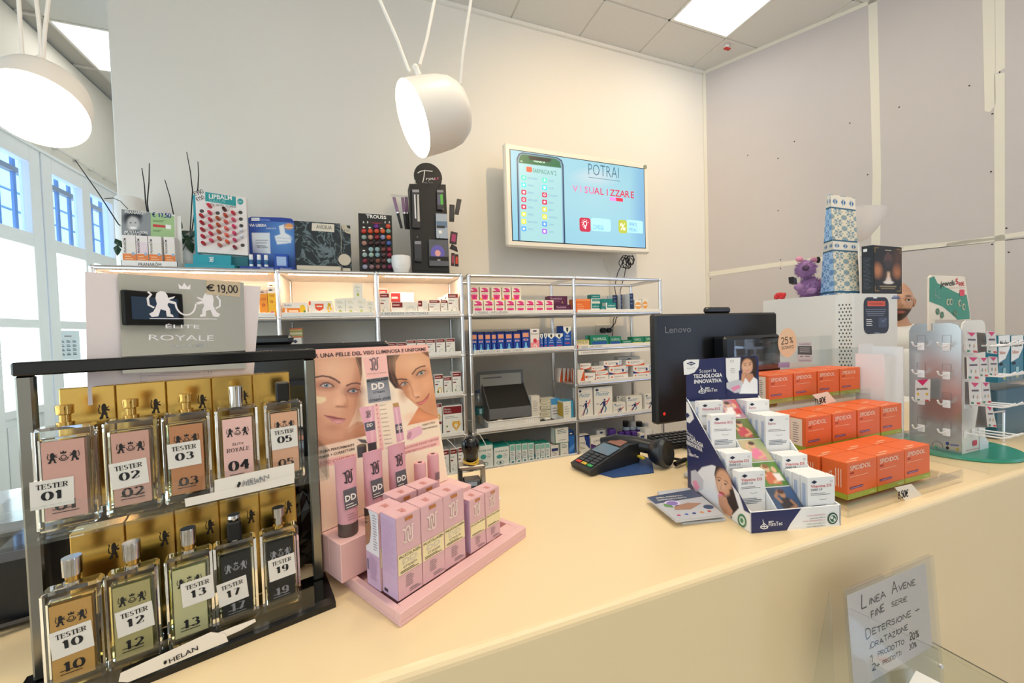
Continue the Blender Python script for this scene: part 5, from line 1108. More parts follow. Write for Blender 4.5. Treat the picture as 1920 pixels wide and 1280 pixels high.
# blotter strips
stripm = mat('#eee6da', .6)
def strip(corn, z0, label, txt=None, fro=-.069, tilt=0):
    f = Fr((PO[0]+PV[0]*fro, PO[1]+PV[1]*fro, CZ), PU, (0, 0, 1)); b = MB(); pts = [fxy(f, *c) for c in corn]; b.ext(f, pts, .0006, stripm)
    if txt: T = TX(b, f); T.text(txt[0], txt[1], txt[2], txt[3], GREYTXT if len(txt) < 5 else inkd, 2, bold=.01); a, c = T.p(txt[1][0]-8, txt[1][1]-1); b.disc(f, a, c+.0008, .0016, .0024, inkd, 2, 10)
    b.build('blotter_strip', None, label=label, cat='paper strip', group='paper blotter strips')
strip([(402, 925), (553, 895), (551, 868), (402, 900)], 0, 'white scent strip at the back of the upper tray lip', ('HELAN', (457, 908), (505, 896), 8), -.0676)
strip([(346, 935), (500, 902), (552, 888), (552, 905), (430, 932), (348, 950)], 0, 'lower white scent strip on the upper tray lip', ('HELAN', (455, 912), (497, 902), 9), -.0692)
strip([(222, 1278), (226, 1262), (395, 1185), (422, 1188), (428, 1202), (240, 1279)], 0, 'thick white scent strip lying along the lower tray', ('HELAN', (318, 1243), (372, 1217), 9, 1), -.0735)
strip([(395, 1192), (440, 1174), (478, 1160), (480, 1165), (450, 1182), (420, 1195)], 0, 'thin cream scent strip at the right end of the lower tray', None, -.0725)
# ============================================================= pink cream display
KO = (.028, .553, CZ); KU, KV = rot2(None, 30.7)
t = thing('cosmetic_display', 'pink cardboard counter display with women\'s faces on its back card', 'display stand', KO, R(30.7))
pk = mat('#e9bdbc', .5, name='pink_card'); pk2 = mat('#e2a2a4', .5)
b = MB(); W2, D2 = .282, .215
b.box(-.006, -.009, 0, W2, D2, .006, pk, .001); b.box(-.006, -.009, .006, W2, .004, .020, pk, .001); b.box(-.006, .004, .006, .004, D2, .020, pk, .001); b.box(W2-.012, .004, .006, W2, D2, .020, pk, .001); b.box(.004, D2-.02, .006, W2-.012, D2, .020, pk, .001)
b.box(.004, .004, .006, .235, .012, .0195, pk, .001); b.box(.235, .004, .006, W2-.012, .03, .0195, pk); b.box(.235, .06, .006, W2-.012, .1, .0195, pk)
b.build('tray', t)
b = MB(); b.box(-.022, .117, .0205, .262, .155, .081, pk, .001); b.box(-.022, .155, .0205, .262, .20, .0812, pk, .001); fr = Fr((0, 0, .0815), (1, 0, 0), (0, 1, 0))
for x in (.004, .052, .100): b.disc(fr, x, .141, .0155, .0125, mat('#6d3b40', .7), 1)
b.build('holder_block', t)
# back card on a leaning plane
vv = np.array([KV[0]*.08, KV[1]*.08, 1]); vv /= np.linalg.norm(vv); PF0 = Fr((KO[0]+KV[0]*.178, KO[1]+KV[1]*.178, CZ+.0825), KU, vv)
corn = [(fxy(PF0, *p)) for p in [(597.5, 1000), (836, 905), (801, 645.5), (587, 655)]]; corn[0] = (corn[0][0], .0); corn[1] = (corn[1][0]+.006, .0)
WORLD[0] = True
b = MB(); b.ext(PF0, corn, .003, pk); b.build('back_card', t)
cv = Canvas([PF0.at(*c, 1) for c in corn], 330, 400, '#f1dcc2'); cv.xf(lambda X, Y: ((X-580)*4.923, (Y-640)*4.923))
cv.ell(560, 1180, 500, 200, '#f7e6d2', .8); cv.ell(300, 1500, 700, 330, '#eeccb8', .9, .8)
cv.poly([(0, 60), (1120, 10), (1120, 98), (0, 168)], '#f2b7aa', 2)
# first face
cv.poly([(0, 165), (480, 143), (486, 300), (470, 420), (445, 520), (440, 590), (420, 660), (385, 740), (352, 800), (345, 852), (530, 745), (530, 866), (0, 992)], '#c48865', 3)
cv.poly([(60, 845), (180, 900), (300, 900), (352, 800), (440, 740), (530, 742), (530, 866), (0, 992)], '#a9683f', 8, .75); cv.ell(450, 800, 70, 36, '#c98a5e', .9, .7)
cv.ell(215, 480, 215, 430, '#d79f7d', .5, .9); cv.ell(200, 250, 170, 90, '#e6b998', .9, .8); cv.ell(300, 420, 48, 130, '#e3b08e', .9, .8, 8); cv.ell(280, 560, 44, 40, '#eab996', .8, .8); cv.ell(105, 560, 95, 80, '#e2b08e', .9, .8)
cv.ell(455, 560, 40, 260, '#a3663f', .8, .7); cv.ell(370, 620, 60, 120, '#c88c66', .8, .6); cv.ell(225, 860, 120, 45, '#cf9572', .8, .7); cv.ell(225, 790, 60, 28, '#b67a58', .9, .6)
cv.poly([(60, 505), (150, 515), (155, 545), (110, 570), (70, 572)], '#efd9ae', 9, .9)
cv.poly([(425, 145), (482, 143), (486, 300), (476, 360), (458, 250), (436, 190)], '#6a472f', 6); cv.line([(430, 150), (468, 240), (478, 340)], 5, '#a0805a', 3)
cv.ell(160, 402, 95, 42, '#9b5d45', .7, .75); cv.ell(400, 455, 80, 42, '#8a5140', .7, .8)
cv.ell(158, 408, 48, 15, '#b9aaa2', .15); cv.ell(156, 404, 21, 17, '#5b6e76', .15); cv.ell(156, 404, 9, 9, '#20242a', .3); cv.ell(150, 397, 4, 4, '#ffffff', .3); cv.line([(98, 408), (130, 384), (170, 380), (210, 398), (226, 420)], 9, '#3a1f18', 3); cv.line([(105, 415), (160, 430), (215, 424)], 3, '#6b3c30', 2)
cv.ell(402, 458, 40, 13, '#ac9c95', .15); cv.ell(408, 456, 18, 14, '#5b6e76', .15); cv.ell(408, 456, 8, 8, '#20242a', .3); cv.line([(352, 462), (378, 440), (415, 434), (452, 448)], 9, '#3a1f18', 3); cv.line([(355, 470), (400, 478), (445, 470)], 3, '#6b3c30', 2); cv.line([(462, 440), (476, 470)], 5, '#3a1f18', 2)
cv.line([(58, 330), (120, 318), (190, 328), (235, 350)], 15, '#5d3826', 4); cv.line([(190, 330), (240, 352), (278, 380)], 17, '#6a4230', 5); cv.line([(345, 408), (390, 388), (440, 384), (470, 392)], 14, '#60392a', 4)
cv.ell(300, 602, 42, 10, '#9a5d42', .8, .8); cv.ell(330, 590, 13, 22, '#b97b58', .8, .7); cv.ell(262, 600, 18, 8, '#8e533b', .7, .7); cv.line([(330, 480), (350, 540), (352, 585)], 12, '#b5775a', 8, .6)
cv.poly([(138, 680), (190, 685), (232, 692), (262, 700), (338, 714), (300, 728), (230, 722), (170, 705)], '#9c5148', 3); cv.poly([(150, 690), (230, 716), (336, 718), (318, 748), (270, 764), (215, 745)], '#c4807a', 4); cv.ell(265, 742, 34, 8, '#e3aaa2', .8, .8); cv.line([(136, 680), (220, 708), (336, 716)], 4, '#5d2a26', 2)
# second face
cv.poly([(905, 775), (960, 690), (1010, 600), (1200, 600), (1200, 705)], '#d08357', 4); cv.ell(1050, 700, 120, 40, '#e39a6c', .8, .7); cv.poly([(1010, 612), (1060, 650), (1110, 672), (1190, 690), (1190, 640), (1100, 600)], '#9a5636', 8, .8)
cv.poly([(708, 128), (900, 115), (1000, 300), (900, 470), (842, 437), (790, 430), (738, 360), (716, 230)], '#3e2517', 5); cv.line([(735, 140), (745, 260), (790, 380)], 14, '#6a4529', 8); cv.line([(800, 125), (780, 210), (800, 330)], 10, '#7b5332', 8)
cv.poly([(838, 118), (1120, 94), (1120, 170), (1135, 320), (1195, 560), (1195, 700), (1100, 662), (1055, 640), (1000, 600), (935, 545), (890, 505), (862, 440), (825, 390), (795, 305), (795, 190)], '#cf946c', 3)
cv.ell(960, 200, 140, 80, '#e8b892', .9, .8); cv.ell(1080, 420, 70, 110, '#e6ab82', .9, .8); cv.ell(965, 420, 40, 110, '#e2aa84', .8, .8, -12); cv.ell(985, 500, 34, 28, '#e9b490', .8, .8); cv.ell(1120, 560, 60, 90, '#c78458', .9, .6); cv.ell(870, 470, 34, 60, '#b0714c', .9, .7); cv.poly([(1040, 98), (1120, 92), (1120, 150), (1080, 130)], '#7a5138', 8)
cv.ell(1030, 292, 62, 34, '#9f6548', .7, .7, -20); cv.ell(870, 392, 50, 32, '#965c42', .7, .7, -15)
cv.ell(1030, 294, 36, 14, '#b8a99c', .2, 1, -20); cv.ell(1034, 292, 15, 14, '#6c7a70', .2); cv.ell(1034, 292, 6, 6, '#1c1c1c', .3); cv.line([(990, 312), (1012, 284), (1046, 268), (1072, 270)], 8, '#38201a', 3)
cv.ell(872, 394, 32, 12, '#b0a195', .2, 1, -12); cv.ell(884, 390, 13, 12, '#6c7a70', .2); cv.ell(884, 390, 5, 5, '#1c1c1c', .3); cv.line([(838, 404), (858, 380), (888, 372), (912, 380)], 7, '#38201a', 3)
cv.line([(950, 300), (985, 255), (1030, 232), (1068, 226)], 11, '#5a3726', 4); cv.line([(810, 352), (850, 346), (898, 352)], 13, '#5a3726', 4); cv.line([(925, 390), (950, 450), (958, 500), (985, 526), (1018, 512)], 8, '#aa6c4a', 6, .8); cv.ell(1000, 512, 14, 7, '#8d5238', .6, .8)
cv.poly([(985, 566), (1020, 558), (1052, 545), (1084, 514), (1108, 478), (1100, 520), (1066, 566), (1024, 590)], '#b8584c', 3); cv.line([(985, 566), (1050, 552), (1108, 476)], 4, '#7d342e', 2); cv.poly([(1000, 568), (1052, 556), (1092, 516), (1066, 562), (1028, 578)], '#d98278', 3)
# pink column, grey square, product pictures, bands
cv.poly([(488, 145), (712, 126), (732, 322), (528, 348)], '#f1b9b0', 2); cv.poly([(526, 350), (726, 322), (756, 540), (546, 572)], '#77797f', 2); cv.ell(640, 490, 90, 60, '#a9abb2', .9, .8)
cv.poly([(458, 612), (600, 588), (612, 760), (624, 935), (540, 948), (500, 760)], '#dfa6b4', 3); cv.line([(560, 610), (585, 930)], 20, '#eebfc6', 10); cv.poly([(506, 752), (602, 732), (610, 812), (520, 832)], '#55535c', 2); cv.poly([(536, 942), (618, 924), (626, 1014), (546, 1034)], '#3c3a40', 3)
cv.poly([(438, 968), (526, 948), (532, 1058), (446, 1076)], '#45403f', 3); cv.ell(482, 958, 44, 14, '#6e5f4a', .2, 1, -12); cv.poly([(444, 900), (520, 905), (540, 940), (480, 935)], '#55514f', 3)
cv.poly([(768, 572), (822, 562), (832, 608), (776, 616)], '#b58a52', 3); cv.poly([(772, 610), (832, 600), (878, 905), (808, 935)], '#d8a3b2', 3); cv.poly([(792, 768), (852, 752), (862, 838), (800, 852)], '#4e4d56', 2); cv.line([(800, 620), (845, 900)], 10, '#eec4cc', 6)
cv.poly([(905, 822), (1015, 778), (1045, 800), (1040, 850), (935, 915), (902, 880)], '#dfaebb', 3); cv.ell(922, 868, 20, 40, '#c08a9a', .2, 1, 20)
cv.poly([(88, 1092), (436, 1030), (440, 1098), (96, 1166)], '#eebcb4', 2); cv.poly([(806, 985), (1196, 868), (1204, 958), (880, 1040), (816, 1042)], '#eebcb4', 2); cv.poly([(600, 580), (640, 574), (690, 1000), (652, 1010)], '#f1bcb4', 2)
cv.C *= 1.16; cv.build('back_card_print', t, .35)
b = MB(); T = TX(b, PF0, 580, 640, 4.923); dk = mat('#3b2f33', .5); gy = mat('#7d7076', .5); wh = mat('#f6ece4', .5)
T.text('PER UNA PELLE DEL VISO LUMINOSA E UNIFORME', (-15, 156), (1075, 84), 38, dk, 3, .015)
T.text('IALUCOLLAGEN', (530, 378), (728, 350), 24, inkd, 3, .02); T.text('DD', (572, 446), (692, 428), 56, wh, 3, .04); T.text('cream', (588, 480), (695, 466), 24, inkd, 3); T.text('e', (640, 508), (652, 505), 14, inkd, 3); T.text('cream stick', (556, 555), (748, 526), 28, inkd, 3)
T.text('CREMA PERFORMANTE', (78, 1035), (412, 962), 24, dk, 3, .012); T.text('PRIMER + CORRETTORE', (76, 1088), (418, 998), 24, dk, 3, .012); T.text('FILTRO SOLARE SPF 20', (96, 1146), (412, 1072), 34, mat('#b5707c', .5), 3)
T.text('CREAM STICK', (1040, 782), (1160, 752), 18, dk, 3); T.text('PERFORMANCE', (1044, 818), (1180, 786), 18, dk, 3); T.text('PRATICA DA PORTARE IN BORSETTA PER ESSERE', (818, 1012), (1190, 905), 22, mat('#b5707c', .5), 3); T.text('SEMPRE PERFETTE IN OGNI OCCASIONE', (880, 1036), (1170, 952), 20, mat('#b5707c', .5), 3)
for i in range(11): T.text(str(i+1), (610+5*i, 596+40*i), (622+5*i, 594+40*i), 16, mat('#b5707c', .5), 3); T.text(['uniformi', 'idratanti', 'nutrienti', 'protettivi', 'illuminanti', 'setosi', 'uniformanti', 'leviganti', 'perfezionanti', 'lenitivi', 'opacizzanti'][i], (642+6*i, 596+39*i), (700+7*i, 588+39*i), 12, gy, 3)
T.text('DD', (528, 790), (582, 780), 30, wh, 3, .03); T.text('DD', (806, 816), (852, 806), 30, wh, 3, .03)
def logo(b, fr, a, c, s_, m, k=3):
    b.stroke(fr, [(a-.32*s_, c+.08*s_), (a-.32*s_, c+.08*s_+.001)]+[(a+x*s_, c+y*s_) for x, y in [(-.16, .1), (-.16, .62)]+_arc(-.02, .66, .14, .2, 180, 0, 8)+[(.12, .3)]], .09*s_, m, k)
    b.stroke(fr, [(a+x*s_, c+y*s_) for x, y in [(-.02, .6), (-.02, .22)]+_arc(.12, .2, .14, .2, 180, 360, 8)+[(.26, .75)]], .09*s_, m, k)
    b.poly(fr, [(a-.42*s_, c+.82*s_), (a-.2*s_, c+.82*s_), (a-.16*s_, c+.6*s_)], m, k); b.poly(fr, [(a-.3*s_, c), (a-.06*s_, c), (a-.16*s_, c+.18*s_)], m, k); b.poly(fr, [(a+.26*s_, c+.75*s_), (a+.2*s_, c+.9*s_), (a+.44*s_, c+.9*s_)], m, k)
a_, c_ = T.p(602, 262); logo(b, PF0, a_, c_, .026, gy); T.text('NATUR UNIQUE', (532, 304), (706, 288), 9, gy, 3); a_, c_ = T.p(545, 700); logo(b, PF0, a_, c_, .014, gy)
b.build('back_card_lettering', t); WORLD[0] = False
# tubes and sticks standing in the block
def tube_obj(x, label):
    p = np.array(KO)+KU*x+KV*.141; t = thing('cream_tube', label, 'cream tube', (p[0], p[1], CZ+.0815), R(30.7), 'pink cream tubes'); m = mat('#dba0ac', .35)
    V = []; n = 20; prof = [(.0155, .0155, .020), (.0155, .0145, .03), (.0165, .012, .06), (.0175, .007, .09), (.018, .0015, .115), (.018, .0012, .122)]
    for rx, ry, z in prof:
        for i in range(n): q = 2*math.pi*i/n; V.append((rx*math.cos(q), ry*math.sin(q), z))
    b = MB(); b.add(V, [(j*n+i, j*n+(i+1) % n, (j+1)*n+(i+1) % n, (j+1)*n+i) for j in range(len(prof)-1) for i in range(n)]+[tuple(range((len(prof)-1)*n, len(prof)*n)), tuple(range(n-1, -1, -1))], m, True)
    b.build('body', t); b = MB(); b.lathe([(0, 0), (.0145, 0), (.0155, .003), (.0155, .021), (0, .021)], mat('#5a4c48', .4), n=20); b.build('cap', t)
    lean = Fr((0, -.0172, .02), (1, 0, 0), (0, .146, 1)); b = MB(); b.rect(lean, -.011, .025, .011, .055, mat('#5a565c', .5), 2); b.text(lean, 'DD', 0, .037, .009, wh, 3, 'c', bold=.03); b.lines(lean, -.009, .031, .009, 2, .004, .0012, wh, 3); logo(b, lean, 0, .064, .022, dk, 2)
    b.lines(lean, -.008, .016, .008, 3, .004, .0008, gy, 2); b.build('label', t)
for i, x in enumerate((.004, .052, .100)): tube_obj(x, 'pink cream tube with dark cap, %s from left in the pink block' % ORD[i])
for i, (x, h) in enumerate([(.150, .074), (.182, .082)]):
    p = np.array(KO)+KU*x+KV*.141; b = MB(); b.lathe([(0, 0), (.0115, 0), (.0115, h-.004), (.010, h), (0, h)], mat('#e3a8ae', .35), n=24); f = Fr((0, -.0118, 0), (1, 0, 0), (0, 0, 1)); b.rect(f, -.005, h*.4, .005, h*.58, mat('#8d6d76', .5), 1); b.cyl((0, 0, h), (0, 0, h+.0006), .004, .004, dk, 12)
    b.build('cream_stick', None, (p[0], p[1], CZ+.0815), R(30.7), ['shorter pink cream stick beside the tubes', 'taller pink cream stick at the right of the block'][i], 'cosmetic', 'pink cream sticks')
ylw = mat('#f3e2b0', .5)
def dd_box(x, y, w, d, h, label, side=0, small=False):
    p = np.array(KO)+KU*x+KV*y; b = MB(); b.box(0, 0, 0, w, d, h, mat('#dfb3b8', .45), .0006); f, l, r, tp_ = pfr(w, d, h); lt = mat('#f0dcd2', .5)
    for q in (f, l, tp_, r): q.o = q.o+q.n*.0003
    logo(b, f, w*.46, h*.66, w*.62, lt, 2); b.rect(f, w*.36, h*.925, w*.66, h*.97, mat('#c07840', .4), 2)
    b.rect(f, w*.02, h*.30, w*.98, h*.545, ylw, 1); b.text(f, 'IALUCOLLAGEN', w*.5, h*.50, h*.032, dk, 2, 'c', w*.88, .01)
    if not small: b.text(f, 'DD', w*.5, h*.415, h*.065, mat('#d9cdb8', .5), 2, 'c', w*.6, .03); b.text(f, 'cream', w*.5, h*.365, h*.04, gy, 2, 'c', w*.56)
    b.lines(f, w*.1, h*.335, w*.9, 2, h*.018, h*.008, dk, 2); b.lines(f, w*.3, h*.25, w*.65, 6, h*.025, h*.007, gy, 2); b.lines(f, w*.45, h*.07, w*.95, 2, h*.025, h*.009, gy, 2)
    vi = mat('#c9a3c6', .5)
    if side == 1: b.rect(l, 0, 0, d, h, mat('#cfb0d0', .5), 0.5); b.lines(l, d*.08, h*.92, d*.92, 22, h*.03, h*.012, vi, 1); b.rect(l, d*.1, h*.03, d*.35, h*.07, dk, 1)  # left face tinted mauve: cool window light painted into the colour
    if side == 2:
        b.rect(l, 0, 0, d, h, mat('#cfb0d0', .5), .5); b.rect(l, 0, h*.44, d, h, mat('#f0eaf2', .5), 1); b.poly(l, [(0, h*.5), (d*.28, h*.56), (d*.4, h*.66), (d*.46, h*.78), (d*.42, h*.9), (d*.28, h), (0, h)], mat('#a8775c', .5), 2); b.poly(l, [(0, h*.88), (d*.36, h*.93), (d*.3, h), (0, h)], mat('#3a2520', .5), 3)  # same painted window tint lies under this side's print
        b.lines(l, d*.03, h*.86, d*.22, 1, 1, h*.012, mat('#3a2520', .5), 3); b.disc(l, d*.12, h*.82, d*.09, h*.012, mat('#3f3a3c', .5), 3, 10); b.rect(l, d*.1, h*.66, d*.2, h*.675, mat('#b2605a', .5), 3)
        b.lines(l, d*.6, h*.95, d*.92, 14, h*.034, h*.008, gy, 2); b.lines(l, d*.25, h*.38, d*.9, 12, h*.026, h*.011, vi, 2); b.rect(l, d*.05, h*.2, d*.18, h*.34, mat('#7d6c88', .5), 2)
    logo(b, tp_, w*.5, d*.25, w*.34, mat('#e0988e', .5), 1); b.rect(tp_, 0, d*.02, w, d*.035, mat('#d49496', .5), 1)
    b.build('cream_box', None, (p[0], p[1], CZ+(.0206 if y < .1 else .0206)), R(30.7), label, 'cosmetic box', 'pink cream boxes')
h1 = .119
dd_box(.007, .012, .0425, .038, h1, 'pink cream box at the front left corner of the pink tray', 1)
dd_box(.004, .0515, .0425, .036, h1-.002, 'pink cream box behind the front left corner one, woman\'s face on its side', 2)
dd_box(.0505, .012, .0435, .038, h1, 'pink cream box, second from left at the front of the pink tray')
dd_box(.0950, .013, .0455, .038, h1, 'pink cream box, third from left at the front of the pink tray')
dd_box(.0490, .074, .042, .036, h1-.001, 'pink cream box at the back row behind the second front one')
dd_box(.0930, .0725, .044, .036, h1-.001, 'pink cream box at the back row behind the third front one')
dd_box(.152, .012, .0385, .034, .092, 'small pink cream box, left of the pair at the right of the tray', 1, True)
dd_box(.192, .012, .0385, .034, .092, 'small pink cream box, right of the pair at the right of the tray', 0, True)
# ============================================================= on top of the left shelving unit
ZU = ZT+TR+.0004
def yfr(y): return Fr((0, y, 0), (1, 0, 0), (0, 0, 1))
def at(px, py, y): return on_y(px, py, y)
teal = mat('#2e9fb0', .45)
# Pharmacy pain-relief display with four boxes
y0 = 2.44; f = yfr(y0); T = TX(None, f, 140, 280, 3.2)
def X(a, c): return T.p(a, c)
x0, x1 = X(275, 600)[0], X(612, 600)[0]; zt = X(280, 357)[1]
t = thing('box_display', 'white tray display with smiling man poster holding four orange and white boxes', 'display stand', (x0, y0, ZU)); WORLD[0] = True
b = MB(); b.box(x0, y0, ZU, x1, y0+.003, ZU+.035, PAPER); b.box(x0, y0, ZU, x1, y0+.07, ZU+.003, PAPER); b.box(x0, y0, ZU, x0+.002, y0+.07, ZU+.035, PAPER); b.box(x1-.002, y0, ZU, x1, y0+.07, ZU+.035, PAPER); b.box(x0, y0+.067, ZU, x1, y0+.07, zt, PAPER)
f2 = Fr((0, y0-.0004, 0), (1, 0, 0), (0, 0, 1)); b.text(f2, 'PRANARÔM', (x0+x1)/2, ZU+.009, .016, INK, 1, 'c', .09); b.build('tray', t)
b = MB(); c1 = [X(275, 357), X(603, 392), X(603, 530), X(275, 512)]; fh = yfr(y0+.055); b.ext(yfr(y0+.058), [fxy(yfr(y0+.058), 140+q[0]/3.2, 280+q[1]/3.2) for q in ((275, 357), (603, 392), (606, 532), (275, 512))], .002, PAPER); b.build('header_card', t)
fq = yfr(y0+.0575); cs = [fxy(fq, 140+q[0]/3.2, 280+q[1]/3.2) for q in ((282, 512), (458, 524), (456, 378), (280, 358))]
cv = Canvas([fq.at(*c) for c in cs], 60, 50, '#8d8f90'); cv.xf(lambda A, B: ((A-140)*3.2, (B-280)*3.2))
cv.ell(345, 415, 55, 40, '#2c2c2e', .3); cv.ell(350, 445, 36, 45, '#c2c0be', .25); cv.ell(350, 470, 20, 7, '#f2f0ee', .3); cv.ell(335, 440, 6, 3, '#3a3a3a', .4); cv.ell(365, 440, 6, 3, '#3a3a3a', .4); cv.poly([(290, 520), (320, 485), (390, 485), (455, 530)], '#55585a', 4); cv.line([(312, 400), (340, 385), (392, 400)], 24, '#1f1f21', 8)
cv.build('portrait_print', t)
b = MB(); T2 = TX(b, yfr(y0+.0572), 140, 280, 3.2); T2.poly([(458, 524), (600, 532), (598, 400), (456, 380)], mat('#a6c48a', .5), 1); T2.text('PRANARÔM', (302, 384), (430, 392), 18, PAPER, 3, .01); T2.text('ARTICULAZIONI', (298, 500), (438, 506), 14, PAPER, 3, .02); T2.text('Y MUSCULOS', (298, 514), (400, 520), 12, PAPER, 3, .02)
T2.write('€ 17,50', (468, 404), 24, .2, mat('#1f3c86', .5), (578, 410), k=3, sp=.15); T2.poly([(470, 448), (545, 456), (545, 470), (470, 464)], mat('#c83a3a', .5), 2); T2.poly([(545, 450), (580, 455), (578, 480), (548, 476)], PAPER, 2)
for k_ in range(6): T2.line([(470, 425+k_*4+(k_ > 2)*46), (540-k_*6, 428+k_*4+(k_ > 2)*46)], 2, mat('#4f7a4a', .5), 2)
b.build('header_lettering', t); WORLD[0] = False
for i, (a0, a1) in enumerate([(283, 365), (368, 437), (441, 520), (534, 600)]):
    xa_, xb_ = T.p(a0, 600)[0], T.p(a1, 600)[0]; b = MB(); w, d, h = xb_-xa_-.001, .05, .17-.006; hh = .155
    b.box(0, 0, 0, w, d, hh, mat('#efe7e2', .5)); ff = Fr((0, 0, 0), (1, 0, 0), (0, 0, 1)); b.rect(ff, 0, 0, w, hh*.42, mat('#e8823a', .5)); b.lines(ff, w*.15, hh*.32, w*.8, 3, .012, .004, mat('#f6c69a', .5), 2); b.rect(ff, 0, hh*.44, w, hh*.8, mat('#ead6dc', .5) if i == 1 else mat('#ece4dc', .5))
    fv = Fr((w*.3, 0, hh*.45), (0, 0, 1), (-1, 0, 0)); b.text(fv, 'PRANARÔM', 0, 0, .009, INK, 2, 'l', .07, .01); b.disc(ff, w*.8, hh*.42, w*.13, .008, mat('#9ab6d0', .5), 3, 12)
    b.build('medicine_box', None, (xa_, y0+.005, ZU+.0035), 0, 'white and orange box, %s from left in the smiling man display' % ORD[i], 'medicine box', 'white and orange muscle boxes')
# lip balm board
y0 = 2.46; T = TX(None, yfr(y0), 140, 280, 3.2)
t = thing('lip_balm_display', 'white perforated board of red and pink lip balms on a teal base', 'display stand', (at(410, 500, y0)[0], y0, ZU)); WORLD[0] = True
cn = [T.p(*q) for q in ((738, 615), (1040, 636), (1028, 290), (722, 248))]; lean = .03
fb = Fr((0, y0, ZU), (1, 0, 0), (0, lean/.4, 1)); fb.v = fb.v/np.linalg.norm(fb.v); fb.n = np.cross(fb.u, fb.v)
TB = TX(None, fb, 140, 280, 3.2)
b = MB(); TB.b = b; b.ext(fb, [TB.p(*q) for q in ((738, 615), (1040, 636), (1028, 290), (722, 248))], .03, mat('#efe9e6', .5)); b.build('board', t)
b = MB(); TB.b = b; TB.poly([(783, 310), (968, 340), (966, 284), (783, 255)], mat('#2a9a9c', .45), 1); TB.text('LIPBALM', (806, 294), (944, 304), 26, PAPER, 3, .02); TB.text('VALU5', (806, 316), (905, 322), 18, mat('#8fd0d0', .5), 3); TB.text('IDRATA · NUTRE · ILLUMINA', (788, 332), (968, 352), 12, INK, 2); TB.ell(994, 313, 18, 18, mat('#2a9a9c', .45), 2); TB.text('10+', (983, 319), (1005, 321), 12, PAPER, 3)
TB.write('€990', (722, 278), 24, .12, INK, (775, 262), k=2, sp=.12); TB.write('€150', (738, 312), 22, .12, INK, (780, 296), k=2, sp=.12); b.build('board_lettering', t)
b = MB(); xb0, xb1 = T.p(722, 650)[0], T.p(945, 650)[0]; b.prism([(y0-.03, ZU+.022), (y0-.02, ZU+.075), (y0+.06, ZU+.075), (y0+.06, ZU+.022)], 'x', xb0, xb1, teal); b.box(xb0-.03, y0-.045, ZU, xb1+.02, y0+.07, ZU+.022, teal, .002); b.box(xb1, y0-.0, ZU+.022, T.p(1040, 650)[0], y0+.06, ZU+.075, mat('#1f6f7a', .5)); b.box(T.p(722, 500)[0]-.012, y0+.03, ZU+.07, T.p(722, 500)[0]+.001, y0+.06, T.p(722, 262)[1], teal)
fz = Fr((0, y0-.031, 0), (1, 0, 0), (0, 0, 1)); logo(b, fz, (xb0+xb1)/2, ZU+.036, .028, PAPER, 20); b.build('base', t)
lips = [(763, 370, 'h')]+[(767+3*i, 405+41*i, c) for i, c in enumerate(['#b01f30', '#a31c2c', '#a51c2c', '#b02038', '#b31f2c'])]+[(814+2.4*i, 345+41.5*i, c) for i, c in enumerate(['#cf3448', '#cf3a52', '#c93a50', '#c92f48', '#c8304a', '#d0405a'])]+[(858, 382, 'h')]+[(865+2.7*i, 420+40*i, c) for i, c in enumerate(['#a8502c', '#b0492c', '#b5502f', '#a84c34', '#b8604a'])]+[(903, 365, '#4a1f1c')]+[(910+2.7*i, 402+39.5*i, c) for i, c in enumerate(['#b8452c', '#d45a50', '#e0685a', '#e06450', '#d85a3c'])]+[(956+2.5*i, 388+40.5*i, c) for i, c in enumerate(['#c62f48', '#cf4468', '#d03a6c', '#d04470', '#c03a6a'])]+[(966, 593, '#8a2032'), (995, 378, 'h'), (997, 418, 'h'), (1000, 458, 'h'), (1003, 490, '#e3e4ea'), (1006, 527, '#dfe3ea'), (1008, 575, 'h')]
hb = MB(); TB.b = hb
for X_, Y_, c in lips:
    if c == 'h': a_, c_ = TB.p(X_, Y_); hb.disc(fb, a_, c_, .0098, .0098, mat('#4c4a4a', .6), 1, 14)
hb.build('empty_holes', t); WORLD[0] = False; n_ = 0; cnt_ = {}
for X_, Y_, c in lips:
    if c == 'h': continue
    n_ += 1; a_, c_ = TB.p(X_, Y_); p = Vector(fb.at(a_, c_, 0)); n = Vector(fb.n); b = MB(); b.cyl((0, 0, 0), n*.016+Vector((0, 0, .002)), .0088, .0092, mat(c, .3), 14); b.cyl(n*.016+Vector((0, 0, .002)), n*.026+Vector((0, 0, .003)), .0092, .0078, mat(c, .25), 14)
    colr = 1 if X_ < 790 else 2 if X_ < 835 else 3 if X_ < 890 else 4 if X_ < 940 else 5 if X_ < 985 else 6; cnt_[colr] = cnt_.get(colr, -1)+1; b.build('lip_balm', None, tuple(p), 0, '%s lip balm, %s from the top in the %s column of the white board' % (('red' if colr < 3 else 'brick red' if colr == 3 else 'coral' if colr == 4 else 'rose' if colr == 5 else 'pale'), ORD[cnt_[colr]], ORD[colr-1]), 'lip balm', 'lip balms on the white board')
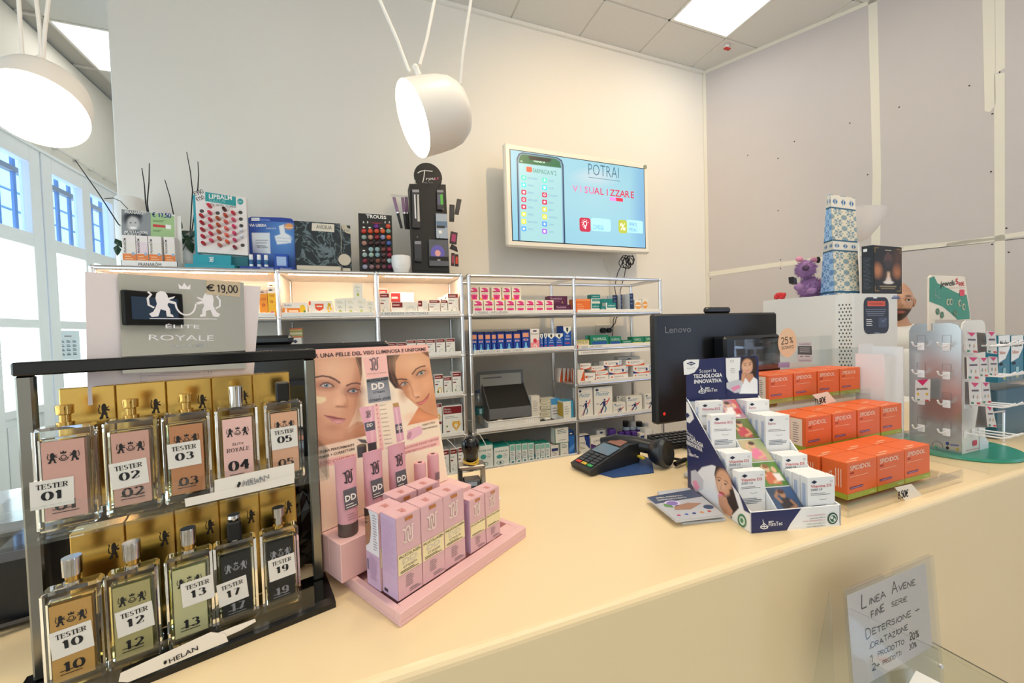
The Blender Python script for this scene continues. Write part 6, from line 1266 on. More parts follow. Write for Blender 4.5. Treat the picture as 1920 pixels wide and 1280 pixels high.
# blue hand-cream display
t = thing('cream_display', 'blue rounded card display with white hand and small tubes', 'display stand', (at(507, 500, 2.46)[0], 2.46, ZU)); WORLD[0] = True; y0 = 2.46; f = yfr(y0+.05); T = TX(None, f, 140, 280, 3.2)
P = [(1050, 712), (1330, 722), (1325, 440), (1300, 415), (1240, 408), (1060, 404), (1036, 412)]; b = MB(); b.ext(f, [T.p(*q) for q in P], .003, mat('#1f3f9a', .4)); b.build('card', t)
cs = [T.p(*q) for q in ((1060, 712), (1322, 720), (1318, 440), (1046, 425))]; cv = Canvas([f.at(*c, 1) for c in cs], 90, 90, '#1f479f'); cv.xf(lambda A, B: ((A-140)*3.2, (B-280)*3.2))
cv.ell(1255, 520, 95, 120, '#5b97d8', .9, .9); cv.poly([(1062, 500), (1170, 500), (1175, 625), (1070, 620)], '#dfe6ee', 3); cv.ell(1255, 535, 42, 26, '#f1f3f4', .3); cv.poly([(1225, 460), (1255, 450), (1262, 500), (1290, 520), (1300, 560), (1215, 570), (1200, 520), (1235, 510)], '#e8edf2', 3); cv.ell(1285, 462, 26, 18, '#e9a052', .3); cv.line([(1262, 466), (1308, 470)], 4, '#f7e6c8', 2)
cv.line([(1215, 530), (1290, 535)], 3, '#a9bdd2', 3); cv.line([(1215, 550), (1285, 553)], 3, '#a9bdd2', 3); cv.ell(1060, 640, 60, 60, '#1a3784', .8, .7); cv.build('card_print', t)
b = MB(); T.b = b; T.poly([(1060, 428), (1110, 428), (1110, 410), (1060, 410)], PAPER, 3); T.poly([(1112, 430), (1172, 436), (1172, 416), (1112, 412)], mat('#2c4fb0', .4), 3); T.text('DERMASOLUTION', (1064, 424), (1170, 430), 10, mat('#9fb8e0', .5), 4); T.text('VIA LIBERA', (1048, 462), (1152, 464), 16, PAPER, 3, .02); T.text('A MANI SECCHE', (1150, 478), (1210, 478), 8, PAPER, 3)
for k_ in range(3): T.line([(1085, 545+k_*16), (1160-k_*8, 545+k_*16)], 4, GREYTXT, 3)
T.text('ultra hydra', (1095, 590), (1158, 592), 12, INK, 3); b.build('card_lettering', t)
xa_, xb_ = T.p(1046, 700)[0], T.p(1330, 700)[0]; b = MB(); b.box(T.p(1008, 700)[0]+.004, y0-.03, ZU, xa_+.001, y0-.002, ZU+.020, mat('#20419c', .4), .002); b.box(xa_, y0-.03, ZU, xb_, y0+.053, ZU+.020, mat('#20419c', .4), .002); fz = Fr((0, y0-.0305, 0), (1, 0, 0), (0, 0, 1)); b.text(fz, 'DERMASOLUTION', xa_+.10, ZU+.006, .008, PAPER, 1, 'c', .06); b.text(fz, 'Dermasol', xb_-.04, ZU+.006, .009, PAPER, 1, 'c', .05); b.build('tray', t)
b = MB(); xx, xz = T.p(1210, 650)[0], T.p(1290, 650)[0]; b.box(xx, y0-.01, ZU+.0205, xz, y0+.03, ZU+.095, mat('#2450b0', .4), .002); b.rect(Fr((0, y0-.0102, 0), (1, 0, 0), (0, 0, 1)), xx+.012, ZU+.03, xz-.008, ZU+.08, mat('#a8c2e8', .3)); b.build('tester_box', t); WORLD[0] = False
for i, a in enumerate((1078, 1124, 1165)):
    xx = T.p(a, 660)[0]; b = MB(); b.lathe([(0, 0), (.0095, 0), (.0095, .05), (0, .05)], mat('#e4ebf2', .4), n=14); b.lathe([(.0097, .012), (.0097, .036)], mat('#2f6a9a', .4), n=14); b.lathe([(0, .05), (.0088, .05), (.0088, .064), (0, .064)], PAPER, n=14)
    b.build('hand_cream_tube', None, (xx, y0-.015, ZU+.0204), 0, 'small white tube with blue band, %s of three in the blue display' % ORD[i], 'cream tube', 'small hand cream tubes')
# dark marble panels
def marble():
    m = bpy.data.materials.new('dark_marble_print'); m.use_nodes = True; nt = m.node_tree; bs = nt.nodes['Principled BSDF']; bs.inputs['Roughness'].default_value = .35
    tc = nt.nodes.new('ShaderNodeTexCoord'); n1 = nt.nodes.new('ShaderNodeTexNoise'); n1.inputs['Scale'].default_value = 9; n1.inputs['Detail'].default_value = 8; n1.inputs['Distortion'].default_value = 1.6
    mth = nt.nodes.new('ShaderNodeMath'); mth.operation = 'SUBTRACT'; mth.inputs[1].default_value = .5; ab = nt.nodes.new('ShaderNodeMath'); ab.operation = 'ABSOLUTE'; r = nt.nodes.new('ShaderNodeValToRGB')
    r.color_ramp.elements[0].position = 0; r.color_ramp.elements[0].color = (.16, .22, .24, 1); r.color_ramp.elements[1].position = .035; r.color_ramp.elements[1].color = (.008, .016, .022, 1)
    nt.links.new(tc.outputs['Object'], n1.inputs['Vector']); nt.links.new(n1.outputs['Fac'], mth.inputs[0]); nt.links.new(mth.outputs[0], ab.inputs[0]); nt.links.new(ab.outputs[0], r.inputs[0]); nt.links.new(r.outputs[0], bs.inputs['Base Color']); return m
mm = marble(); y0 = 2.50; T = TX(None, yfr(y0), 140, 280, 3.2)
t = thing('makeup_display', 'dark marble-print make-up display with cream base and round compact', 'display stand', (at(605, 500, y0)[0], y0, ZU)); WORLD[0] = True
b = MB(); a0 = T.p(1328, 700)[0]; a1 = T.p(1604, 700)[0]; zt = T.p(1460, 436)[1]; b.box(a0, y0, ZU+.006, a1, y0+.006, zt, mm, .001); T.b = b; T.poly([(1422, 487), (1558, 497), (1558, 450), (1424, 441)], mat('#e6ddcb', .5), 2); T.text('AVIDILIA', (1450, 474), (1542, 480), 22, INK, 3)
b.build('marble_panel', t); b = MB(); a2 = T.p(1662, 700)[0]; b.box(a1+.002, y0+.012, ZU+.006, a2, y0+.018, T.p(1630, 452)[1], mm, .001); fq = Fr((0, y0+.0115, 0), (1, 0, 0), (0, 0, 1)); b.ring(fq, a2, T.p(1630, 452)[1], .05, .05, .03, mat('#cfc6b0', .5), 1, 12, 180, 270); b.text(fq, '€ 7,50', a2-.02, T.p(1630, 490)[1], .012, INK, 2, 'c', .03); b.build('side_panel', t)
b = MB(); cr = mat('#d9cdb8', .5); b.box(a0+.01, y0-.05, ZU, a1-.004, y0-.002, ZU+.036, cr, .003); b.build('cream_base', t)
b = MB(); xx, zz = T.p(1620, 660); b.cyl((xx, y0-.012, zz-.004), (xx, y0-.002, zz-.002), .0335, .0335, cr, 28); b.box(xx-.012, y0-.03, ZU, xx+.03, y0-.002, ZU+.03, cr, .003); b.build('round_compact', t, label='cream round compact standing on edge'); WORLD[0] = False
# nail polish board
y0 = 2.50; T = TX(None, yfr(y0), 640, 280, 3.556)
t = thing('nail_polish_display', 'black board of round coloured nail polishes lettered trousse', 'display stand', (at(705, 500, y0)[0], y0, ZU)); tagp(t, 'black upright board of round coloured nail polish caps with white title'); WORLD[0] = True
b = MB(); pts = [T.p(*q) for q in ((122, 818), (347, 822), (336, 440), (112, 424))]; pts[0] = (pts[0][0], ZU); pts[1] = (pts[1][0], ZU); b.ext(yfr(y0), pts, .03, BLACK); T.b = b; T.text('TROUSS', (166, 456), (300, 464), 22, PAPER, 2, .03); T.poly([(190, 485), (280, 490), (235, 500)], mat('#8a2030', .5), 2)
for a in (148, 175, 292, 320): T.poly([(a-5, 492), (a+5, 492), (a+3, 478), (a-3, 478)], mat('#c9c4c0', .5), 2)
for a, c in ((150, 519), (189, 521), (268, 527), (150, 674)): T.ell(a, c, 9, 5, PAPER, 2)
b.build('board', t); WORLD[0] = False
np_cols = [['#c23a2c', '#d05028', '#c8502c', '#d8602c', '#7f9f94'], ['#8fa89c', '#b88a78', '#8a2430', '#8f93b8', '#d8602c'], ['#b08478', '#3a1c20', '#3a2024', '#4a2a28', '#3f5fa0'], [None, '#93b0b4', '#8aa8ac', '#6a3a34', '#8a2438'], ['#9fb4b0', '#9fb8ac', '#7fa0a8', '#4a3436', '#8a1f34'], ['#7a2030', '#30181c', '#7a4a3c', '#50282c', '#a8c0c0'], ['#9a9ab0', '#8a6a70', '#7a4c48', '#6a3a48', '#7a1c4c']]
b0 = {}
for r_ in range(-1, 7):
    for c_ in range(5):
        col = (None, None, '#6a2a8a', None, '#d04a2c')[c_] if r_ < 0 else np_cols[r_][c_]
        if not col: continue
        xx, zz = T.p([150, 193, 235, 275, 313][c_]+r_*1.5, [549, 589, 628, 670, 706, 745, 785][r_] if r_ >= 0 else 517); b = MB(); b.sphere((0, 0, 0), .0148, mat(col, .15), 14, (1, .7, 1)); b.cyl((0, .0, 0), (0, .014, 0), .009, .010, BLACK, 10)
        b.build('nail_polish', None, (xx, y0-.0145, zz), 0, 'nail polish cap in the %s row and %s column of the black board' % (ORD[r_+1], ORD[c_]), 'nail polish', 'nail polishes on the black board')
# cup
xx = at(753, 500, 2.44)[0]; b = MB(); b.lathe([(0, 0), (.03, 0), (.043, .012), (.056, .05), (.058, .085), (.055, .108), (.052, .108), (.055, .085), (.05, .03), (0, .015)], mat('#f3f2f0', .2), n=32, c=(0, 0, 0))
b.build('white_cup', None, (xx, 2.46, ZU), 0, 'round white porcelain cup beside the black make-up tower', 'cup')
# make-up tower
y0 = 2.50; f = yfr(y0); T = TX(None, f, 640, 280, 3.556); t = thing('makeup_tower', 'tall black make-up tower with round sign hung with small packs', 'display stand', (at(808, 500, y0)[0], y0, ZU)); WORLD[0] = True
b = MB(); pts = [T.p(*q) for q in ((485, 822), (722, 825), (696, 234), (454, 229))]; pts[0] = (pts[0][0], ZU+.006); pts[1] = (pts[1][0], ZU+.006); b.ext(f, pts, .11, mat('#08080a', .5)); b.build('panel_body', t)
b = MB(); b.box(pts[0][0]-.02, y0-.03, ZU, pts[1][0]+.04, y0+.13, ZU+.006, BLACK, .001); b.box(pts[0][0]+.01, y0-.012, ZU+.006, pts[1][0]-.01, y0, ZU+.03, BLACK, .002); b.build('foot', t)
b = MB(); za = on_y(735, 363, y0)[2]; b.box(on_y(733, 363, y0)[0]-.0, y0+.018, za+.002, pts[3][0]+.004, y0+.058, za+.004, ACRYL); b.box(pts[2][0]-.004, y0+.028, za-.004, pts[2][0]+.11, y0+.034, za-.002, ACRYL); b.box(pts[2][0], y0+.028, za-.224, pts[2][0]+.10, y0+.034, za-.222, ACRYL); b.build('side_rack', t)
b = MB(); a, c = T.p(579, 184); fo = Fr((0, y0+.03, 0), (1, 0, 0), (0, 0, 1)); a, c = fxy(fo, 640+579/3.556, 280+184/3.556); rr = .093*.97
b.ext(fo, [(a+rr*math.cos(R(10*i)), c+rr*math.sin(R(10*i))) for i in range(36)], .003, mat('#0c0c0e', .5)); T3 = TX(b, fo, 640, 280, 3.556)
T3.line([(508, 158), (530, 145), (560, 142), (608, 146)], 5, PAPER, 3); T3.line([(556, 138), (550, 190), (542, 222)], 5, PAPER, 3)
T3.text('rou', (565, 205), (622, 201), 20, PAPER, 3, 0, .3); T3.text('ss', (618, 205), (650, 198), 20, mat('#c8507a', .5), 3, 0, .3); T3.text('MILANO', (552, 226), (612, 226), 7, GREYTXT, 3); b.build('round_sign', t)
for px_, py_ in ((488, 235), (574, 235), (659, 235), (500, 600), (668, 418), (645, 600)): a, c = T.p(px_, py_); b = MB(); b.tube([(a, y0, c), (a, y0-.05, c), (a, y0-.055, c+.008)], .002, CHROME, 6); b.build('hook', t)
WORLD[0] = False
def pack(fr, corners, col, parts, label, y_off=0, grp='packs hung on the make-up tower'):
    b = MB(); b.ext(fr, corners, .008, col)
    for q in parts: b.poly(fr, q[0], q[1], q[2] if len(q) > 2 else 2)
    b.build('hanging_pack', None, None, 0, label, 'make-up pack', grp)
fp = yfr(y0-.015); TP = TX(None, fp, 640, 280, 3.556); pp = TP.p; dkg = mat('#2c2c30', .3); wht = mat('#dcdde0', .4)
pack(fp, [pp(475, 520), pp(527, 522), pp(520, 266), pp(470, 264)], dkg, [([pp(474, 286), pp(518, 286), pp(517, 268), pp(472, 268)], mat('#9c9ca2', .4)), ([pp(490, 460), pp(500, 462), pp(494, 300), pp(484, 300)], wht), ([pp(508, 480), pp(524, 480), pp(516, 300), pp(505, 300)], mat('#c8c4bc', .3))], 'long clear pack with silver tools at the top left of the tower')
pack(fp, [pp(640, 400), pp(684, 402), pp(682, 270), pp(637, 268)], dkg, [([pp(640, 286), pp(680, 287), pp(680, 272), pp(638, 271)], mat('#8d8d94', .4)), ([pp(641, 370), pp(660, 370), pp(656, 300), pp(640, 300)], mat('#5c5878', .4)), ([pp(662, 368), pp(680, 368), pp(676, 300), pp(658, 300)], mat('#58b848', .4))], 'small pack with green stick at the top right of the tower')
pack(fp, [pp(634, 590), pp(712, 594), pp(704, 430), pp(630, 426)], mat('#a9b4c2', .3), [([pp(636, 520), pp(706, 522), pp(704, 480), pp(634, 478)], mat('#5f7a96', .4)), ([pp(636, 524), pp(690, 526), pp(689, 510), pp(635, 508)], mat('#1e2228', .4), 3), ([pp(650, 560), pp(672, 562), pp(668, 540), pp(648, 540)], PAPER, 3)], 'pale blue boxed pack halfway up the right of the tower')
pack(fp, [pp(488, 745), pp(538, 748), pp(535, 608), pp(484, 606)], dkg, [([pp(490, 632), pp(532, 633), pp(530, 612), pp(488, 612)], mat('#8d8d94', .4)), ([pp(492, 730), pp(532, 732), pp(530, 640), pp(490, 640)], mat('#3a3c44', .4))], 'dark pack at the lower left of the tower')
b = MB(); b.ext(fp, [pp(588, 775), pp(716, 778), pp(712, 604), pp(583, 600)], .01, mat('#5d5f66', .3)); c = pp(643, 690); b.disc(fp, c[0], c[1], .044, .05, mat('#6a62b8', .3), 2); b.disc(fp, c[0], c[1]-.002, .018, .02, mat('#e8a8a0', .3), 3); b.poly(fp, [pp(588, 740), pp(714, 744), pp(713, 716), pp(588, 712)], BLACK, 4); b.poly(fp, [pp(640, 740), pp(660, 741), pp(660, 735), pp(640, 735)], wht, 5)
b.build('hanging_pack', None, None, 0, 'large pack with round violet sponge at the lower right of the tower', 'make-up pack', 'packs hung on the make-up tower')
mj = mat('#8d6a8c', .3)
for i, (q0, q1) in enumerate([((350, 320), (402, 525)), ((408, 322), (432, 530)), ((432, 320), (448, 532))]):
    fl_ = yfr(y0+.02+.015*i); a = fxy(fl_, 640+q0[0]/3.556, 280+q0[1]/3.556); c = fxy(fl_, 640+q1[0]/3.556, 280+q1[1]/3.556); d = Vector((c[0]-a[0], 0, c[1]-a[1])); b = MB()
    b.cyl((0, 0, 0), d*.5, .0095, .0095, mj, 12); b.cyl(d*.5, d, .0095, .008, BLACK, 12); b.cyl(d*.48, d*.52, .0105, .0105, CHROME, 12); b.build('mascara', None, (a[0], y0+.02+.015*i, a[1]), 0, 'mauve and black mascara stick, %s of three hanging left of the tower' % ORD[i], 'mascara', 'mascaras left of the tower')
fr_ = yfr(y0+.03); TR_ = TX(None, fr_, 640, 280, 3.556); pr = TR_.p
for i, (c4, col, inn) in enumerate([([(720, 480), (752, 482), (756, 370), (722, 366)], '#101014', '#2a2a30'), ([(755, 430), (782, 436), (802, 334), (772, 328)], '#18181c', '#2c2c32'), ([(722, 625), (768, 635), (776, 555), (730, 545)], '#3a2c30', '#b03c70'), ([(722, 660), (778, 684), (770, 650), (736, 630)], '#141418', '#2a2a2e'), ([(732, 775), (752, 778), (756, 690), (734, 690)], '#3a2226', '#b04464'), ([(756, 778), (782, 780), (780, 700), (758, 698)], '#2c2224', '#d8503a')]):
    P4 = [pr(*q) for q in c4]; cx = sum(p[0] for p in P4)/4; cz = sum(p[1] for p in P4)/4; pack(fr_, P4, mat(col, .3), [([(cx+(p[0]-cx)*.6, cz+(p[1]-cz)*.6) for p in P4], mat(inn, .3))], 'small hanging cosmetic pack on the right side of the tower, %s from the top' % ORD[i], 0, 'packs on the right side of the tower')
# vases with twigs, white cylinder
tw = mat('#1d1a19', .7)
def twigs(base, pxs, y, label):
    t = thing('reed_vase', label, 'vase', base, 0, 'vases with dark reeds'); b = MB(); b.lathe([(0, 0), (.04, 0), (.062, .03), (.068, .08), (.055, .15), (.045, .2), (.05, .21), (.046, .21), (.04, .2), (0, .2)], mat('#eceef0', .25), n=28); b.build('vase_body', t)
    WORLD[0] = True
    for px0, py0, px1, py1 in pxs:
        a = on_y(px0, py0, y); c = on_y(px1, py1, y); d = Vector(a)-Vector(c); b = MB(); bot = Vector((base[0], base[1], base[2]+.12)); mid = Vector(c); b.tube([bot, mid, mid+d*.5+Vector((.003, 0, .002)), Vector(a)], [.0028, .003, .0026, .002], tw, 6); b.build('reed', t)
    WORLD[0] = False; return t
twigs((-.90, 2.62, ZU), [(309, 337, 325, 400), (350, 285, 361, 357), (371, 303, 371, 352)], 2.62, 'white vase with dark reeds and leaves between the two left displays')
t = twigs((-1.06, 2.64, ZU), [(266, 315, 273, 380), (280, 306, 276, 380), (141, 300, 222, 420)], 2.62, 'white vase with dark reeds standing behind the smiling man display')
t = thing('potted_plant', 'dark green leafy plant behind the smiling man display', 'plant', (-.93, 2.55, ZU)); b = MB(); b.lathe([(0, 0), (.03, 0), (.036, .05), (0, .05)], WHITE, n=16); b.build('pot', t); WORLD[0] = True
lfm = mat('#23402c', .4); rnd = random.Random(5)
for px_, py_, L, ang in [(338, 425, .05, 80), (345, 436, .05, 20), (333, 440, .045, 140), (340, 452, .05, 200), (352, 446, .05, -30), (356, 460, .07, -80), (361, 440, .05, 60), (222, 455, .05, -60), (220, 468, .05, -100)]:
    c = on_y(px_, py_, 2.55); q = R(ang); u = Vector((math.cos(q), rnd.uniform(-.3, .3), math.sin(q))); v = Vector((-math.sin(q), .4, math.cos(q))); c = Vector(c); b = MB()
    V = [c-u*L*.5, c-u*L*.1+v*L*.28, c+u*L*.3+v*L*.16, c+u*L*.6, c+u*L*.3-v*L*.16, c-u*L*.1-v*L*.28, c+Vector((0, -.006, 0))]; b.add(V, [(i, (i+1) % 6, 6) for i in range(6)], lfm); b.build('leaf', t)
for pts in ([(-.93, 2.55, ZU+.05), (-.94, 2.54, ZU+.12), (-.925, 2.55, ZU+.19)], [(-.93, 2.55, ZU+.05), (-.90, 2.54, ZU+.11), (-.88, 2.55, ZU+.17)], [tuple(on_y(a, c, 2.55)) for a, c in ((196, 372), (212, 371), (226, 377), (240, 392))]): b = MB(); b.tube(pts, .0018, tw, 6); b.build('stem', t)
WORLD[0] = False
xx = at(237, 400, 2.66)[0]; b = MB(); b.lathe([(0, 0), (.062, 0), (.064, .01), (.062, .40), (.055, .412), (0, .414)], mat('#f1efe9', .4), n=32); b.build('white_canister', None, (xx, 2.70, ZU), 0, 'tall white cylindrical canister at the left end of the shelving top', 'canister')
# ============================================================= second monitor behind the perfume stand, first monitor
def aio(label, ca, cb, ztop, zbot, stand=True, txt=True):
    # ca, cb: image-left and image-right foot positions of the panel (x, y); the back of the screen faces the shop
    u = np.array([cb[0]-ca[0], cb[1]-ca[1], 0]); L = np.linalg.norm(u); u /= L; ang = math.atan2(u[1], u[0])
    t = thing('computer_monitor', label, 'monitor', (ca[0], ca[1], CZ), ang, 'black desktop monitors'); z0, z1 = zbot-CZ, ztop-CZ; bm = mat('#0d0e12', .35); b = MB()
    b.box(0, 0, z0, L, .030, z1, bm, .006); b.build('screen_housing', t); b = MB(); b.box(.01, .030, z0+.012, L-.01, .033, z1-.01, mat('#050608', .08)); b.build('display_glass', t)
    b = MB(); b.box(L/2-.055, .006, z1, L/2+.055, .026, z1+.020, bm, .006); b.build('webcam', t)
    b = MB(); b.box(L*.42, -.048, z0+.05, L*.9, .0, z1-.075, mat('#101218', .25), .008); b.build('computer_hump', t)
    b = MB(); b.box(L/2-.03, -.03, .012, L/2+.03, -.008, z0+.1, mat('#1b1c20', .4), .004); b.build('stand_neck', t); b = MB(); b.box(L/2-.1, -.07, 0, L/2+.1, .045, .012, mat('#1b1c20', .4), .005); b.build('stand_foot', t)
    if txt:
        f = Fr((0, -.0004, 0), (1, 0, 0), (0, 0, 1)); b = MB(); b.text(f, 'Lenovo', .035, z1-.058, .020, mat('#7b7d84', .4), 2, 'l', .105, .005); b.disc(f, .026, z0+.032, .005, .005, mat('#d02a20', .4, emit=.6), 2, 12); b.build('back_lettering', t)
    return t
aio('black desktop monitor at centre right of the counter, its back to the shop', (.807, .931), (1.366-.012, .948), 1.489, 1.155)
b = MB(); blu = mat('#1d3350', .3)
aio('black desktop monitor behind the perfume and cream displays', (-.457, .993), (.041, .899), 1.437, 1.13, txt=False)
# keyboard
t = thing('keyboard', 'black keyboard on the back edge of the counter', 'keyboard', (.90, .992, CZ), R(-4)); b = MB(); b.prism([(0, 0), (0, .012), (.11, .022), (.11, 0)], 'x', 0, .30, mat('#16171b', .5)); b.build('case', t)
km = MB(); km.box(0, 0, 0, .0155, .0155, .006, mat('#1e2026', .4), .002); me_ = None
for r_ in range(5):
    for c_ in range(15):
        loc = (.008+.0192*c_, .006+.0205*r_, .0125+.0019*r_)
        if me_ is None: me_ = km.build('key', t, loc).data
        else: place(me_, 'key', t, loc)
# ============================================================= stamp, terminal, scanner, mat
t = thing('hand_stamp', 'black hand stamp with round knob and yellow rubber bands', 'stamp', (.238, .965, CZ), R(-8)); b = MB(); fm_ = mat('#1a1a1c', .4); mt = mat('#8f8a84', .3, .8)
b.box(-.034, -.02, .0, -.024, .02, .062, fm_, .002); b.box(.024, -.02, 0, .034, .02, .062, mt, .002); b.box(-.034, -.02, .052, .034, .02, .064, mt, .003); b.build('frame', t)
b = MB(); b.box(-.022, -.018, .004, .022, .018, .026, mat('#26282c', .3), .003); b.box(-.018, -.0185, .012, .012, -.018, .022, mat('#8c98a8', .2)); b.build('print_head', t)
b = MB(); b.lathe([(0, .064), (.016, .064), (.013, .074), (.018, .088), (.023, .104), (.023, .118), (.018, .128), (.008, .134), (0, .135)], mat('#060607', .15), n=24); b.build('knob', t)
b = MB()
for i in range(3): b.tube([(.0195*math.cos(R(20*j)), .0195*math.sin(R(20*j)), .067+.003*i+.002*math.sin(R(20*j*2+i*50))) for j in range(19)], .0014, mat('#d9b23a', .5), 5)
b.build('rubber_bands', t)
b = MB(); b.box(.16, .87, CZ+.0003, .285, .985, CZ+.0012, PAPER); b.build('paper_sheet', label='white paper sheet under the hand stamp', cat='paper')
t = thing('payment_terminal', 'black card payment terminal lying on the blue mat', 'payment terminal', (.640, .955, CZ+.004), R(-80)); b = MB(); tb_ = mat('#1e2025', .4)
b.prism([(-.095, 0), (-.10, .014), (-.03, .036), (.05, .058), (.09, .056), (.095, .03), (.09, 0)], 'x', -.042, .042, tb_); bb = b
b.build('body', t); sl = Fr((-.036, -.094, .0168), (1, 0, 0), (0, .9539, .30)); b = MB(); sl.v = sl.v/np.linalg.norm(sl.v); sl.n = np.cross(sl.u, sl.v)
for r_ in range(5):
    for c_ in range(3): b.ext(sl, [(.004+.023*c_, .006+.0125*r_), (.022+.023*c_, .006+.0125*r_), (.022+.023*c_, .015+.0125*r_), (.004+.023*c_, .015+.0125*r_)], -.002, mat(['#c23a30', '#c9a83a', '#3f9a58'][c_] if r_ == 0 else '#3a3d44', .5))
b.build('keypad', t); b = MB(); s2 = Fr((-.034, -.026, .0385), (1, 0, 0), (0, .966, .258)); b.rect(s2, 0, 0, .068, .05, mat('#5b6a7c', .1), 2); b.rect(s2, .008, .058, .06, .09, mat('#8a5a48', .4), 2); b.build('screen', t)
b = MB(); P = [(px_, py_) for px_, py_ in [(1104, 884), (1150, 896), (1226, 887), (1222, 862), (1180, 848), (1120, 852)]]; W3 = [on_z(p[0], p[1], CZ) for p in P]; W3 = [tuple(q[:2]) for q in W3]
b.prism(W3, 'z', CZ+.0003, CZ+.0035, mat('#27477c', .6)); b.build('mouse_mat', label='dark blue mat under the card terminal', cat='mat')
t = thing('barcode_scanner', 'black barcode scanner lying on the counter by the monitor', 'scanner', (.79, .90, CZ+.0005)); sc = mat('#17191e', .35); b = MB(); WORLD[0] = True
hh = [(.668, 1.02, CZ+.045), (.70, .99, CZ+.055), (.745, .95, CZ+.052), (.775, .91, CZ+.046)]; b.tube(hh, [.018, .022, .022, .02], sc, 14); b.build('handle', t); b = MB()
c0 = Vector((.775, .885, CZ+.04)); ax_ = Vector((.35, -.9, .15)); b.lathe([(0, -.028), (.026, -.026), (.036, -.01), (.040, .012), (.034, .024), (0, .020)], sc, c0, 26, ax_, 1, 1); b.build('scan_head', t); b = MB(); b.lathe([(.036, .0125), (.0415, .011), (.0415, .016), (.035, .024)], mat('#2c3038', .3), c0, 26, ax_); b.build('rim', t)
b = MB(); b.tube([(.81, .88, CZ+.02), (.86, .88, CZ+.006), (.93, .86, CZ+.006), (.98, .90, CZ+.006), (.95, .98, CZ+.006)], .004, BLACK, 6); b.build('cable', t); b = MB(); b.box(.728, .905, CZ+.02, .738, .93, CZ+.026, mat('#e0c23a', .5), .001); b.build('yellow_tag', t); WORLD[0] = False
b = MB(); b.tube([(.83, .84, CZ+.010), (.875, .825, CZ+.013), (.93, .82, CZ+.011)], [.011, .012, .009], mat('#a3b838', .5), 10); b.build('green_marker', label='lime green highlighter pen beside the scanner', cat='pen')
b = MB(); b.box(-.02, 0, 0, .10, .028, .014, mat('#d9d7cf', .4), .005); b.box(-.028, .004, .003, -.019, .024, .011, mat('#b9b7af', .4), .002); b.build('white_stapler', None, (.80, .775, CZ+.0003), R(8), 'pale grey stapler behind the navy vitamin display', 'stapler')
b = MB(); b.tube([(.80, .855, CZ+.012), (.84, .862, CZ+.016), (.90, .858, CZ+.012)], .007, BLACK, 8); b.build('black_pen', label='thick black pen beside the green highlighter', cat='pen')
# leaflets (fanned)
def leaflet(px4, z, label, cover):
    P = [on_z(a, c, z) for a, c in px4]; b = MB(); V = [tuple(p) for p in P]+[(p[0], p[1], z-.004) for p in P]; b.add(V, [(0, 1, 2, 3), (7, 6, 5, 4), (0, 4, 5, 1), (1, 5, 6, 2), (2, 6, 7, 3), (3, 7, 4, 0)], mat('#c9ccd4', .4))
    n = None
    if cover:
        bl, br, tr, tl = [P[i] for i in (0, 1, 2, 3)]
        def q(u, v): p = bl*(1-u)*(1-v)+br*u*(1-v)+tr*u*v+tl*(1-u)*v; return (p[0], p[1], z+.0004)
        def qp(pts, m, dz=0): b.add([(q(*t_)[0], q(*t_)[1], z+.0004+dz) for t_ in pts], [tuple(range(len(pts)))], m)
        qp([(0, .68), (1, .68), (1, 1), (0, 1)], mat('#4b5673', .4)); qp([(0, 0), (1, 0), (1, .68), (0, .68)], mat('#bdbfc6', .4)); qp([(.3+.16*math.cos(R(20*i)), .6+.12*math.sin(R(20*i))) for i in range(18)], mat('#d8ccea', .4), .0003)
        qp([(.3+.11*math.cos(R(20*i)), .6+.085*math.sin(R(20*i))) for i in range(18)], mat('#8d7ab8', .4), .0006); qp([(.2, .36), (.5, .3), (.85, .46), (.6, .54), (.3, .5)], mat('#a98370', .4), .0003); qp([(.1, .52), (.24, .44), (.26, .58), (.14, .64)], mat('#6f9a5c', .4), .0004)
        for i in range(5): qp([(.16+.16*i+.04*math.cos(R(40*j)), .16+.03*math.sin(R(40*j))) for j in range(9)], mat(['#c25a8a', '#5a78c2', '#3a4a8a', '#d8843a', '#c24a4a'][i], .4), .0004)
        qp([(.88+.1*math.cos(R(20*i)), .3+.075*math.sin(R(20*i))) for i in range(18)], mat('#2c3f66', .4), .0005)
        u = np.array(br-bl); v = np.array(tl-bl); Lu, Lv = np.linalg.norm(u), np.linalg.norm(v); fr = Fr((bl[0], bl[1], z+.0006), u/Lu, v/Lv)
        b.text(fr, 'AMBIA, RINNOVA E', Lu*.45, Lv*.88, Lv*.055, PAPER, 1, 'c', Lu*.6); b.text(fr, 'SEMPRE DALL\'UDITO', Lu*.45, Lv*.78, Lv*.055, PAPER, 1, 'c', Lu*.66)
    b.build('leaflet', None, None, 0, label, 'leaflet', 'leaflets beside the navy display')
leaflet([(1280, 980), (1362, 972), (1310, 925), (1222, 930)], CZ+.0045, 'plain lower leaflet peeking out from under the top leaflet', False)
leaflet([(1272, 968), (1352, 962), (1292, 914), (1232, 921)], CZ+.0095, 'middle leaflet, mostly hidden by the top leaflet', False)
leaflet([(1268, 976), (1358, 965), (1300, 917), (1213, 932)], CZ+.0145, 'top leaflet with a purple round badge beside the navy display', True)
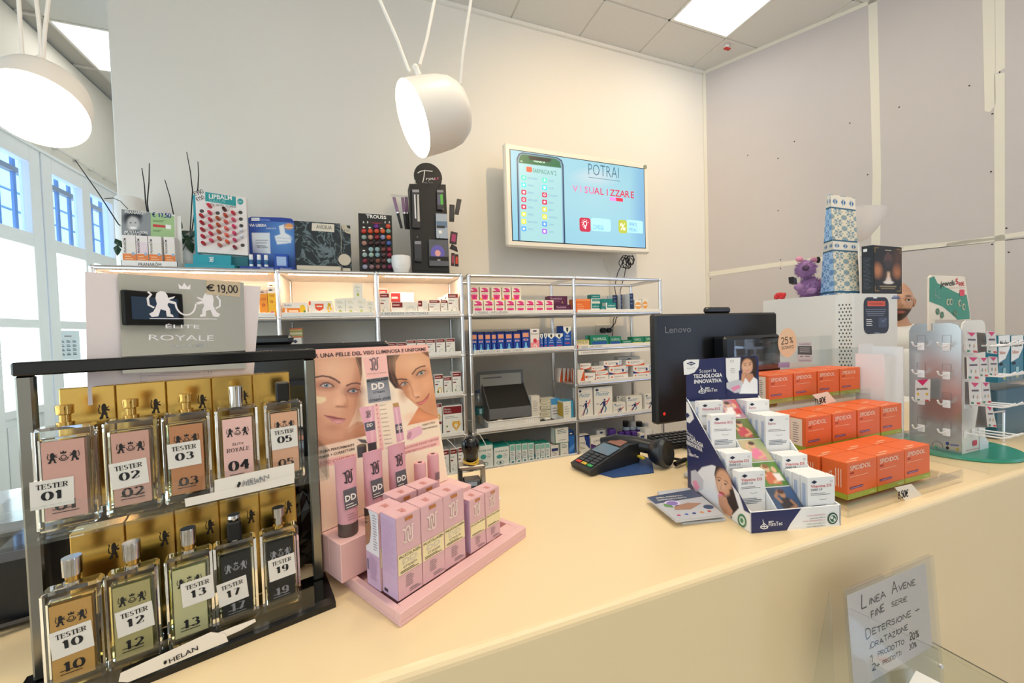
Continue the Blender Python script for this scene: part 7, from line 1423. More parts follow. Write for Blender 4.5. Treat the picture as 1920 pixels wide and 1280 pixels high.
# ============================================================= navy vitamin display
AO = (.673, .527, CZ); AU, AV = rot2(None, -14.5); AW, AD = .190, .217
t = thing('vitamin_display', 'navy and white cardboard vitamin display with smiling woman on its header', 'display stand', AO, R(-14.5)); navy = mat('#232a5a', .45, name='navy_card'); wc = mat('#f0efee', .5)
b = MB(); b.box(0, 0, 0, AW, AD, .003, wc); b.box(0, 0, .003, AW, .003, .041, wc, .0005); b.box(0, AD-.003, .003, AW, AD, .225, wc); b.build('tray', t)
prof = [(.0, .0), (.0, .041), (.018, .045), (AD, .225), (AD, 0)]
for x, nm in ((0, 'left_side'), (AW-.003, 'right_side')): b = MB(); b.prism(prof, 'x', x, x+.003, wc); b.build('side_panel', t)
b = MB(); b.prism([(.006, .003), (.006, .026), (AD-.006, .216), (AD-.006, .003)], 'x', .066, .124, wc); b.build('centre_ramp', t)
hdr = Fr((0, AD-.004, .2155), (1, 0, 0), (0, 0, 1)); b = MB(); b.ext(hdr, [(0, .0), (AW, 0), (AW, .100), (AW-.006, .106), (.008, .102), (.0, .094)], .003, navy); b.build('header_card', t)
WORLD[0] = True
wf = lambda yl, zl=0, xo=0: Fr((AO[0]+AV[0]*yl+AU[0]*xo, AO[1]+AV[1]*yl+AU[1]*xo, CZ+zl), AU, (0, 0, 1))
hf2 = wf(AD-.0045); o35 = (1270, 640, 3.46); b = MB(); T = TX(b, hf2, *o35)
T.poly([(38, 132), (60, 118), (141, 116), (136, 165), (110, 200), (70, 215), (42, 216)], wc, 2); T.poly([(57, 142), (88, 130), (119, 142), (88, 156)], navy, 3); T.text('IBSA', (72, 147), (104, 146), 7, wc, 4, .03); T.text('Caring Innovation', (60, 178), (115, 172), 7, gy, 3)
T.text('Scopri la', (142, 203), (250, 196), 22, wc, 3); T.text('TECNOLOGIA', (103, 238), (290, 228), 24, wc, 3, .03); T.text('INNOVATIVA', (108, 272), (286, 262), 24, wc, 3, .03); T.text('IBSA', (180, 306), (210, 304), 10, wc, 3, .02); T.text('FilmTec', (178, 328), (258, 322), 22, wc, 3, .01)
for k_ in range(3): T.line([(136, 330-k_*3), (160, 336-k_*16), (182, 330-k_*4)], 4, wc, 3); T.line([(160, 334-k_*16), (150, 285+k_*6)], 4, wc, 3)
b.build('header_lettering', t)
cs = [fxy(hf2, 1270+x/3.46, 640+y/3.46) for x, y in ((318, 340), (520, 342), (516, 98), (312, 108))]
cv = Canvas([hf2.at(*c, 3) for c in cs], 110, 110, '#232a5a'); cv.xf(lambda A, B: ((A-1270)*3.46, (B-640)*3.46))
def woman(cv, X0, Y0, s, body=True):
    f = lambda pts: [(X0+x*s, Y0+y*s) for x, y in pts]; e = lambda x, y, rx, ry, c, so=.2, a=1, ro=0: cv.ell(X0+x*s, Y0+y*s, rx*s, ry*s, c, so, a, ro)
    cv.poly(f([(30, 0), (70, -8), (112, 5), (125, 60), (118, 130), (100, 150), (88, 100), (35, 110), (18, 50)]), '#2b1c18', 3)
    if body: cv.poly(f([(10, 240), (12, 190), (30, 150), (62, 130), (98, 128), (128, 150), (136, 240)]), '#f2f2f4', 3); cv.poly(f([(44, 130), (60, 110), (95, 110), (104, 132), (76, 170)]), '#c99070', 4)
    e(62, 62, 36, 48, '#dba685', .15); e(58, 75, 22, 24, '#e8b99a', .8); e(48, 56, 6.5, 3.2, '#3a2a26', .3); e(78, 52, 6.5, 3.2, '#3a2a26', .3); cv.line(f([(38, 46), (48, 42), (56, 45)]), 3*s, '#4a3026', 1); cv.line(f([(70, 42), (80, 38), (88, 42)]), 3*s, '#4a3026', 1)
    cv.line(f([(62, 58), (60, 74), (66, 77)]), 2.5*s, '#b5795a', 2, .8); cv.poly(f([(46, 84), (62, 88), (80, 80), (70, 94), (56, 95)]), '#c0504e', 1.2); cv.poly(f([(52, 86), (64, 89), (76, 84), (66, 91)]), '#f4ecea', 1)
    cv.poly(f([(26, 110), (44, 88), (58, 96), (52, 116), (44, 150), (34, 178), (20, 172)]), '#d39c7c', 3); cv.line(f([(34, 100), (52, 92)]), 7*s, '#e0ac8c', 2); cv.line(f([(32, 112), (50, 106)]), 6*s, '#c98e6e', 2)
    cv.poly(f([(92, 10), (116, 20), (122, 80), (112, 120), (98, 90), (100, 50)]), '#33211c', 4)
cv.poly([(312, 108), (410, 100), (404, 215), (395, 290), (350, 300), (318, 230), (306, 170)], '#f0efee', 2); cv.poly([(398, 190), (520, 160), (520, 345), (440, 340), (405, 300)], '#232a5a', 2)
woman(cv, 392, 98, 1.0); cv.poly([(296, 288), (318, 268), (395, 245), (425, 262), (408, 330), (372, 334)], '#c9c9cf', 3); cv.poly([(345, 300), (400, 280), (412, 298), (366, 324)], '#e58fb0', 2)
cv.build('header_portrait', t)
b = MB(); T = TX(b, hf2, *o35); T.text('Dopo', (342, 180), (366, 178), 8, dk, 8, .01); T.text('ti prendono', (336, 192), (372, 190), 7, dk, 8); T.text('cura', (344, 204), (366, 202), 7, dk, 8); b.ring(hf2, *T.p(350, 127), .006, .0035, .0008, gy, 8, 4, 45, 405); b.build('header_note', t)
# left side print
sf = Fr((AO[0]+AV[0]*AD-AU[0]*.0004, AO[1]+AV[1]*AD-AU[1]*.0004, CZ), -AV, (0, 0, 1)); sp = lambda pts: [fxy(sf, 1270+x/3.46, 640+y/3.46) for x, y in pts]
def sclip(u): return min(.224, max(.0405, .041+(AD-u-.018)/(AD-.018)*.184+.003))-.001
NU = 120
P3 = []; cv = Canvas([sf.at(0.001, .001), sf.at(AD-.001, .001), sf.at(AD-.001, .040), sf.at(.001, .223)], 130, 170, '#232a5a'); cv.xf(lambda A, B: ((A-1270)*3.46, (B-640)*3.46))
cv.poly([(40, 380), (70, 395), (100, 470), (108, 500), (80, 530), (40, 510)], '#f0efee', 2); cv.poly([(110, 950), (120, 860), (160, 815), (225, 800), (265, 815), (400, 990), (480, 1250), (350, 1170)], '#eef0f4', 3)
cv.poly([(88, 840), (118, 832), (170, 900), (165, 960), (120, 975), (90, 920)], '#c9cad2', 3); cv.poly([(98, 905), (122, 900), (145, 945), (130, 965), (108, 950)], '#ea94b4', 2)
cv.poly([(300, 1050), (262, 960), (240, 860), (250, 805), (300, 830), (360, 950), (400, 1080), (350, 1150)], '#2b1c18', 3); cv.ell(300, 915, 48, 88, '#dba685', .15, 1, -14); cv.ell(285, 940, 26, 40, '#e8bb9c', .8); cv.ell(270, 900, 9, 5, '#3a2a26', .3, 1, 20); cv.ell(312, 925, 9, 5, '#3a2a26', .3, 1, 20); cv.line([(258, 882), (276, 882), (284, 892)], 4, '#4a3026', 2); cv.line([(304, 900), (320, 908), (328, 918)], 4, '#4a3026', 2); cv.line([(288, 920), (280, 955), (290, 960)], 3, '#b5795a', 2); cv.ell(288, 985, 20, 10, '#c0504e', .3, 1, 25); cv.ell(278, 1000, 16, 12, '#ea94b4', .3)
cv.poly([(265, 1010), (290, 1000), (318, 1010), (330, 1050), (360, 1100), (345, 1140), (300, 1110), (270, 1060)], '#d39c7c', 3); cv.poly([(335, 960), (362, 960), (388, 1080), (370, 1080)], '#2b1c18', 4); cv.poly([(350, 1130), (400, 1080), (480, 1120), (480, 1260), (400, 1220)], '#f0efee', 3); cv.ell(420, 1162, 28, 46, '#2f7a4c', .1, 1, -15); cv.ell(420, 1162, 17, 30, '#e9f1ea', .1, 1, -15); cv.ell(418, 1160, 10, 18, '#3f8a5c', .3, 1, -15)
cv.build('side_print', t)
b = MB(); T = TX(b, sf, *o35); T.text('Scopri la', (62, 590), (118, 640), 22, wc, 4); T.text('TECNOLOGIA', (64, 632), (172, 690), 24, wc, 4, .03); T.text('INNOVATIVA', (64, 665), (166, 716), 24, wc, 4, .03); T.text('FilmTec', (88, 740), (142, 756), 16, wc, 4, .02)
T.line([(72, 735), (76, 690), (88, 745)], 4, wc, 4); T.line([(80, 740), (84, 700), (96, 748)], 4, wc, 4); T.poly([(55, 478), (68, 462), (82, 480), (68, 496)], navy, 4); b.build('side_lettering', t)
# front lip print
ff = wf(-.0004); b = MB(); T = TX(b, ff, *o35)
b.poly(ff, [(0.0005, 0.0005), (.074, .0005), (.082, .013), (.092, .025), (.105, .0405), (.0005, .0405)], navy, 1)
T.text('IBSA', (590, 1172), (624, 1168), 9, wc, 3, .02); T.text('FilmTec', (590, 1198), (680, 1188), 26, wc, 3, .01)
for k_ in range(3): T.line([(536, 1206-k_*3), (560, 1214-k_*18), (586, 1206-k_*4)], 5, wc, 3); T.line([(562, 1210-k_*16), (552, 1152+k_*6)], 4, wc, 3)
T.ell(1006, 1146, 33, 38, mat('#27513c', .5), 2); T.ell(1006, 1146, 24, 28, wc, 3); T.ell(1006, 1146, 19, 22, mat('#2f6a4c', .5), 4); T.ell(998, 1140, 9, 9, wc, 5); T.ell(1014, 1152, 6, 9, wc, 5)
for i in range(5): T.text(['www.vitaminad.it', 'www.ferrofilm.it', 'www.vitaminad3film.it', 'www.vitaminab12.it', 'www.melatoninafilm.it'][i], ([838, 858, 812, 838, 838][i], 1134+i*18), (958, 1122+i*18), 10, mat(['#c0607a', '#4a4a5a', '#c0607a', '#4f8a6a', '#4a4a5a'][i], .5), 3)
b.build('front_lettering', t)
# photo strip on the ramp
rn = math.atan2(.19, AD-.012); rv = np.array([AV[0]*math.cos(rn), AV[1]*math.cos(rn), math.sin(rn)]); ro = np.array([AO[0]+AU[0]*.067+AV[0]*.006, AO[1]+AU[1]*.067+AV[1]*.006, CZ+.0272]); rf = Fr(ro, AU, rv); RL = math.hypot(.19, AD-.012)
scenes = [('#3f5a86', '#2a3a4a', '#a87a5c', '#2c2228'), ('#5f8a3c', '#3c6a2c', '#d8b08a', '#c86a4a'), ('#8fa070', '#c9b08a', '#d8a88a', '#e07a9a'), ('#6a7a3c', '#4a5a2c', '#d8a07c', '#b83a4a'), ('#c8505a', '#8aa0b8', '#d8a88a', '#e8e4e4')]
for i, (bg_, g2, sk, cl) in enumerate(scenes):
    v0, v1 = RL*(.005+.199*i), RL*(.195+.199*i); cv = Canvas([rf.at(.001, v0, 1), rf.at(.056, v0, 1), rf.at(.056, v1, 1), rf.at(.001, v1, 1)], 46, 40, bg_, px=(100, 100))
    cv.ell(20, 80, 40, 40, g2, .8, .8); cv.ell(80, 20, 50, 30, g2, .8, .6); cv.poly([(25, 10), (75, 5), (80, 40), (60, 60), (40, 58), (22, 35)], cl, 4); cv.line([(30, 45), (20, 65), (40, 85)], 9, sk, 4); cv.line([(70, 45), (78, 25), (50, 15)], 9, sk, 4); cv.ell(50, 72, 11, 14, sk, .2); cv.ell(50, 82, 13, 9, '#4a2c20' if i != 1 else '#8a5a34', .3)
    if i in (1, 4): cv.ell(76, 66, 10, 13, sk, .2); cv.poly([(62, 50), (90, 50), (92, 20), (66, 20)], '#e8e0dc' if i == 1 else '#c03a48', 4)
    cv.build('photo_print', t)
WORLD[0] = False
def vbox(x, y, z, h, ttl, sub, col, label, w=.0585, d=.018, dx=0):
    p = np.array(AO)+AU*x+AV*y; b = MB(); b.box(0, 0, 0, w, d, h, wc, .0005); f, l, r, tp_ = pfr(w, d, h)
    for q in (f, l): q.o = q.o+q.n*.0002
    b.poly(f, [(w*.12, h*.9), (w*.23, h*.94), (w*.34, h*.9), (w*.23, h*.86)], mat('#1d2440', .5), 1); b.ring(f, w*.86, h*.9, w*.06, h*.025, .0006, gy, 1, 4, 45, 405); b.text(f, ttl, w*.1, h*.78, h*.062, mat(col, .5), 1, 'l', w*(.76 if len(ttl) > 6 else .3), .01)
    if sub: b.text(f, sub, w*.1, h*.71, h*.05, mat('#3a4258', .5), 1, 'l', w*.42)
    b.lines(f, w*.1, h*.645, w*.85, 2, h*.03, h*.010, gy, 1); b.ring(f, w*.55, h*.53, w*.14, h*.03, .0007, gy, 1, 12, 180, 360); b.lines(f, w*.12, h*.38, w*.9, 4, h*.035, h*.014, mat('#5d6478', .5), 1); b.poly(f, [(w*.05, h*.04), (w*.3, h*.04), (w*.2, h*.1)], mat('#3a4468', .5), 1); b.rect(l, d*.3, h*.3, d*.7, h*.85, mat('#b9c6e0', .5), 1)
    b.build('vitamin_box', None, (p[0], p[1], CZ+z), R(-14.5), label, 'medicine box', 'white vitamin boxes in the navy display')
def stack(x, ys, z, h, ttl, sub, col, txt):
    for i, y in enumerate(ys): vbox(x, y, z, h, ttl, sub, col, txt % (ORD[i] if len(ys) > 1 else ''))
D3r = '#d0504c'; H = .092
vbox(.0065, .042, .0115, H, 'Vitamina D3', '2000 UI', D3r, 'front vitamin D3 box of the left column, nearest the front lip')
vbox(.0065, .078, .0370, H, 'Vitamina D3', '2000 UI', D3r, 'vitamin D3 box of the left column, behind the front one')
vbox(.0055, .098, .0370, H-.001, 'Vitamina D3', '2000 UI', D3r, 'hidden vitamin D3 box, third of the left column')
vbox(.0055, .126, .108, H, 'Vitamina B12', '', '#d0607a', 'vitamin B12 box, lower of the two in the left column')
vbox(.0055, .170, .130, H, 'Vitamina B12', '', '#d0607a', 'vitamin B12 box at the top of the left column under the header')
for i in range(3): vbox(.1275, .008+.0195*i, .0035, H-.001*i, 'Vitamina D3', '2000 UI', D3r, 'vitamin D3 box of the right column front group, %s from the front' % ORD[i])
for i in range(2): vbox(.1275, .070+.0195*i, .026, H-.001*i, 'Vitamina D3', '2000 UI', D3r, 'vitamin D3 box of the right column rear group, %s from the front' % ORD[i])
for i in range(3): vbox(.1270, .115+.0185*i, .104, .090-.001*i, 'Ferro', '', '#c06a70', 'iron supplement box of the lower right group, %s from the front' % ORD[i])
for i in range(2): vbox(.1270, .174+.0185*i, .128, .090-.001*i, 'Ferro', '', '#c06a70', 'iron supplement box under the header, %s from the front' % ORD[i])
# steps inside the display that carry the boxes
b = MB()
for x0_, z_, y0_, y1_ in ((.004, .008, .03, .062), (.004, .034, .070, .118), (.004, .105, .120, .160), (.004, .127, .162, .212), (.125, .023, .068, .108), (.125, .101, .1105, .171), (.125, .125, .1725, .212)): b.box(x0_, y0_, .0032, x0_+.061, y1_, z_+.0025, wc)
b.build('inner_steps', t)
# ============================================================= three-tier acrylic stand with orange boxes
t = thing('acrylic_stand', 'clear three-tier acrylic stand loaded with orange medicine boxes', 'display stand', (.95, .49, CZ)); WORLD[0] = True; tiers = [(.495, .605, 1.064, .905, 1.345), (.618, .735, 1.125, .90, 1.470), (.742, .858, 1.222, .95, 1.470)]
for i, (ya, yb, z, xa_, xb_) in enumerate(tiers):
    b = MB(); b.box(xa_, ya, z-.0042, xb_, yb, z-.0008, ACRYL); b.box(xa_, ya-.004, z-.02 if i else CZ+.001, xb_, ya, z+.016, ACRYL); b.build('tier_shelf', t)
b = MB(); sidep = [(.491, CZ+.001), (.491, 1.066), (.618, 1.09), (.742, 1.18), (.858, 1.24), (.864, CZ+.001)]
b.prism(sidep, 'x', .901, .904, ACRYL); b.build('side_plate', t); b = MB(); b.prism(sidep, 'x', 1.470, 1.4725, ACRYL); b.build('side_plate', t); WORLD[0] = False
org = mat('#e5672a', .45, name='orange_carton'); org2 = mat('#ee8146', .45); grn = mat('#9aa62c', .45); pur = mat('#5c2a5c', .5); crm = mat('#f3ddc8', .5)
def spid(x, y, z, w, d, h, label, side=False):
    b = MB(); b.box(0, 0, 0, w, d, h, org, .0005); f, l, r, tp_ = pfr(w, d, h)
    for q in (f, l, tp_): q.o = q.o+q.n*.0002
    b.rect(f, 0, 0, w, h*.15, grn, 1); b.rect(l, 0, 0, d, h*.15, grn, 1); b.text(f, 'SPIDIDOL', w*.08, h*.78, h*.125, crm, 1, 'l', w*.7, .01, .12); b.text(f, '400', w*.08, h*.68, h*.06, mat('#a8301c', .5), 1, 'l', w*.14, .02); b.lines(f, w*.08, h*.60, w*.95, 1, 1, h*.018, mat('#f0b08a', .5), 1)
    b.rect(f, w*.08, h*.27, w*.52, h*.33, pur, 1); b.rect(f, w*.1, h*.29, w*.5, h*.31, mat('#b88aa8', .5), 2); b.text(f, 'zambon', w*.93, h*.05, h*.05, mat('#e8ecc8', .5), 2, 'r', w*.2); b.rect(tp_, w*.3, d*.2, w*.6, d*.3, mat('#f3b08c', .5), 1); b.rect(tp_, w*.05, d*.05, w*.4, d*.12, mat('#f3b08c', .5), 1)
    if side: b.rect(l, d*.15, h*.15, d*.8, h*.95, crm, 1); b.lines(l, d*.3, h*.8, d*.65, 9, h*.07, h*.02, gy, 2)
    else:
        fv = Fr(l.o+l.u*d*.42+l.v*h*.2, (0, 0, 1), (0, 1, 0)); b.text(fv, 'SPIDIDOL', 0, 0, d*.14, crm, 1, 'l', h*.5, .01)
        for k_ in range(3): b.rect(l, d*(.55+.1*k_), h*.3, d*(.58+.1*k_), h*.8, crm, 1)
    b.build('medicine_box', None, (x, y, z), 0, label, 'medicine box', 'orange pain relief boxes')
for j in range(2):
    for i in range(3): spid([.956, 1.063, 1.170][i]-(.0 if j == 0 else .006), .522+.053*j, 1.0645, .1045, .050, .0800-.001*j, 'orange box on the bottom tier, %s row, %s from left' % (['front', 'rear'][j], ORD[i]))
for j in range(2):
    for i in range(4): spid([1.018, 1.122, 1.226, 1.330][i], .644+.047*j, 1.1255, .098, .045, .0850-.001*j, 'orange box on the middle tier, %s row, %s from left' % (['front', 'rear'][j], ORD[i]), i == 0 and j == 0)
for j in range(2):
    for i in range(4): spid([1.055, 1.160, 1.265, 1.370][i], .765+.047*j, 1.2225, .099, .045, .0800-.001*j, 'orange box on the top tier, %s row, %s from left' % (['front', 'rear'][j], ORD[i]), i == 0 and j == 0)
def price(px4, y, txt, label, h_):
    f = Fr((0, y, 0), (1, 0, 0), (0, 0, 1)); b = MB(); pts = [fxy(f, *p) for p in px4]; b.ext(f, pts, .0006, mat('#efe2d2', .6)); a, c = pts[3]; a1, c1 = pts[2]; rot = math.degrees(math.atan2(c1-c, a1-a)); L = math.hypot(a1-a, c1-c)
    b.write(f, txt, a+L*.16+.004*math.sin(R(rot)), c-L*.42, L*.24, .17, inkd, 2, rot=rot, sp=.14, wx=.8); b.build('price_card', None, None, 0, label, 'price card', 'handwritten price cards')
price([(1543, 759), (1568, 752), (1552, 734), (1523, 740)], .736, '11,90€', 'handwritten price card on the edge of the top tier', 0)
price([(1702, 944), (1734, 934), (1709, 907), (1678, 914)], .490, '8,50€', 'handwritten price card on the front edge of the bottom tier', 0)
# ============================================================= clear shield with discount sticker
t = thing('acrylic_shield', 'clear upright acrylic shield with round discount sticker before the cash machine', 'shield', (1.3, .87, CZ)); WORLD[0] = True
b = MB(); b.box(1.053, .8695, CZ+.001, 1.515, .872, 1.403, ACRYL); b.build('front_pane', t); b = MB(); b.box(1.06, .8765, CZ+.001, 1.695, .879, 1.355, ACRYL); b.build('rear_pane', t)
f = yfr(.8690); b = MB(); T = TX(b, f, 1200, 560, 2.783); a, c = T.p(769, 229); a1, _c = T.p(817, 229); r_ = a1-a; b.disc(f, a, c, r_, r_*1.08, mat('#e9c9a8', .6), 1, 28); T.write('25', (736, 238), 34, .13, inkd, (772, 234), k=2, sp=.2); T.write('%', (780, 232), 30, .12, inkd, k=2); T.write('SCONTO', (738, 264), 14, .16, inkd, (800, 256), k=2, sp=.2); b.build('discount_sticker', t, label='peach round sticker with handwriting')
b = MB(); T = TX(b, yfr(.8762), 1200, 560, 2.783); T.poly([(820, 330), (900, 330), (898, 222), (820, 224)], mat('#e2e4ea', .5), 1); T.poly([(822, 290), (896, 292), (894, 246), (822, 246)], mat('#3f444e', .5), 2); T.text('THISISMILK', (828, 242), (890, 240), 9, mat('#b05a78', .5), 2); T.text('THISISMILK', (828, 326), (892, 326), 9, mat('#b05a9a', .5), 2)
for k_ in range(3): T.line([(832, 256+k_*10), (884, 257+k_*10)], 3, wc, 3)
T.line([(834, 300), (850, 300)], 5, gy, 2); T.line([(860, 300), (884, 300)], 5, gy, 2); T.poly([(720, 358), (780, 358), (780, 330), (722, 332)], mat('#b7a8dc', .5), 1); b.build('small_leaflet', t); WORLD[0] = False
# ============================================================= cash machine
kx0, kx1, ky0, ky1, kz = 1.815, 2.165, .985, 1.34, 1.562
t = thing('cash_machine', 'white automatic cash machine with perforated corner and dark notice', 'cash machine', (kx0, ky0, CZ)); WORLD[0] = True; km_ = mat('#ece8e2', .35, name='white_machine')
b = MB(); r_ = .045; prof = [(kx0+r_-r_*math.cos(R(a)), ky0+r_-r_*math.sin(R(a))) for a in (0, 15, 30, 45, 60, 75, 90)]+[(kx1-.01, ky0), (kx1, ky0+.01), (kx1, ky1), (kx0, ky1)]; b.prism(prof, 'z', CZ+.001, kz, km_); b.build('cabinet', t)
b = MB(); dkh = mat('#55575c', .6)
for i in range(24):
    for j in range(4):
        a_ = R(18+14*j+(7 if i % 2 else 0)); cx, cy = kx0+r_-(r_+.0003)*math.cos(a_), ky0+r_-(r_+.0003)*math.sin(a_); f = Fr((cx, cy, kz-.045-.0145*i), (math.sin(a_), -math.cos(a_), 0), (0, 0, 1)); b.disc(f, 0, 0, .0028, .0042, dkh, 0, 8)
o = b.build('vent_holes', t); o['kind'] = 'stuff'
f = Fr((0, ky0-.0006, 0), (1, 0, 0), (0, 0, 1)); b = MB(); T = TX(b, f, 1200, 560, 2.783); p0 = T.p(1168, 185); p1 = T.p(1297, -8); b.rrect(f, p0[0], p0[1], p1[0], p1[1], .03, mat('#20283c', .4), 1); T.poly([(1186, 38), (1278, 38), (1278, 12), (1186, 12)], mat('#e8604a', .5), 2); T.text('ATTENZIONE PREGO', (1192, 31), (1272, 31), 11, mat('#8a2a20', .5), 3)
for k_ in range(4): T.line([(1176+k_*3, 56+k_*10), (1284-k_*4, 56+k_*10)], 2.5, mat('#8f98ac', .5), 2)
for k_ in range(4): T.line([(1180, 108+k_*10), (1208+4*(k_ % 2), 108+k_*10)], 4, wc, 2)
p2, p3 = T.p(1244, 150), T.p(1288, 96); b.rrect(f, p2[0], p2[1], p3[0], p3[1], .008, mat('#3f4c66', .4), 2); T.line([(1258, 110), (1268, 122), (1280, 104)], 3, mat('#9fb0c8', .5), 3); T.line([(1222, 178), (1248, 178)], 4, mat('#9fb0c8', .5), 2); T.poly([(1216, -2), (1236, -2), (1236, -12), (1216, -12)], wc, 2)
T.poly([(1312, 0), (1356, 0), (1354, -8), (1314, -8)], mat('#3f5a8c', .5), 2); T.line([(1320, -14), (1350, -14)], 4, mat('#5f7ab0', .5), 2); b.build('dark_notice', t, label='dark rounded notice with an orange strip')
b = MB(); b.box(kx0+.06, ky0-.0035, 1.10, kx1-.02, ky0-.0005, 1.13, dkh, .001); b.box(kx0+.05, ky0-.006, 1.2, kx1-.015, ky0-.0005, 1.31, mat('#e2ddd3', .4), .004); b.build('coin_tray', t); WORLD[0] = False
# things on the cash machine
kz_ = kz+.0006
def pat(u, v):
    A = u*6.28*3; B = v*6.28*9; base = np.sin(A)*np.sin(B); ring = np.abs(np.sin(A*1+np.sin(B)*1.2)*np.cos(B)); return base, ring
def bagface(q, name, parent, tone, uw=1.0):
    cv = Canvas(q, 90, 190, '#dfe7ea', px=(1, 1)); u, v = cv.X, cv.Y; ink = {'l': '#2c82c6', 'd': '#2f7c98'}[tone]; bg = {'l': '#b9dafa', 'd': '#e6dcc4'}[tone]  # light painted into the print: cool bright side, warmer duller front
    cv.blend(np.ones_like(u), bg); U = (u*2*uw) % 1-.5; V = (v*9) % 1-.5; rr = np.sqrt((U*1.1)**2+V**2); th_ = np.arctan2(V, U)
    pet = np.clip((.36+.08*np.cos(8*th_)-rr)*18, 0, 1); pet2 = np.clip((.26+.06*np.cos(4*th_)-rr)*18, 0, 1); pet3 = np.clip((.12-rr)*20, 0, 1); cor = np.clip((np.sqrt((np.abs(U)-.5)**2+(np.abs(V)-.5)**2) < .24)*1., 0, 1); cv.blend(pet*.85, ink); cv.blend(pet2, bg); cv.blend(np.clip((.2+.05*np.cos(6*th_)-rr)*18, 0, 1)*.8, ink); cv.blend(pet3, bg); cv.blend(cor*.7, ink)
    for lo_, hi_ in ((.02, .04), (.43, .445), (.53, .545), (.86, .875), (.0, .01)): cv.blend(((v > lo_) & (v < hi_))*1., '#1f5a7a')
    for lo_, hi_ in ((.445, .53), (.875, .99)):
        band = ((v > lo_) & (v < hi_))*1.; cv.blend(band, '#e8e2d4'); UU = (u*3*uw) % 1-.5; VV = (v-(lo_+hi_)/2)/(hi_-lo_); cv.blend(band*np.clip((.34-np.abs(UU)-np.abs(VV)*.9)*14, 0, 1)*(np.abs(UU) > .05), '#1f6aa0')
    return cv.build(name, parent, .4)
t = thing('paper_bag', 'tall blue and white azulejo-patterned paper bag on the cash machine', 'paper bag', (1.87, 1.05, kz_)); WORLD[0] = True
bz = on_y(1565, 548, 1.045); A_ = lambda px, py, y: np.array(on_y(px, py, y)); yb_, yt_ = 1.045, 1.075; F0, F1 = A_(1565, 549, yb_), A_(1612, 549, yb_); F0[2] = F1[2] = kz_
F3, F2 = A_(1557, 364, yt_), A_(1603, 377, yt_); F2[2] = F3[2]; Bk0 = A_(1537, 549, 1.125); Bk0[2] = kz_; Bk0[0] = F0[0]-.004; Bk0 = np.array([F0[0]+.002, 1.125, kz_]); Bk0 = np.array(on_y(1538, 549, 1.135)); Bk0[2] = kz_; Tp = F3+np.array([-.002, .012, 0]); Bk1 = Bk0+(F1-F0); T2_ = F2+np.array([0, .012, 0])
sh = .0006
b = MB(); paperb = mat('#dfe6ea', .5); b.add([F0, F1, F2, F3, Bk0, Bk1, T2_, Tp], [(0, 1, 2, 3), (5, 4, 7, 6), (4, 0, 3, 7), (1, 5, 6, 2), (3, 2, 6, 7), (4, 5, 1, 0)], paperb); b.build('bag_body', t)
e1 = np.array([0, -sh, 0]); bagface([F0+e1, F1+e1, F2+e1, F3+e1], 'front_print', t, 'd'); nl = np.cross(F0-Bk0, Tp-Bk0); nl = nl/np.linalg.norm(nl)*sh; bagface([Bk0+nl, F0+nl, F3+nl, Tp+nl], 'side_print', t, 'l', .6); WORLD[0] = False
# black box with bowl picture
t = thing('gift_box', 'black box with picture of a small bowl lamp, beside the patterned bag', 'box', (2.0, .985, kz_)); WORLD[0] = True; yq = .992
L0 = A_(1637, 549, yq); L1 = A_(1691, 549, yq); zt = A_(1660, 461, yq)[2]; w_ = L1[0]-L0[0]; ug = R(9)
b = MB(); Bx = [(L0[0], yq), (L1[0], yq), (L1[0]-.03, yq+.10), (L0[0]-.03+.022, yq+.085)]; Bl = A_(1616, 549, yq+.035); Bx = [(L0[0], yq), (L1[0], yq), (L1[0]-(L0[0]-Bl[0]), yq+.035), (Bl[0], yq+.035)]
b.prism(Bx, 'z', kz_, zt, mat('#0d0d10', .4)); b.build('carton', t)
f = Fr((L0[0], yq-.0006, kz_), (1, 0, 0), (0, 0, 1)); h_ = zt-kz_; cv = Canvas([f.at(w_*.04, h_*.04), f.at(w_*.97, h_*.04), f.at(w_*.97, h_*.97), f.at(w_*.04, h_*.97)], 80, 110, '#121012', px=(100, 130))
cv.poly([(0, 38), (100, 38), (100, 75), (70, 60), (30, 62), (0, 70)], '#4a2c1c', 8, .8); cv.ell(12, 62, 14, 18, '#c07c50', .6); cv.ell(85, 62, 14, 18, '#b87448', .6); cv.ell(88, 100, 16, 26, '#5a3420', .8, .8); cv.poly([(32, 88), (70, 88), (64, 108), (50, 118), (40, 108)], '#5a3c38', 3); cv.poly([(34, 92), (68, 92), (58, 70), (44, 70)], '#3a2a2c', 4); cv.poly([(38, 26), (66, 26), (60, 40), (52, 48), (44, 40)], '#e8d8d0', 3); cv.poly([(46, 40), (58, 40), (56, 58), (48, 58)], '#ecc8a8', 4); cv.ell(52, 28, 18, 5, '#f3e6de', .3)
for q in ([(3, 3), (16, 3)], [(3, 3), (3, 16)], [(97, 3), (84, 3)], [(97, 3), (97, 16)], [(3, 127), (16, 127)], [(3, 127), (3, 114)], [(97, 127), (84, 127)], [(97, 127), (97, 114)]): cv.line(q, 1.5, '#b8903a', .6)
cv.line([(40, 104+18), (62, 104+18)], 2, '#c8b89a', .6); cv.line([(20, 16), (80, 16)], 3, '#a8926a', .8); cv.line([(25, 10), (75, 10)], 2, '#a8926a', .8); cv.build('picture_print', t)
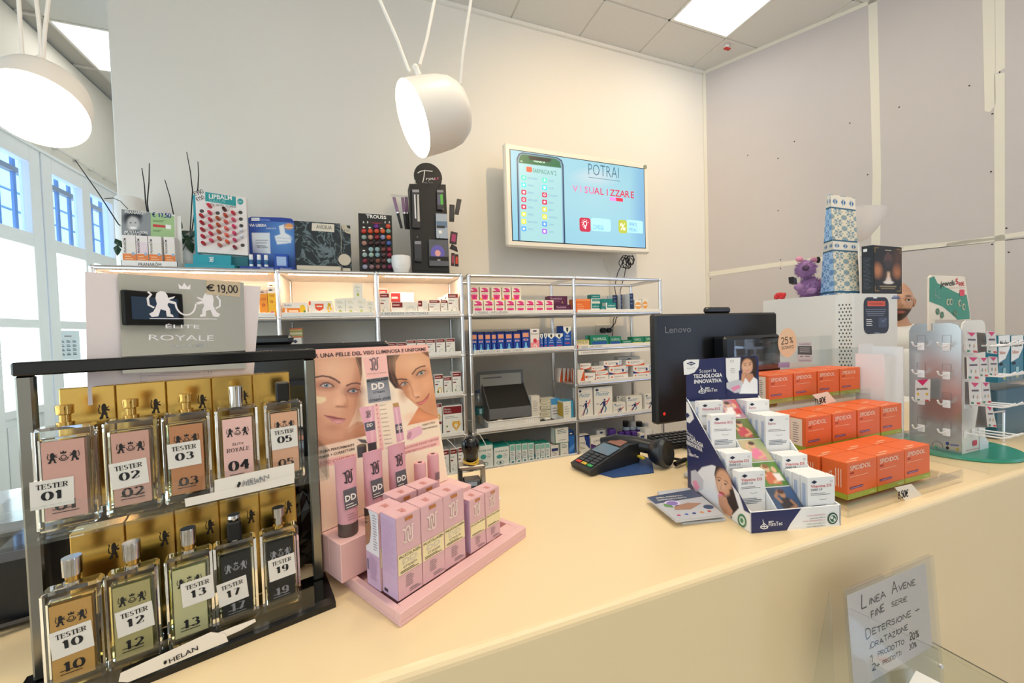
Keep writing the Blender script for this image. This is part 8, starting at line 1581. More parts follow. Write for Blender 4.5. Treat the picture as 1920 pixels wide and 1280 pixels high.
b = MB(); sd = np.array([Bx[0][0]-Bx[3][0], Bx[0][1]-Bx[3][1], 0]); dL = np.linalg.norm(sd); fs = Fr((Bx[3][0], Bx[3][1], kz_), sd/dL, (0, 0, 1)); fs.o = fs.o+fs.n*.0004; b.rect(fs, dL*.15, h_*.88, dL*.5, h_*.94, wc, 1); b.lines(fs, dL*.15, h_*.75, dL*.85, 24, h_*.028, h_*.008, mat('#5a6070', .5), 1); b.build('side_lettering', t); WORLD[0] = False
# plush toy and red hearts
t = thing('plush_toy', 'fluffy mauve plush toy with pink ears beside the patterned bag', 'toy', (1.885, 1.2, kz_)); WORLD[0] = True; yp = 1.19
fur = mat('#b58ac0', .9, bump=.6, bscale=140, name='mauve_fur', var=.25, vscale=60); pkf = mat('#e59ab4', .9, bump=.5, bscale=140)
cB = A_(1520, 530, yp); cB[2] = kz_+.045; cH = A_(1511, 505, yp); b = MB(); b.sphere(cB, .05, fur, 18, (1.0, .85, .95)); b.sphere(cH, .038, fur, 18, (1.05, .95, 1)); b.sphere(A_(1497, 538, yp-.03), .017, fur, 12); b.sphere(A_(1522, 545, yp-.04), .018, fur, 12, (1.2, 1, .8)); b.build('plush_body', t)
rnd = random.Random(9); b = MB()
for i in range(900):
    c, r0 = ((cB, .05) if i % 5 < 3 else (cH, .038)); th_ = rnd.uniform(0, 6.28); ph = math.acos(rnd.uniform(-1, 1)); n = Vector((math.sin(ph)*math.cos(th_), math.sin(ph)*math.sin(th_), math.cos(ph))); p = Vector(c)+n*r0*.92; tt = n.orthogonal()*.0016; s2_ = n.cross(tt)
    if p.z+n.z*.012 < kz_: continue
    tip = p+n*.013+Vector((rnd.uniform(-.003, .003), rnd.uniform(-.003, .003), rnd.uniform(-.003, .003))); b.add([p+tt, p-tt*.5+s2_, p-tt*.5-s2_, tip], [(0, 1, 3), (1, 2, 3), (2, 0, 3)], fur)
b.build('fur', t, kind='stuff'); b = MB(); b.sphere(A_(1499, 486, yp), .016, pkf, 12, (1.3, .7, .8)); b.build('ear', t); b = MB(); b.sphere(A_(1526, 487, yp), .015, pkf, 12, (1.3, .7, .8)); b.build('ear', t)
b = MB(); b.sphere(A_(1511, 502, yp-.035), .014, mat('#5f4660', .9), 12); b.build('snout', t); b = MB(); b.prism([(A_(1486, 525, yp-.05)[0], A_(1486, 525, yp-.05)[2]-.012), (A_(1486, 525, yp-.05)[0]+.022, A_(1486, 525, yp-.05)[2]-.018), (A_(1486, 525, yp-.05)[0]+.018, A_(1486, 525, yp-.05)[2]+.008), (A_(1486, 525, yp-.05)[0]-.004, A_(1486, 525, yp-.05)[2]+.014)], 'y', yp-.055, yp-.035, mat('#241c20', .5)); b.build('held_card', t); b = MB(); b.sphere(A_(1534, 487, yp+.01), .012, mat('#2a2228', .6), 10, (.8, .8, 1.3)); b.build('bow', t); WORLD[0] = False
t = thing('red_rose_candle', 'small red rose-shaped candle at the left end of the cash machine', 'candle', (1.885, 1.305, kz_)); b = MB(); rm = mat('#d8343a', .45)
for i in range(9): a_ = R(40*i); b.sphere((.017*math.cos(a_), .013*math.sin(a_), .014+.006*(i % 3)), .012, rm, 8, (1, 1, .9))
b.sphere((0, 0, .022), .016, rm, 10); b.build('petals', t)
# white bowl on a stand
t = thing('bowl_lamp', 'white funnel-shaped bowl on a stand behind the patterned bag', 'lamp', (2.30, 1.235, CZ)); WORLD[0] = True; cB = A_(1608, 398, 1.235); b = MB(); rr = .118
b.lathe([(.015, -.155), (.05, -.135), (.08, -.09), (.103, -.04), (rr, -.004), (rr+.002, .0), (rr-.004, .0), (.098, -.045), (.07, -.09), (.03, -.13), (0, -.14)], mat('#efe6e0', .4), cB, 36, (.08, -.05, 1)); b.build('bowl', t)
b = MB(); b.cyl((cB[0], cB[1], CZ+.02), (cB[0]-.01, cB[1], cB[2]-.15), .012, .012, WHITE, 14); b.cyl((cB[0], cB[1], CZ+.0005), (cB[0], cB[1], CZ+.02), .07, .065, WHITE, 28); b.build('stand', t); t.location = (cB[0], cB[1], CZ); WORLD[0] = False
for ch in t.children: ch.matrix_parent_inverse = t.matrix_basis.inverted()
# ============================================================= white column, jewellery stand, antacid stand
t = thing('paper_dispenser', 'tall white folded plastic dispenser left of the jewellery stand', 'dispenser', (1.49, .71, CZ)); WORLD[0] = True; pw = mat('#f2f1f3', .35); b = MB(); cX = lambda px, py: on_z(px, py, CZ)
b.T = Matrix.Translation((.0125, 0, 0)); b.box(1.462, .705, CZ+.001, 1.465, .78, 1.345, pw); b.box(1.465, .705, CZ+.001, 1.495, .708, 1.34, pw); b.box(1.495, .708, CZ+.001, 1.498, .73, 1.335, pw); b.box(1.498, .715, CZ+.001, 1.550, .718, 1.335, pw); b.box(1.478, .777, CZ+.001, 1.552, .78, 1.375, pw); b.box(1.549, .700, CZ+.001, 1.552, .777, 1.365, pw); b.box(1.465, .708, CZ+.001, 1.549, .777, CZ+.006, pw); b.build('folded_body', t); WORLD[0] = False
jx0, jx1, jy0, jy1, jz = 1.571, 1.704, .577, .690, 1.436
t = thing('jewellery_stand', 'white revolving earring stand on a teal disc with curved hooks', 'display stand', ((jx0+jx1)/2, (jy0+jy1)/2, CZ)); WORLD[0] = True; jw = mat('#e9e4dc', .4); jm = mat('#b9babc', .22, .75, name='satin_metal_side')
b = MB(); b.lathe([(0, 0), (.138, 0), (.140, .003), (.138, .010), (0, .010)], mat('#2f8f78', .3), ((jx0+jx1)/2+.034, (jy0+jy1)/2, CZ+.0005), 48); b.build('base_disc', t)
def rp(x0, y0_, x1, y1_, z0, z1, r): return [(x0, z0), (x1, z0), (x1, z1-r), (x1-r*.3, z1-r*.3), (x1-r, z1), (x0+r, z1), (x0+r*.3, z1-r*.3), (x0, z1-r)]
b = MB(); b.prism([(y, z) for y, z in rp(jy0, 0, jy1, 0, CZ+.011, jz, .022)], 'x', jx0, jx0+.003, jm); b.build('side_panel', t, label='metallic side panel with empty hooks')
b = MB(); b.prism(rp(jx0+.003, 0, jx1, 0, CZ+.011, jz+.006, .022), 'y', jy0, jy0+.003, jw); b.build('front_panel', t)
b = MB(); b.prism(rp(jx0+.003, 0, jx1, 0, CZ+.011, jz, .022), 'y', jy1-.003, jy1, jw); b.prism([(y, z) for y, z in rp(jy0+.003, 0, jy1-.003, 0, CZ+.011, jz, .022)], 'x', jx1-.003, jx1, jw); b.build('rear_panel', t)
for zi in range(4):
    z = jz-.062-.083*zi
    for yi in (jy0+.030, jy0+.085):
        b = MB(); b.box(jx0-.003, yi-.008, z-.018, jx0-.0003, yi+.008, z+.004, pw, .001); b.tube([(jx0-.003, yi, z-.003), (jx0-.03, yi, z-.006), (jx0-.042, yi, z-.001), (jx0-.048, yi, z+.008)], .0022, pw, 6); b.build('hook', t)
        b = MB(); f = Fr((jx0-.0003, yi+.009, z), (0, -1, 0), (0, 0, 1)); b.stroke(f, [(0, .008), (0, .026), (.018, .026), (.018, .004)], .0008, gy, 1); b.build('slot', t)
    for xi in (jx0+.018, jx0+.058, jx0+.098):
        b = MB(); b.box(xi-.008, jy0-.003, z-.018, xi+.008, jy0-.0003, z+.004, pw, .001); b.tube([(xi, jy0-.003, z-.004), (xi, jy0-.07, z-.002), (xi, jy0-.082, z+.003), (xi+.002, jy0-.092, z+.012)], .0024, pw, 6); b.build('hook', t)
f = Fr((0, jy0-.0006, 0), (1, 0, 0), (0, 0, 1)); b = MB(); T = TX(b, f, 1620, 490, 3.2); a, c = T.p(664, 1088); b.rrect(f, a-.012, c-.008, a+.013, c+.008, .005, mat('#cf3a50', .5), 1); T.line([(612, 1135), (690, 1118)], 2.5, mat('#cf3a50', .5), 1); T.poly([(692, 1150), (746, 1138), (746, 1080), (730, 1055), (692, 1050)], mat('#dfe3ea', .4), 1); T.text('farmacia', (752, 1108), (782, 1100), 9, mat('#8a9ac0', .5), 1); b.build('front_lettering', t)
f = Fr((jx0-.0006, jy1, 0), (0, -1, 0), (0, 0, 1)); b = MB(); T = TX(b, f, 1620, 490, 3.2); T.line([(518, 1100), (568, 1104)], 8, mat('#5f6f9a', .5), 1); T.ell(500, 1092, 10, 10, mat('#3a4a8a', .5), 1); T.ell(500, 1118, 9, 9, mat('#2a2a2a', .5), 1); T.ell(560, 1128, 8, 8, mat('#c0a83a', .5), 1); T.ell(430, 1112, 8, 7, mat('#4fa870', .5), 1); b.ring(f, *T.p(440, 1110), .012, .016, .0008, gy, 1, 16, 0, 180); b.build('side_lettering', t)
fh = Fr((0, .640, 0), (1, 0, 0), (0, 0, 1)); b = MB(); T = TX(b, fh, 1620, 490, 3.2); hp = [(388, 415), (424, 418), (427, 348), (640, 352), (626, 230), (606, 95), (590, 88), (402, 82), (388, 95)]; b.ext(fh, [T.p(*q) for q in hp], .003, mat('#efe2cf', .5)); b.build('header_card', t)
b = MB(); T = TX(b, fh, 1620, 490, 3.2); T.poly([(391, 240), (392, 100), (420, 88), (440, 130), (500, 160), (560, 190), (615, 200), (632, 300), (634, 345), (560, 350), (520, 310), (470, 270)], mat('#3f8f78', .5), 1)
T.text('jewels', (456, 152), (542, 142), 34, inkd, 3, .01, .2); T.text('5', (548, 138), (564, 136), 34, mat('#d0303c', .5), 3, .02); T.text('90€', (566, 148), (600, 145), 24, mat('#d0303c', .5), 3, .02); a, c = T.p(586, 188); b.rrect(fh, a-.014, c-.010, a+.014, c+.010, .004, mat('#e0485a', .5), 3); T.line([(500, 160), (600, 158)], 2, mat('#d0707a', .5), 3)
for q in ((425, 200), (445, 212)): T.line([(q[0], q[1]-40), (q[0], q[1]+18)], 4, mat('#8fa8a0', .4), 3); T.line([(q[0]-10, q[1]), (q[0]+14, q[1]+8)], 4, mat('#8fa8a0', .4), 3)
for q in ((502, 244), (520, 242), (573, 250), (597, 272)): T.ell(q[0], q[1], 10, 20, mat('#d9cfae', .3), 3); T.ell(q[0]+2, q[1], 6, 14, mat('#3f7a6a', .4), 4)
for q in ((440, 300), (466, 320), (545, 310)): T.ell(q[0], q[1], 11, 20, mat('#4f7a5c', .4), 3); T.line([(q[0]-12, q[1]-8), (q[0]+12, q[1]+12)], 4, mat('#8aa07a', .4), 4)
b.build('header_print', t); WORLD[0] = False
def epack(px4, y, label, i, tri=True, dark=False):
    f = Fr((0, y, 0), (1, 0, 0), (0, 0, 1)); P = [fxy(f, 1620+a/3.2, 490+c/3.2) for a, c in px4]; b = MB(); b.ext(f, P, .0015, mat('#d9d4d0' if not dark else '#6a6460', .3)); q = lambda u, v: ((P[0][0]*(1-u)+P[1][0]*u)*(1-v)+(P[3][0]*(1-u)+P[2][0]*u)*v, (P[0][1]*(1-u)+P[1][1]*u)*(1-v)+(P[3][1]*(1-u)+P[2][1]*u)*v)
    if tri and not dark: b.poly(f, [q(.1, .97), q(.5, .78), q(.9, .97)], mat('#d02a68', .5), 1); b.poly(f, [q(.15, .66), q(.85, .68), q(.85, .6), q(.15, .58)], mat('#5a4a5a', .5), 1)
    if not dark:
        for u, c_ in ((.3, '#7a8a80'), (.7, '#c8a070')): b.disc(f, *q(u, .35), .0035, .005, mat(c_, .3), 1, 8)
        b.poly(f, [q(.6, .12), q(.95, .12), q(.95, .03), q(.6, .03)], mat('#c83a3a', .5), 1); b.poly(f, [q(.05, .12), q(.3, .12), q(.3, .03), q(.05, .03)], mat('#2f7a5a', .5), 1)
    b.build('earring_pack', None, None, 0, label, 'earring pack', 'earring packs on the revolving stand')
packs = [([(615, 545), (682, 552), (676, 425), (612, 420)], .530), ([(742, 548), (800, 556), (790, 420), (738, 418)], .530), ([(624, 705), (690, 708), (688, 572), (620, 570)], .530), ([(696, 690), (745, 694), (742, 575), (694, 575)], .531), ([(752, 685), (806, 690), (800, 572), (750, 570)], .532), ([(640, 858), (700, 862), (694, 725), (634, 722)], .530), ([(712, 855), (765, 850), (752, 724), (706, 722)], .532), ([(745, 990), (798, 996), (770, 868), (732, 866)], .530)]
for i, (p4, y) in enumerate(packs): epack(p4, y, 'earring pack on the white front hooks, %s in reading order' % ORD[i], i)
epack([(676, 550), (736, 540), (728, 430), (680, 425)], .545, 'grey earring packs seen edge-on between the top row packs', 0, dark=True); epack([(672, 995), (748, 996), (734, 870), (690, 868)], .545, 'grey earring pack hanging from the lowest front hook', 0, dark=True)
epack([(608, 705), (626, 705), (620, 575), (606, 575)], .55, 'dark edge of packs at the left of the second row', 0, dark=True); epack([(610, 858), (634, 858), (626, 722), (610, 722)], .55, 'dark edge of packs at the left of the third row', 0, dark=True)
fs = Fr((jx0-.030, jy1, 0), (0, -1, 0), (0, 0, 1)); b = MB(); T = TX(b, fs, 1620, 490, 3.2); P = [T.p(306, 832), T.p(395, 838), T.p(398, 706), T.p(308, 712)]; b.ext(fs, P, .0015, mat('#dcdad8', .4)); T.poly([(318, 712), (352, 745), (388, 706)], mat('#cf2a6a', .5), 1); T.text('jewels', (316, 770), (384, 768), 14, inkd, 2, .02); T.ell(325, 795, 7, 9, mat('#d8b23a', .4), 2); T.ell(378, 795, 7, 9, mat('#d8b23a', .4), 2); T.line([(320, 828), (335, 829)], 7, mat('#2f7a5a', .5), 2); T.line([(368, 832), (390, 834)], 7, mat('#c83a3a', .5), 2); b.build('earring_pack', None, None, 0, 'single earring pack hanging on the metallic side panel', 'earring pack', 'earring packs on the revolving stand')
t = thing('antacid_stand', 'clear stand with teal antacid boxes at the right picture edge', 'display stand', (1.98, .62, CZ)); WORLD[0] = True; mb_ = mat('#175a74', .35)
b = MB(); b.box(1.90, .60, CZ+.001, 1.903, .75, 1.30, ACRYL); b.box(1.903, .60, 1.235, 2.20, .74, 1.238, ACRYL); b.box(1.903, .598, 1.235, 2.20, .600, 1.262, ACRYL); b.box(1.903, .74, CZ+.001, 2.2, .743, 1.3, ACRYL); b.tube([(1.885, .60, CZ+.002), (1.886, .60, CZ+.095), (1.89, .60, CZ+.1), (1.80, .60, CZ+.103)], .003, CHROME, 6); b.build('clear_rack', t)
b = MB(); b.box(1.906, .62, CZ+.002, 2.15, .73, 1.21, mb_, .003); f = Fr((0, .6195, 0), (1, 0, 0), (0, 0, 1)); T = TX(b, f, 1620, 490, 3.2); T.poly([(834, 690), (900, 700), (960, 695), (1000, 670), (1000, 630), (840, 634)], wc, 1); T.text('Maalox', (848, 660), (958, 652), 26, inkd, 2, .03, .2); T.line([(840, 672), (900, 680)], 3, mat('#d8703a', .5), 2); T.line([(800, 975), (832, 980), (832, 992), (800, 990)], 2, mat('#8ab0c0', .5), 2); b.build('teal_carton', t, label='large teal carton with white name panel'); WORLD[0] = False
for i, (a0, a1) in enumerate([(806, 876), (882, 956), (960, 1030)]):
    xa_, xb_ = on_y(1620+a0/3.2, 660, .61)[0], on_y(1620+a1/3.2, 660, .61)[0]; zt = on_y(1620+a0/3.2, 490+446/3.2, .61)[2]; b = MB(); w, d, h = xb_-xa_-.002, .05, zt-1.2386; b.box(0, 0, 0, w, d, h, mat('#2a7a94', .4)); f, l, r, tp_ = pfr(w, d, h)
    b.poly(f, [(0, h), (w, h), (w, h*.72), (w*.6, h*.5), (0, h*.42)], wc, 1); b.text(f, 'Maalox', w*.08, h*.76, h*.13, inkd, 2, 'l', w*.8, .03, .2); b.text(f, 'Reflusso', w*.1, h*.6, h*.08, mat('#d8703a', .5), 2, 'l', w*.5); b.poly(f, [(w*.4, h*.05), (w*.6, h*.05), (w*.62, h*.3), (w*.38, h*.3)], mat('#9ac8d0', .4), 2); b.rect(f, w*.42, h*.06, w*.58, h*.16, mat('#d8c83a', .4), 3); b.rect(f, w*.1, h*.36, w*.35, h*.42, inkd, 2)
    b.build('medicine_box', None, (xa_, .61, 1.2386), 0, 'teal and white antacid box on the clear shelf, %s from left' % ORD[i], 'medicine box', 'teal antacid boxes')
# ============================================================= man behind the cash machine
MY = 1.36; mx_ = on_y(1679, 572, MY)[0]; crownz = hsolve(mx_, MY, 528); HS = 1.0
t = thing('person', 'bald bearded man in a white coat looking out from behind the cash machine', 'person', (mx_, MY, 0), R(-50)); sk = '#c79474'
hz = crownz-.122
def headmesh():
    nu, nv = 64, 52; V = []; Cc = []; sk_ = np.array(lin('#c9987a')); br = np.array(lin('#3a2a22')); lp = np.array(lin('#b4635a')); st = np.array(lin('#a98670'))
    def g(x, z, cx, cz, sx, sz): return math.exp(-((x-cx)/sx)**2-((z-cz)/sz)**2)
    for j in range(nv+1):
        ph = math.pi*j/nv
        for i in range(nu):
            th = 2*math.pi*i/nu; x = math.sin(ph)*math.sin(th); y = -math.sin(ph)*math.cos(th); z = math.cos(ph)
            rx, ry, rz = .074, .098, .122
            jaw = max(0, -z); fx = 1-.30*jaw**1.6; fy = 1-.12*jaw; X_, Y_, Z_ = x*rx*fx, y*ry*fy, z*rz
            if y < 0:
                f = 1.0; d = .026*g(x, z, 0, -.16, .13, .13)+.014*g(x, z, 0, .02, .09, .2)-.011*(g(x, z, .40, .06, .2, .13)+g(x, z, -.40, .06, .2, .13))+.006*g(x, z, 0, .22, .7, .1)+.008*g(x, z, 0, -.5, .25, .07)+.010*g(x, z, 0, -.82, .35, .16)+.004*(g(x, z, .5, -.2, .2, .2)+g(x, z, -.5, -.2, .2, .2))
                Y_ -= d*f
            V.append((X_, Y_, Z_)); c = sk_.copy()
            bd = 0
            if z < -.30 and y < .25: bd = min(1, (-.30-z)/.10)*min(1, max(0, (.3-y)/.3))
            if y < .2 and abs(x) > .80 and z < .1: bd = max(bd, .7)
            if y < 0 and abs(x) < .32 and -.42 < z < -.33: bd = max(bd, .8)
            c = c*(1-bd)+br*bd
            if y < 0: 
                q = g(x, z, 0, -.50, .26, .05); c = c*(1-min(1, q*1.4))+lp*min(1, q*1.4)
                for s_ in (-1, 1):
                    q = math.exp(-((x-s_*.42)/.2)**4-((z-.24)/.035)**2); c = c*(1-min(1, q*1.2))+br*min(1, q*1.2)
            if z > .45 or y > .3: c = c*.75+st*.25
            Cc.append(c)
    F = [(j*nu+i, (j+1)*nu+i, (j+1)*nu+(i+1) % nu, j*nu+(i+1) % nu) for j in range(nv) for i in range(nu)]
    me = bpy.data.meshes.new('head'); me.from_pydata(V, [], F); ca = me.color_attributes.new('Col', 'FLOAT_COLOR', 'POINT'); ca.data.foreach_set('color', np.concatenate([np.array(Cc), np.ones((len(Cc), 1))], 1).astype('f').ravel()); me.polygons.foreach_set('use_smooth', [True]*len(F)); me.materials.append(vcol_mat('skin_tones', .5)); me.update(); return me
place(headmesh(), 'head', t, (0, 0, hz)); tagp(t.children[0], 'bald head with dark beard')
hd = t.children[0]
for s_ in (-1, 1):
    b = MB(); b.sphere((s_*.030, -.084, .006), .0125, mat('#e3dcd4', .25), 16); b.sphere((s_*.030, -.0945, .006), .0058, mat('#2c1c14', .2), 12, (1, .5, 1)); b.build('eye', hd)
    b = MB(); b.tube([(s_*.030-.016, -.0895, .004), (s_*.030-.008, -.0965, .014), (s_*.030+.006, -.0968, .0145), (s_*.030+.016, -.0895, .005)], .0028, mat('#b98467', .5), 6); b.build('eyelid', hd)
    b = MB(); b.sphere((s_*.079, .006, -.004), .02, mat('#c48f70', .5), 14, (.45, .9, 1.5)); b.sphere((s_*.086, .002, .0), .011, mat('#a87358', .5), 10, (.4, .8, 1.4)); b.build('ear', hd)
def skinned(name, verts, edges, radii, m, parent, lvl=2, root=0):
    me = bpy.data.meshes.new(name); me.from_pydata(verts, edges, []); o = bpy.data.objects.new(name, me); COL.objects.link(o); o.parent = parent; me.materials.append(m)
    sm_ = o.modifiers.new('skin', 'SKIN'); sv = me.skin_vertices[0].data if me.skin_vertices else None
    if sv is None:
        bpy.context.view_layer.objects.active = o; o.select_set(True); bpy.ops.mesh.customdata_skin_add(); sv = me.skin_vertices[0].data
    for i, r in enumerate(radii): sv[i].radius = r if isinstance(r, tuple) else (r, r)
    sv[root].use_root = True; sub = o.modifiers.new('smooth', 'SUBSURF'); sub.levels = lvl; sub.render_levels = lvl; sm_.use_smooth_shade = True; return o
sh_ = hz-.20
bv = [(0, 0, .92), (0, 0, 1.1), (0, 0, sh_-.05), (0, 0, sh_), (0, .01, hz-.03), (.17, .0, sh_-.015), (.22, .03, sh_-.27), (.23, .04, sh_-.50), (-.17, .0, sh_-.015), (-.22, .03, sh_-.27), (-.23, .04, sh_-.50), (.09, 0, .86), (.10, 0, .48), (.10, .02, .09), (-.09, 0, .86), (-.10, 0, .48), (-.10, .02, .09)]
be = [(0, 1), (1, 2), (2, 3), (3, 4), (3, 5), (5, 6), (6, 7), (3, 8), (8, 9), (9, 10), (0, 11), (11, 12), (12, 13), (0, 14), (14, 15), (15, 16)]
brd = [(.14, .09), (.12, .08), (.10, .07), (.056, .052), .052, .05, .040, .028, .05, .040, .028, .085, .055, .038, .085, .055, .038]
skinned('body', bv, be, brd, mat(sk, .5), t)
cv_ = [(0, 0, .78), (0, 0, .95), (0, 0, 1.15), (0, 0, sh_-.06), (0, 0, sh_+.01), (.17, 0, sh_-.015), (.22, .03, sh_-.27), (.23, .04, sh_-.47), (-.17, 0, sh_-.015), (-.22, .03, sh_-.27), (-.23, .04, sh_-.47)]
skinned('white_coat', cv_, [(0, 1), (1, 2), (2, 3), (3, 4), (4, 5), (5, 6), (6, 7), (4, 8), (8, 9), (9, 10)], [(.20, .14), (.185, .13), (.17, .12), (.175, .115), (.095, .085), .068, .054, .044, .068, .054, .044], mat('#e9e6e0', .7, bump=.1, bscale=60), t)
skinned('trousers', [(0, 0, .93), (.09, 0, .86), (.10, 0, .48), (.10, .02, .07), (-.09, 0, .86), (-.10, 0, .48), (-.10, .02, .07)], [(0, 1), (1, 2), (2, 3), (0, 4), (4, 5), (5, 6)], [(.16, .11), .095, .068, .055, .095, .068, .055], mat('#22262f', .8), t, 1)
b = MB(); b.tube([(.055*math.sin(R(20*i)), -.058*math.cos(R(20*i))+.005, sh_+.035+.012*math.cos(R(20*i))*-1) for i in range(19)], .012, mat('#e9e6e0', .7), 8); b.build('collar', t)
for s_ in (-1, 1):
    b = MB(); hc = Vector((s_*.235, .035, sh_-.58)); b.sphere(hc, .036, mat(sk, .5), 14, (.45, .9, 1.25))
    for k_ in range(4): y_ = -.024+.016*k_; L = [.062, .072, .07, .056][k_]; b.tube([hc+Vector((0, y_, -.025)), hc+Vector((-s_*.004, y_, -.025-L*.5)), hc+Vector((-s_*.014, y_, -.025-L))], [.0085, .008, .006], mat(sk, .5), 8)
    b.tube([hc+Vector((0, -.025, .01)), hc+Vector((-s_*.01, -.048, -.015)), hc+Vector((-s_*.014, -.052, -.042))], [.0105, .0095, .007], mat(sk, .5), 8); b.build('hand', t)
    b = MB(); b.sphere((s_*.10, -.045, .045), .055, mat('#17171a', .4), 14, (.85, 2.3, .8)); b.build('shoe', t)
# ============================================================= sign and box on the glass shelf in front of the counter
b = MB(); gsh = clear('glass_shelf', (.93, .96, .94), .2); b.box(.40, .10, .733, 1.139, .4662, .739, gsh, .001); b.box(1.1392, .10, .737, 1.1398, .4662, .7395, mat('#7d7a6c', .3)); b.build('glass_shelf', label='glass shelf fixed to the front of the cream counter', cat='shelf')
fo = np.array([0, .385, 0]); SU = np.array([1, 0, 0]); SF = Fr((0, .385, .739), SU, np.array([0, .06, 1])/np.linalg.norm([0, .06, 1])); t = thing('sign_holder', 'clear acrylic sign holder with a handwritten discount notice before the counter', 'sign', (.8, .385, .7395)); WORLD[0] = True
T = TX(None, SF, 1560, 1020, 4.922); c = [T.p(*q) for q in ((110, 405), (908, 105))]; xl, xr, zt = c[0][0], c[1][0], (c[0][1]+c[1][1])/2
zb = .0015; nx = T.p(530, 300)[0]
plate = [(xl, zb), (xr, zb), (xr, zt), (nx+.012, zt), (nx+.010, zt-.010), (nx-.010, zt-.010), (nx-.020, zt), (xl, zt)]
b = MB(); b.ext(SF, plate, .0025, ACRYL); F2 = Fr(SF.o+SF.n*.005, SF.u, SF.v); b.ext(F2, [(xl, zb), (xr, zb), (xr, zt), (xl, zt)], .0022, ACRYL); b.build('clear_plate', t)
b = MB(); b.box(xl, .385, .7395, xr, .425, .742, ACRYL); F4 = Fr((0, .43, .7395), (1, 0, 0), (0, 0, 1)); b.ext(Fr((xl-.02, .4, .7395), (0, 1, 0), (0, 0, 1)), [(0, 0), (.05, 0), (.01, zt)], .0025, ACRYL); b.cyl(SF.at(xr-.012, .07, 16), SF.at(xr-.012, .07, 26), .004, .004, CHROME, 12); b.build('base_and_edges', t)
b = MB(); PFr = Fr(SF.o+SF.n*.0012, SF.u, SF.v); T = TX(b, PFr, 1560, 1020, 4.922); ps = [T.p(165, 1290), T.p(895, 965), T.p(895, 165), T.p(170, 452)]; xa_ = (ps[0][0]+ps[3][0])/2; xb_ = (ps[1][0]+ps[2][0])/2; zt2 = (ps[2][1]+ps[3][1])/2; zb2 = ps[1][1]
b.ext(PFr, [(xa_, zb2), (xb_, zb2), (xb_, zt2), (xa_, zt2)], .0004, mat('#cfc6c2', .7)); b.build('paper', t)
b = MB(); T.b = b; T.fr = Fr(PFr.o, PFr.u, PFr.v)
for st, q0, q1, h_ in (('L', (272, 590), (318, 575), 130), ('INEA', (345, 555), (492, 488), 60), ('A', (552, 458), (600, 440), 105), ('VENE', (615, 430), (770, 368), 55), ('FINE', (365, 680), (482, 612), 62), ('SERIE', (548, 580), (695, 520), 46), ('D', (315, 875), (362, 850), 100), ('ETERSIONE', (372, 835), (730, 660), 54), ('+', (765, 640), (808, 620), 46), ('IDRATAZIONE', (348, 968), (700, 780), 50), ('1', (352, 1090), (388, 1070), 62), ('PRODOTTO', (425, 1040), (665, 915), 46), ('20%', (716, 890), (800, 850), 66), ('2+', (368, 1168), (440, 1135), 58), ('PRODOTTI', (470, 1115), (640, 1020), 40), ('30%', (712, 975), (780, 945), 50)):
    T.write(st, q0, h_, .19 if h_ < 70 else .11, mat('#1c1a1e', .6), q1, k=1, sp=.22, jit=.08)
b.build('handwriting', t); WORLD[0] = False
p = on_z(1673, 1247, .83); b = MB(); DEC['plain'](b, .045, .035, .0895); b.rect(Fr((0, 0, .0897), (1, 0, 0), (0, 1, 0)), .01, .008, .03, .016, mat('#e8a08a', .5), 1); b.rect(Fr((0, .035, 0), (0, -1, 0), (0, 0, 1)), .006, .01, .03, .08, mat('#a9c6e2', .5), 1)
b.build('medicine_box', None, (.850, .338, .7397), R(12), 'white box standing on the glass shelf before the handwritten sign', 'medicine box')
# ============================================================= dark things behind the perfume display
t = thing('receipt_printer', 'black printer with pale reflective lid at the far left of the counter', 'printer', (-.62, .75, CZ), R(10)); b = MB(); b.box(-.03, -.02, 0, .17, .20, .13, mat('#0f1218', .4), .012); b.build('body', t); b = MB(); b.box(-.028, -.018, .1305, .168, .19, .150, mat('#b9c2cc', .08, .6), .008); b.box(-.02, -.0215, .098, .16, -.0185, .112, mat('#5c6068', .3), .001); b.build('lid', t)
b = MB(); b.tube([(-.03, -.03, .012), (.06, -.05, .02), (.17, -.02, .010), (.22, .03, .006)], .005, BLACK, 6); b.build('cable', t)
rnd = random.Random(4); b = MB(); n_, k_ = 22, 14; V = []
for j in range(k_+1):
    for i in range(n_):
        ph = math.pi*j/k_; th = 2*math.pi*i/n_; r_ = 1+.13*math.sin(5*th+3*ph)+.1*math.sin(9*th-4*ph)+rnd.uniform(-.07, .07); V.append((.048*r_*math.sin(ph)*math.cos(th), .035*r_*math.sin(ph)*math.sin(th), max(-.0700, -.075*math.cos(ph)*r_)+.0705))
b.add(V, [(j*n_+i, j*n_+(i+1) % n_, (j+1)*n_+(i+1) % n_, (j+1)*n_+i) for j in range(k_) for i in range(n_)], mat('#06070a', .18)); b.build('black_bag', None, (-.135, .765, CZ), 0, 'crumpled glossy black plastic bag behind the right steel post', 'bag')
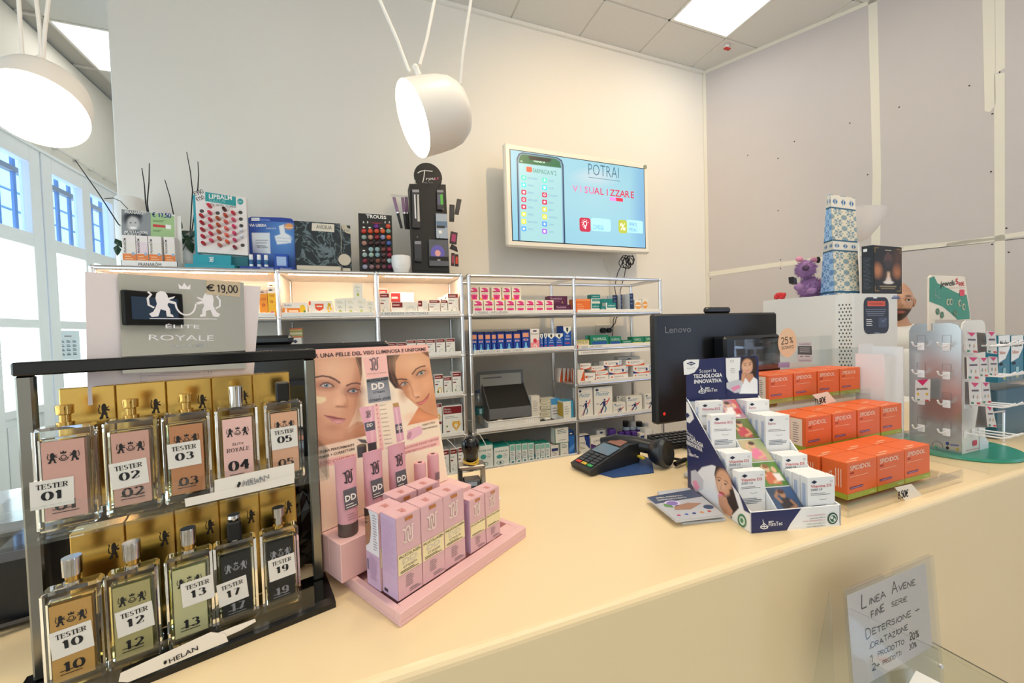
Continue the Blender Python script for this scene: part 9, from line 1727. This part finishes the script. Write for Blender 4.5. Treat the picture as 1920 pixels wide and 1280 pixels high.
b = MB(); b.box(-.35, 0, 0, .02, .03, .16, mat('#0b0e16', .5), .004); b.rect(Fr((0, -.0003, 0), (1, 0, 0), (0, 0, 1)), -.01, .02, -.005, .06, GREYTXT); b.build('dark_box', None, (-.115, .812, CZ), R(-10), 'dark navy box standing behind the perfume tiers', 'box')

# ============================================================= what the mirror sheet reflects: photographer's camera and a dark wall screen
t = thing('photo_camera', 'black camera on a tripod, seen only as a reflection in the mirror sheet', 'camera', (0, -.07, 0)); b = MB(); cb_ = mat('#0c0c0e', .4)
b.box(-.07, -.035, 1.39, .07, .03, 1.475, cb_, .01); b.box(-.03, -.03, 1.475, .03, .025, 1.505, cb_, .01); b.box(-.08, -.035, 1.39, -.05, .045, 1.47, cb_, .01); b.build('body', t); b = MB(); b.cyl((0, .03, 1.43), (0, .055, 1.43), .036, .034, cb_, 24); b.build('lens', t)
for k_ in range(3): b = MB(); a_ = R(90+120*k_+180); b.cyl((.02*math.cos(a_), .02*math.sin(a_)-.01, 1.38), (.42*math.cos(a_), .42*math.sin(a_)-.01, .001), .013, .010, cb_, 10); b.build('tripod_leg', t)
def refl(px, py, yw):
    h_ = on_plane(px, py, f2m.o, f2m.n); d = h_-CAMP; d = d/np.linalg.norm(d); r_ = d-2*(d@f2m.n)*f2m.n; return h_+r_*(yw-h_[1])/r_[1]
f2m = Fr(hf.o+hf.n*.003, MU, (0, 0, 1)); Q = [refl(*q, -3.40) for q in ((232, 606), (345, 613), (345, 556), (232, 537))]
xs_ = sorted([q[0] for q in Q]); zs_ = sorted([q[2] for q in Q]); X0_, X1_, Z0_, Z1_ = (xs_[0]+xs_[1])/2, (xs_[2]+xs_[3])/2, (zs_[0]+zs_[1])/2, (zs_[2]+zs_[3])/2
t = thing('wall_screen', 'dark framed wall screen behind the viewer, seen in the mirror sheet', 'screen', ((X0_+X1_)/2, -3.45, Z0_)); WORLD[0] = True
b = MB(); b.box(X0_, -3.45, Z0_, X1_, -3.40, Z1_, mat('#0a0a0c', .4), .01); b.build('frame', t); b = MB(); b.box(X0_+.06, -3.402, Z0_+.06, X1_-.06, -3.396, Z1_-.06, mat('#3c506c', .2)); b.build('panel', t); WORLD[0] = False
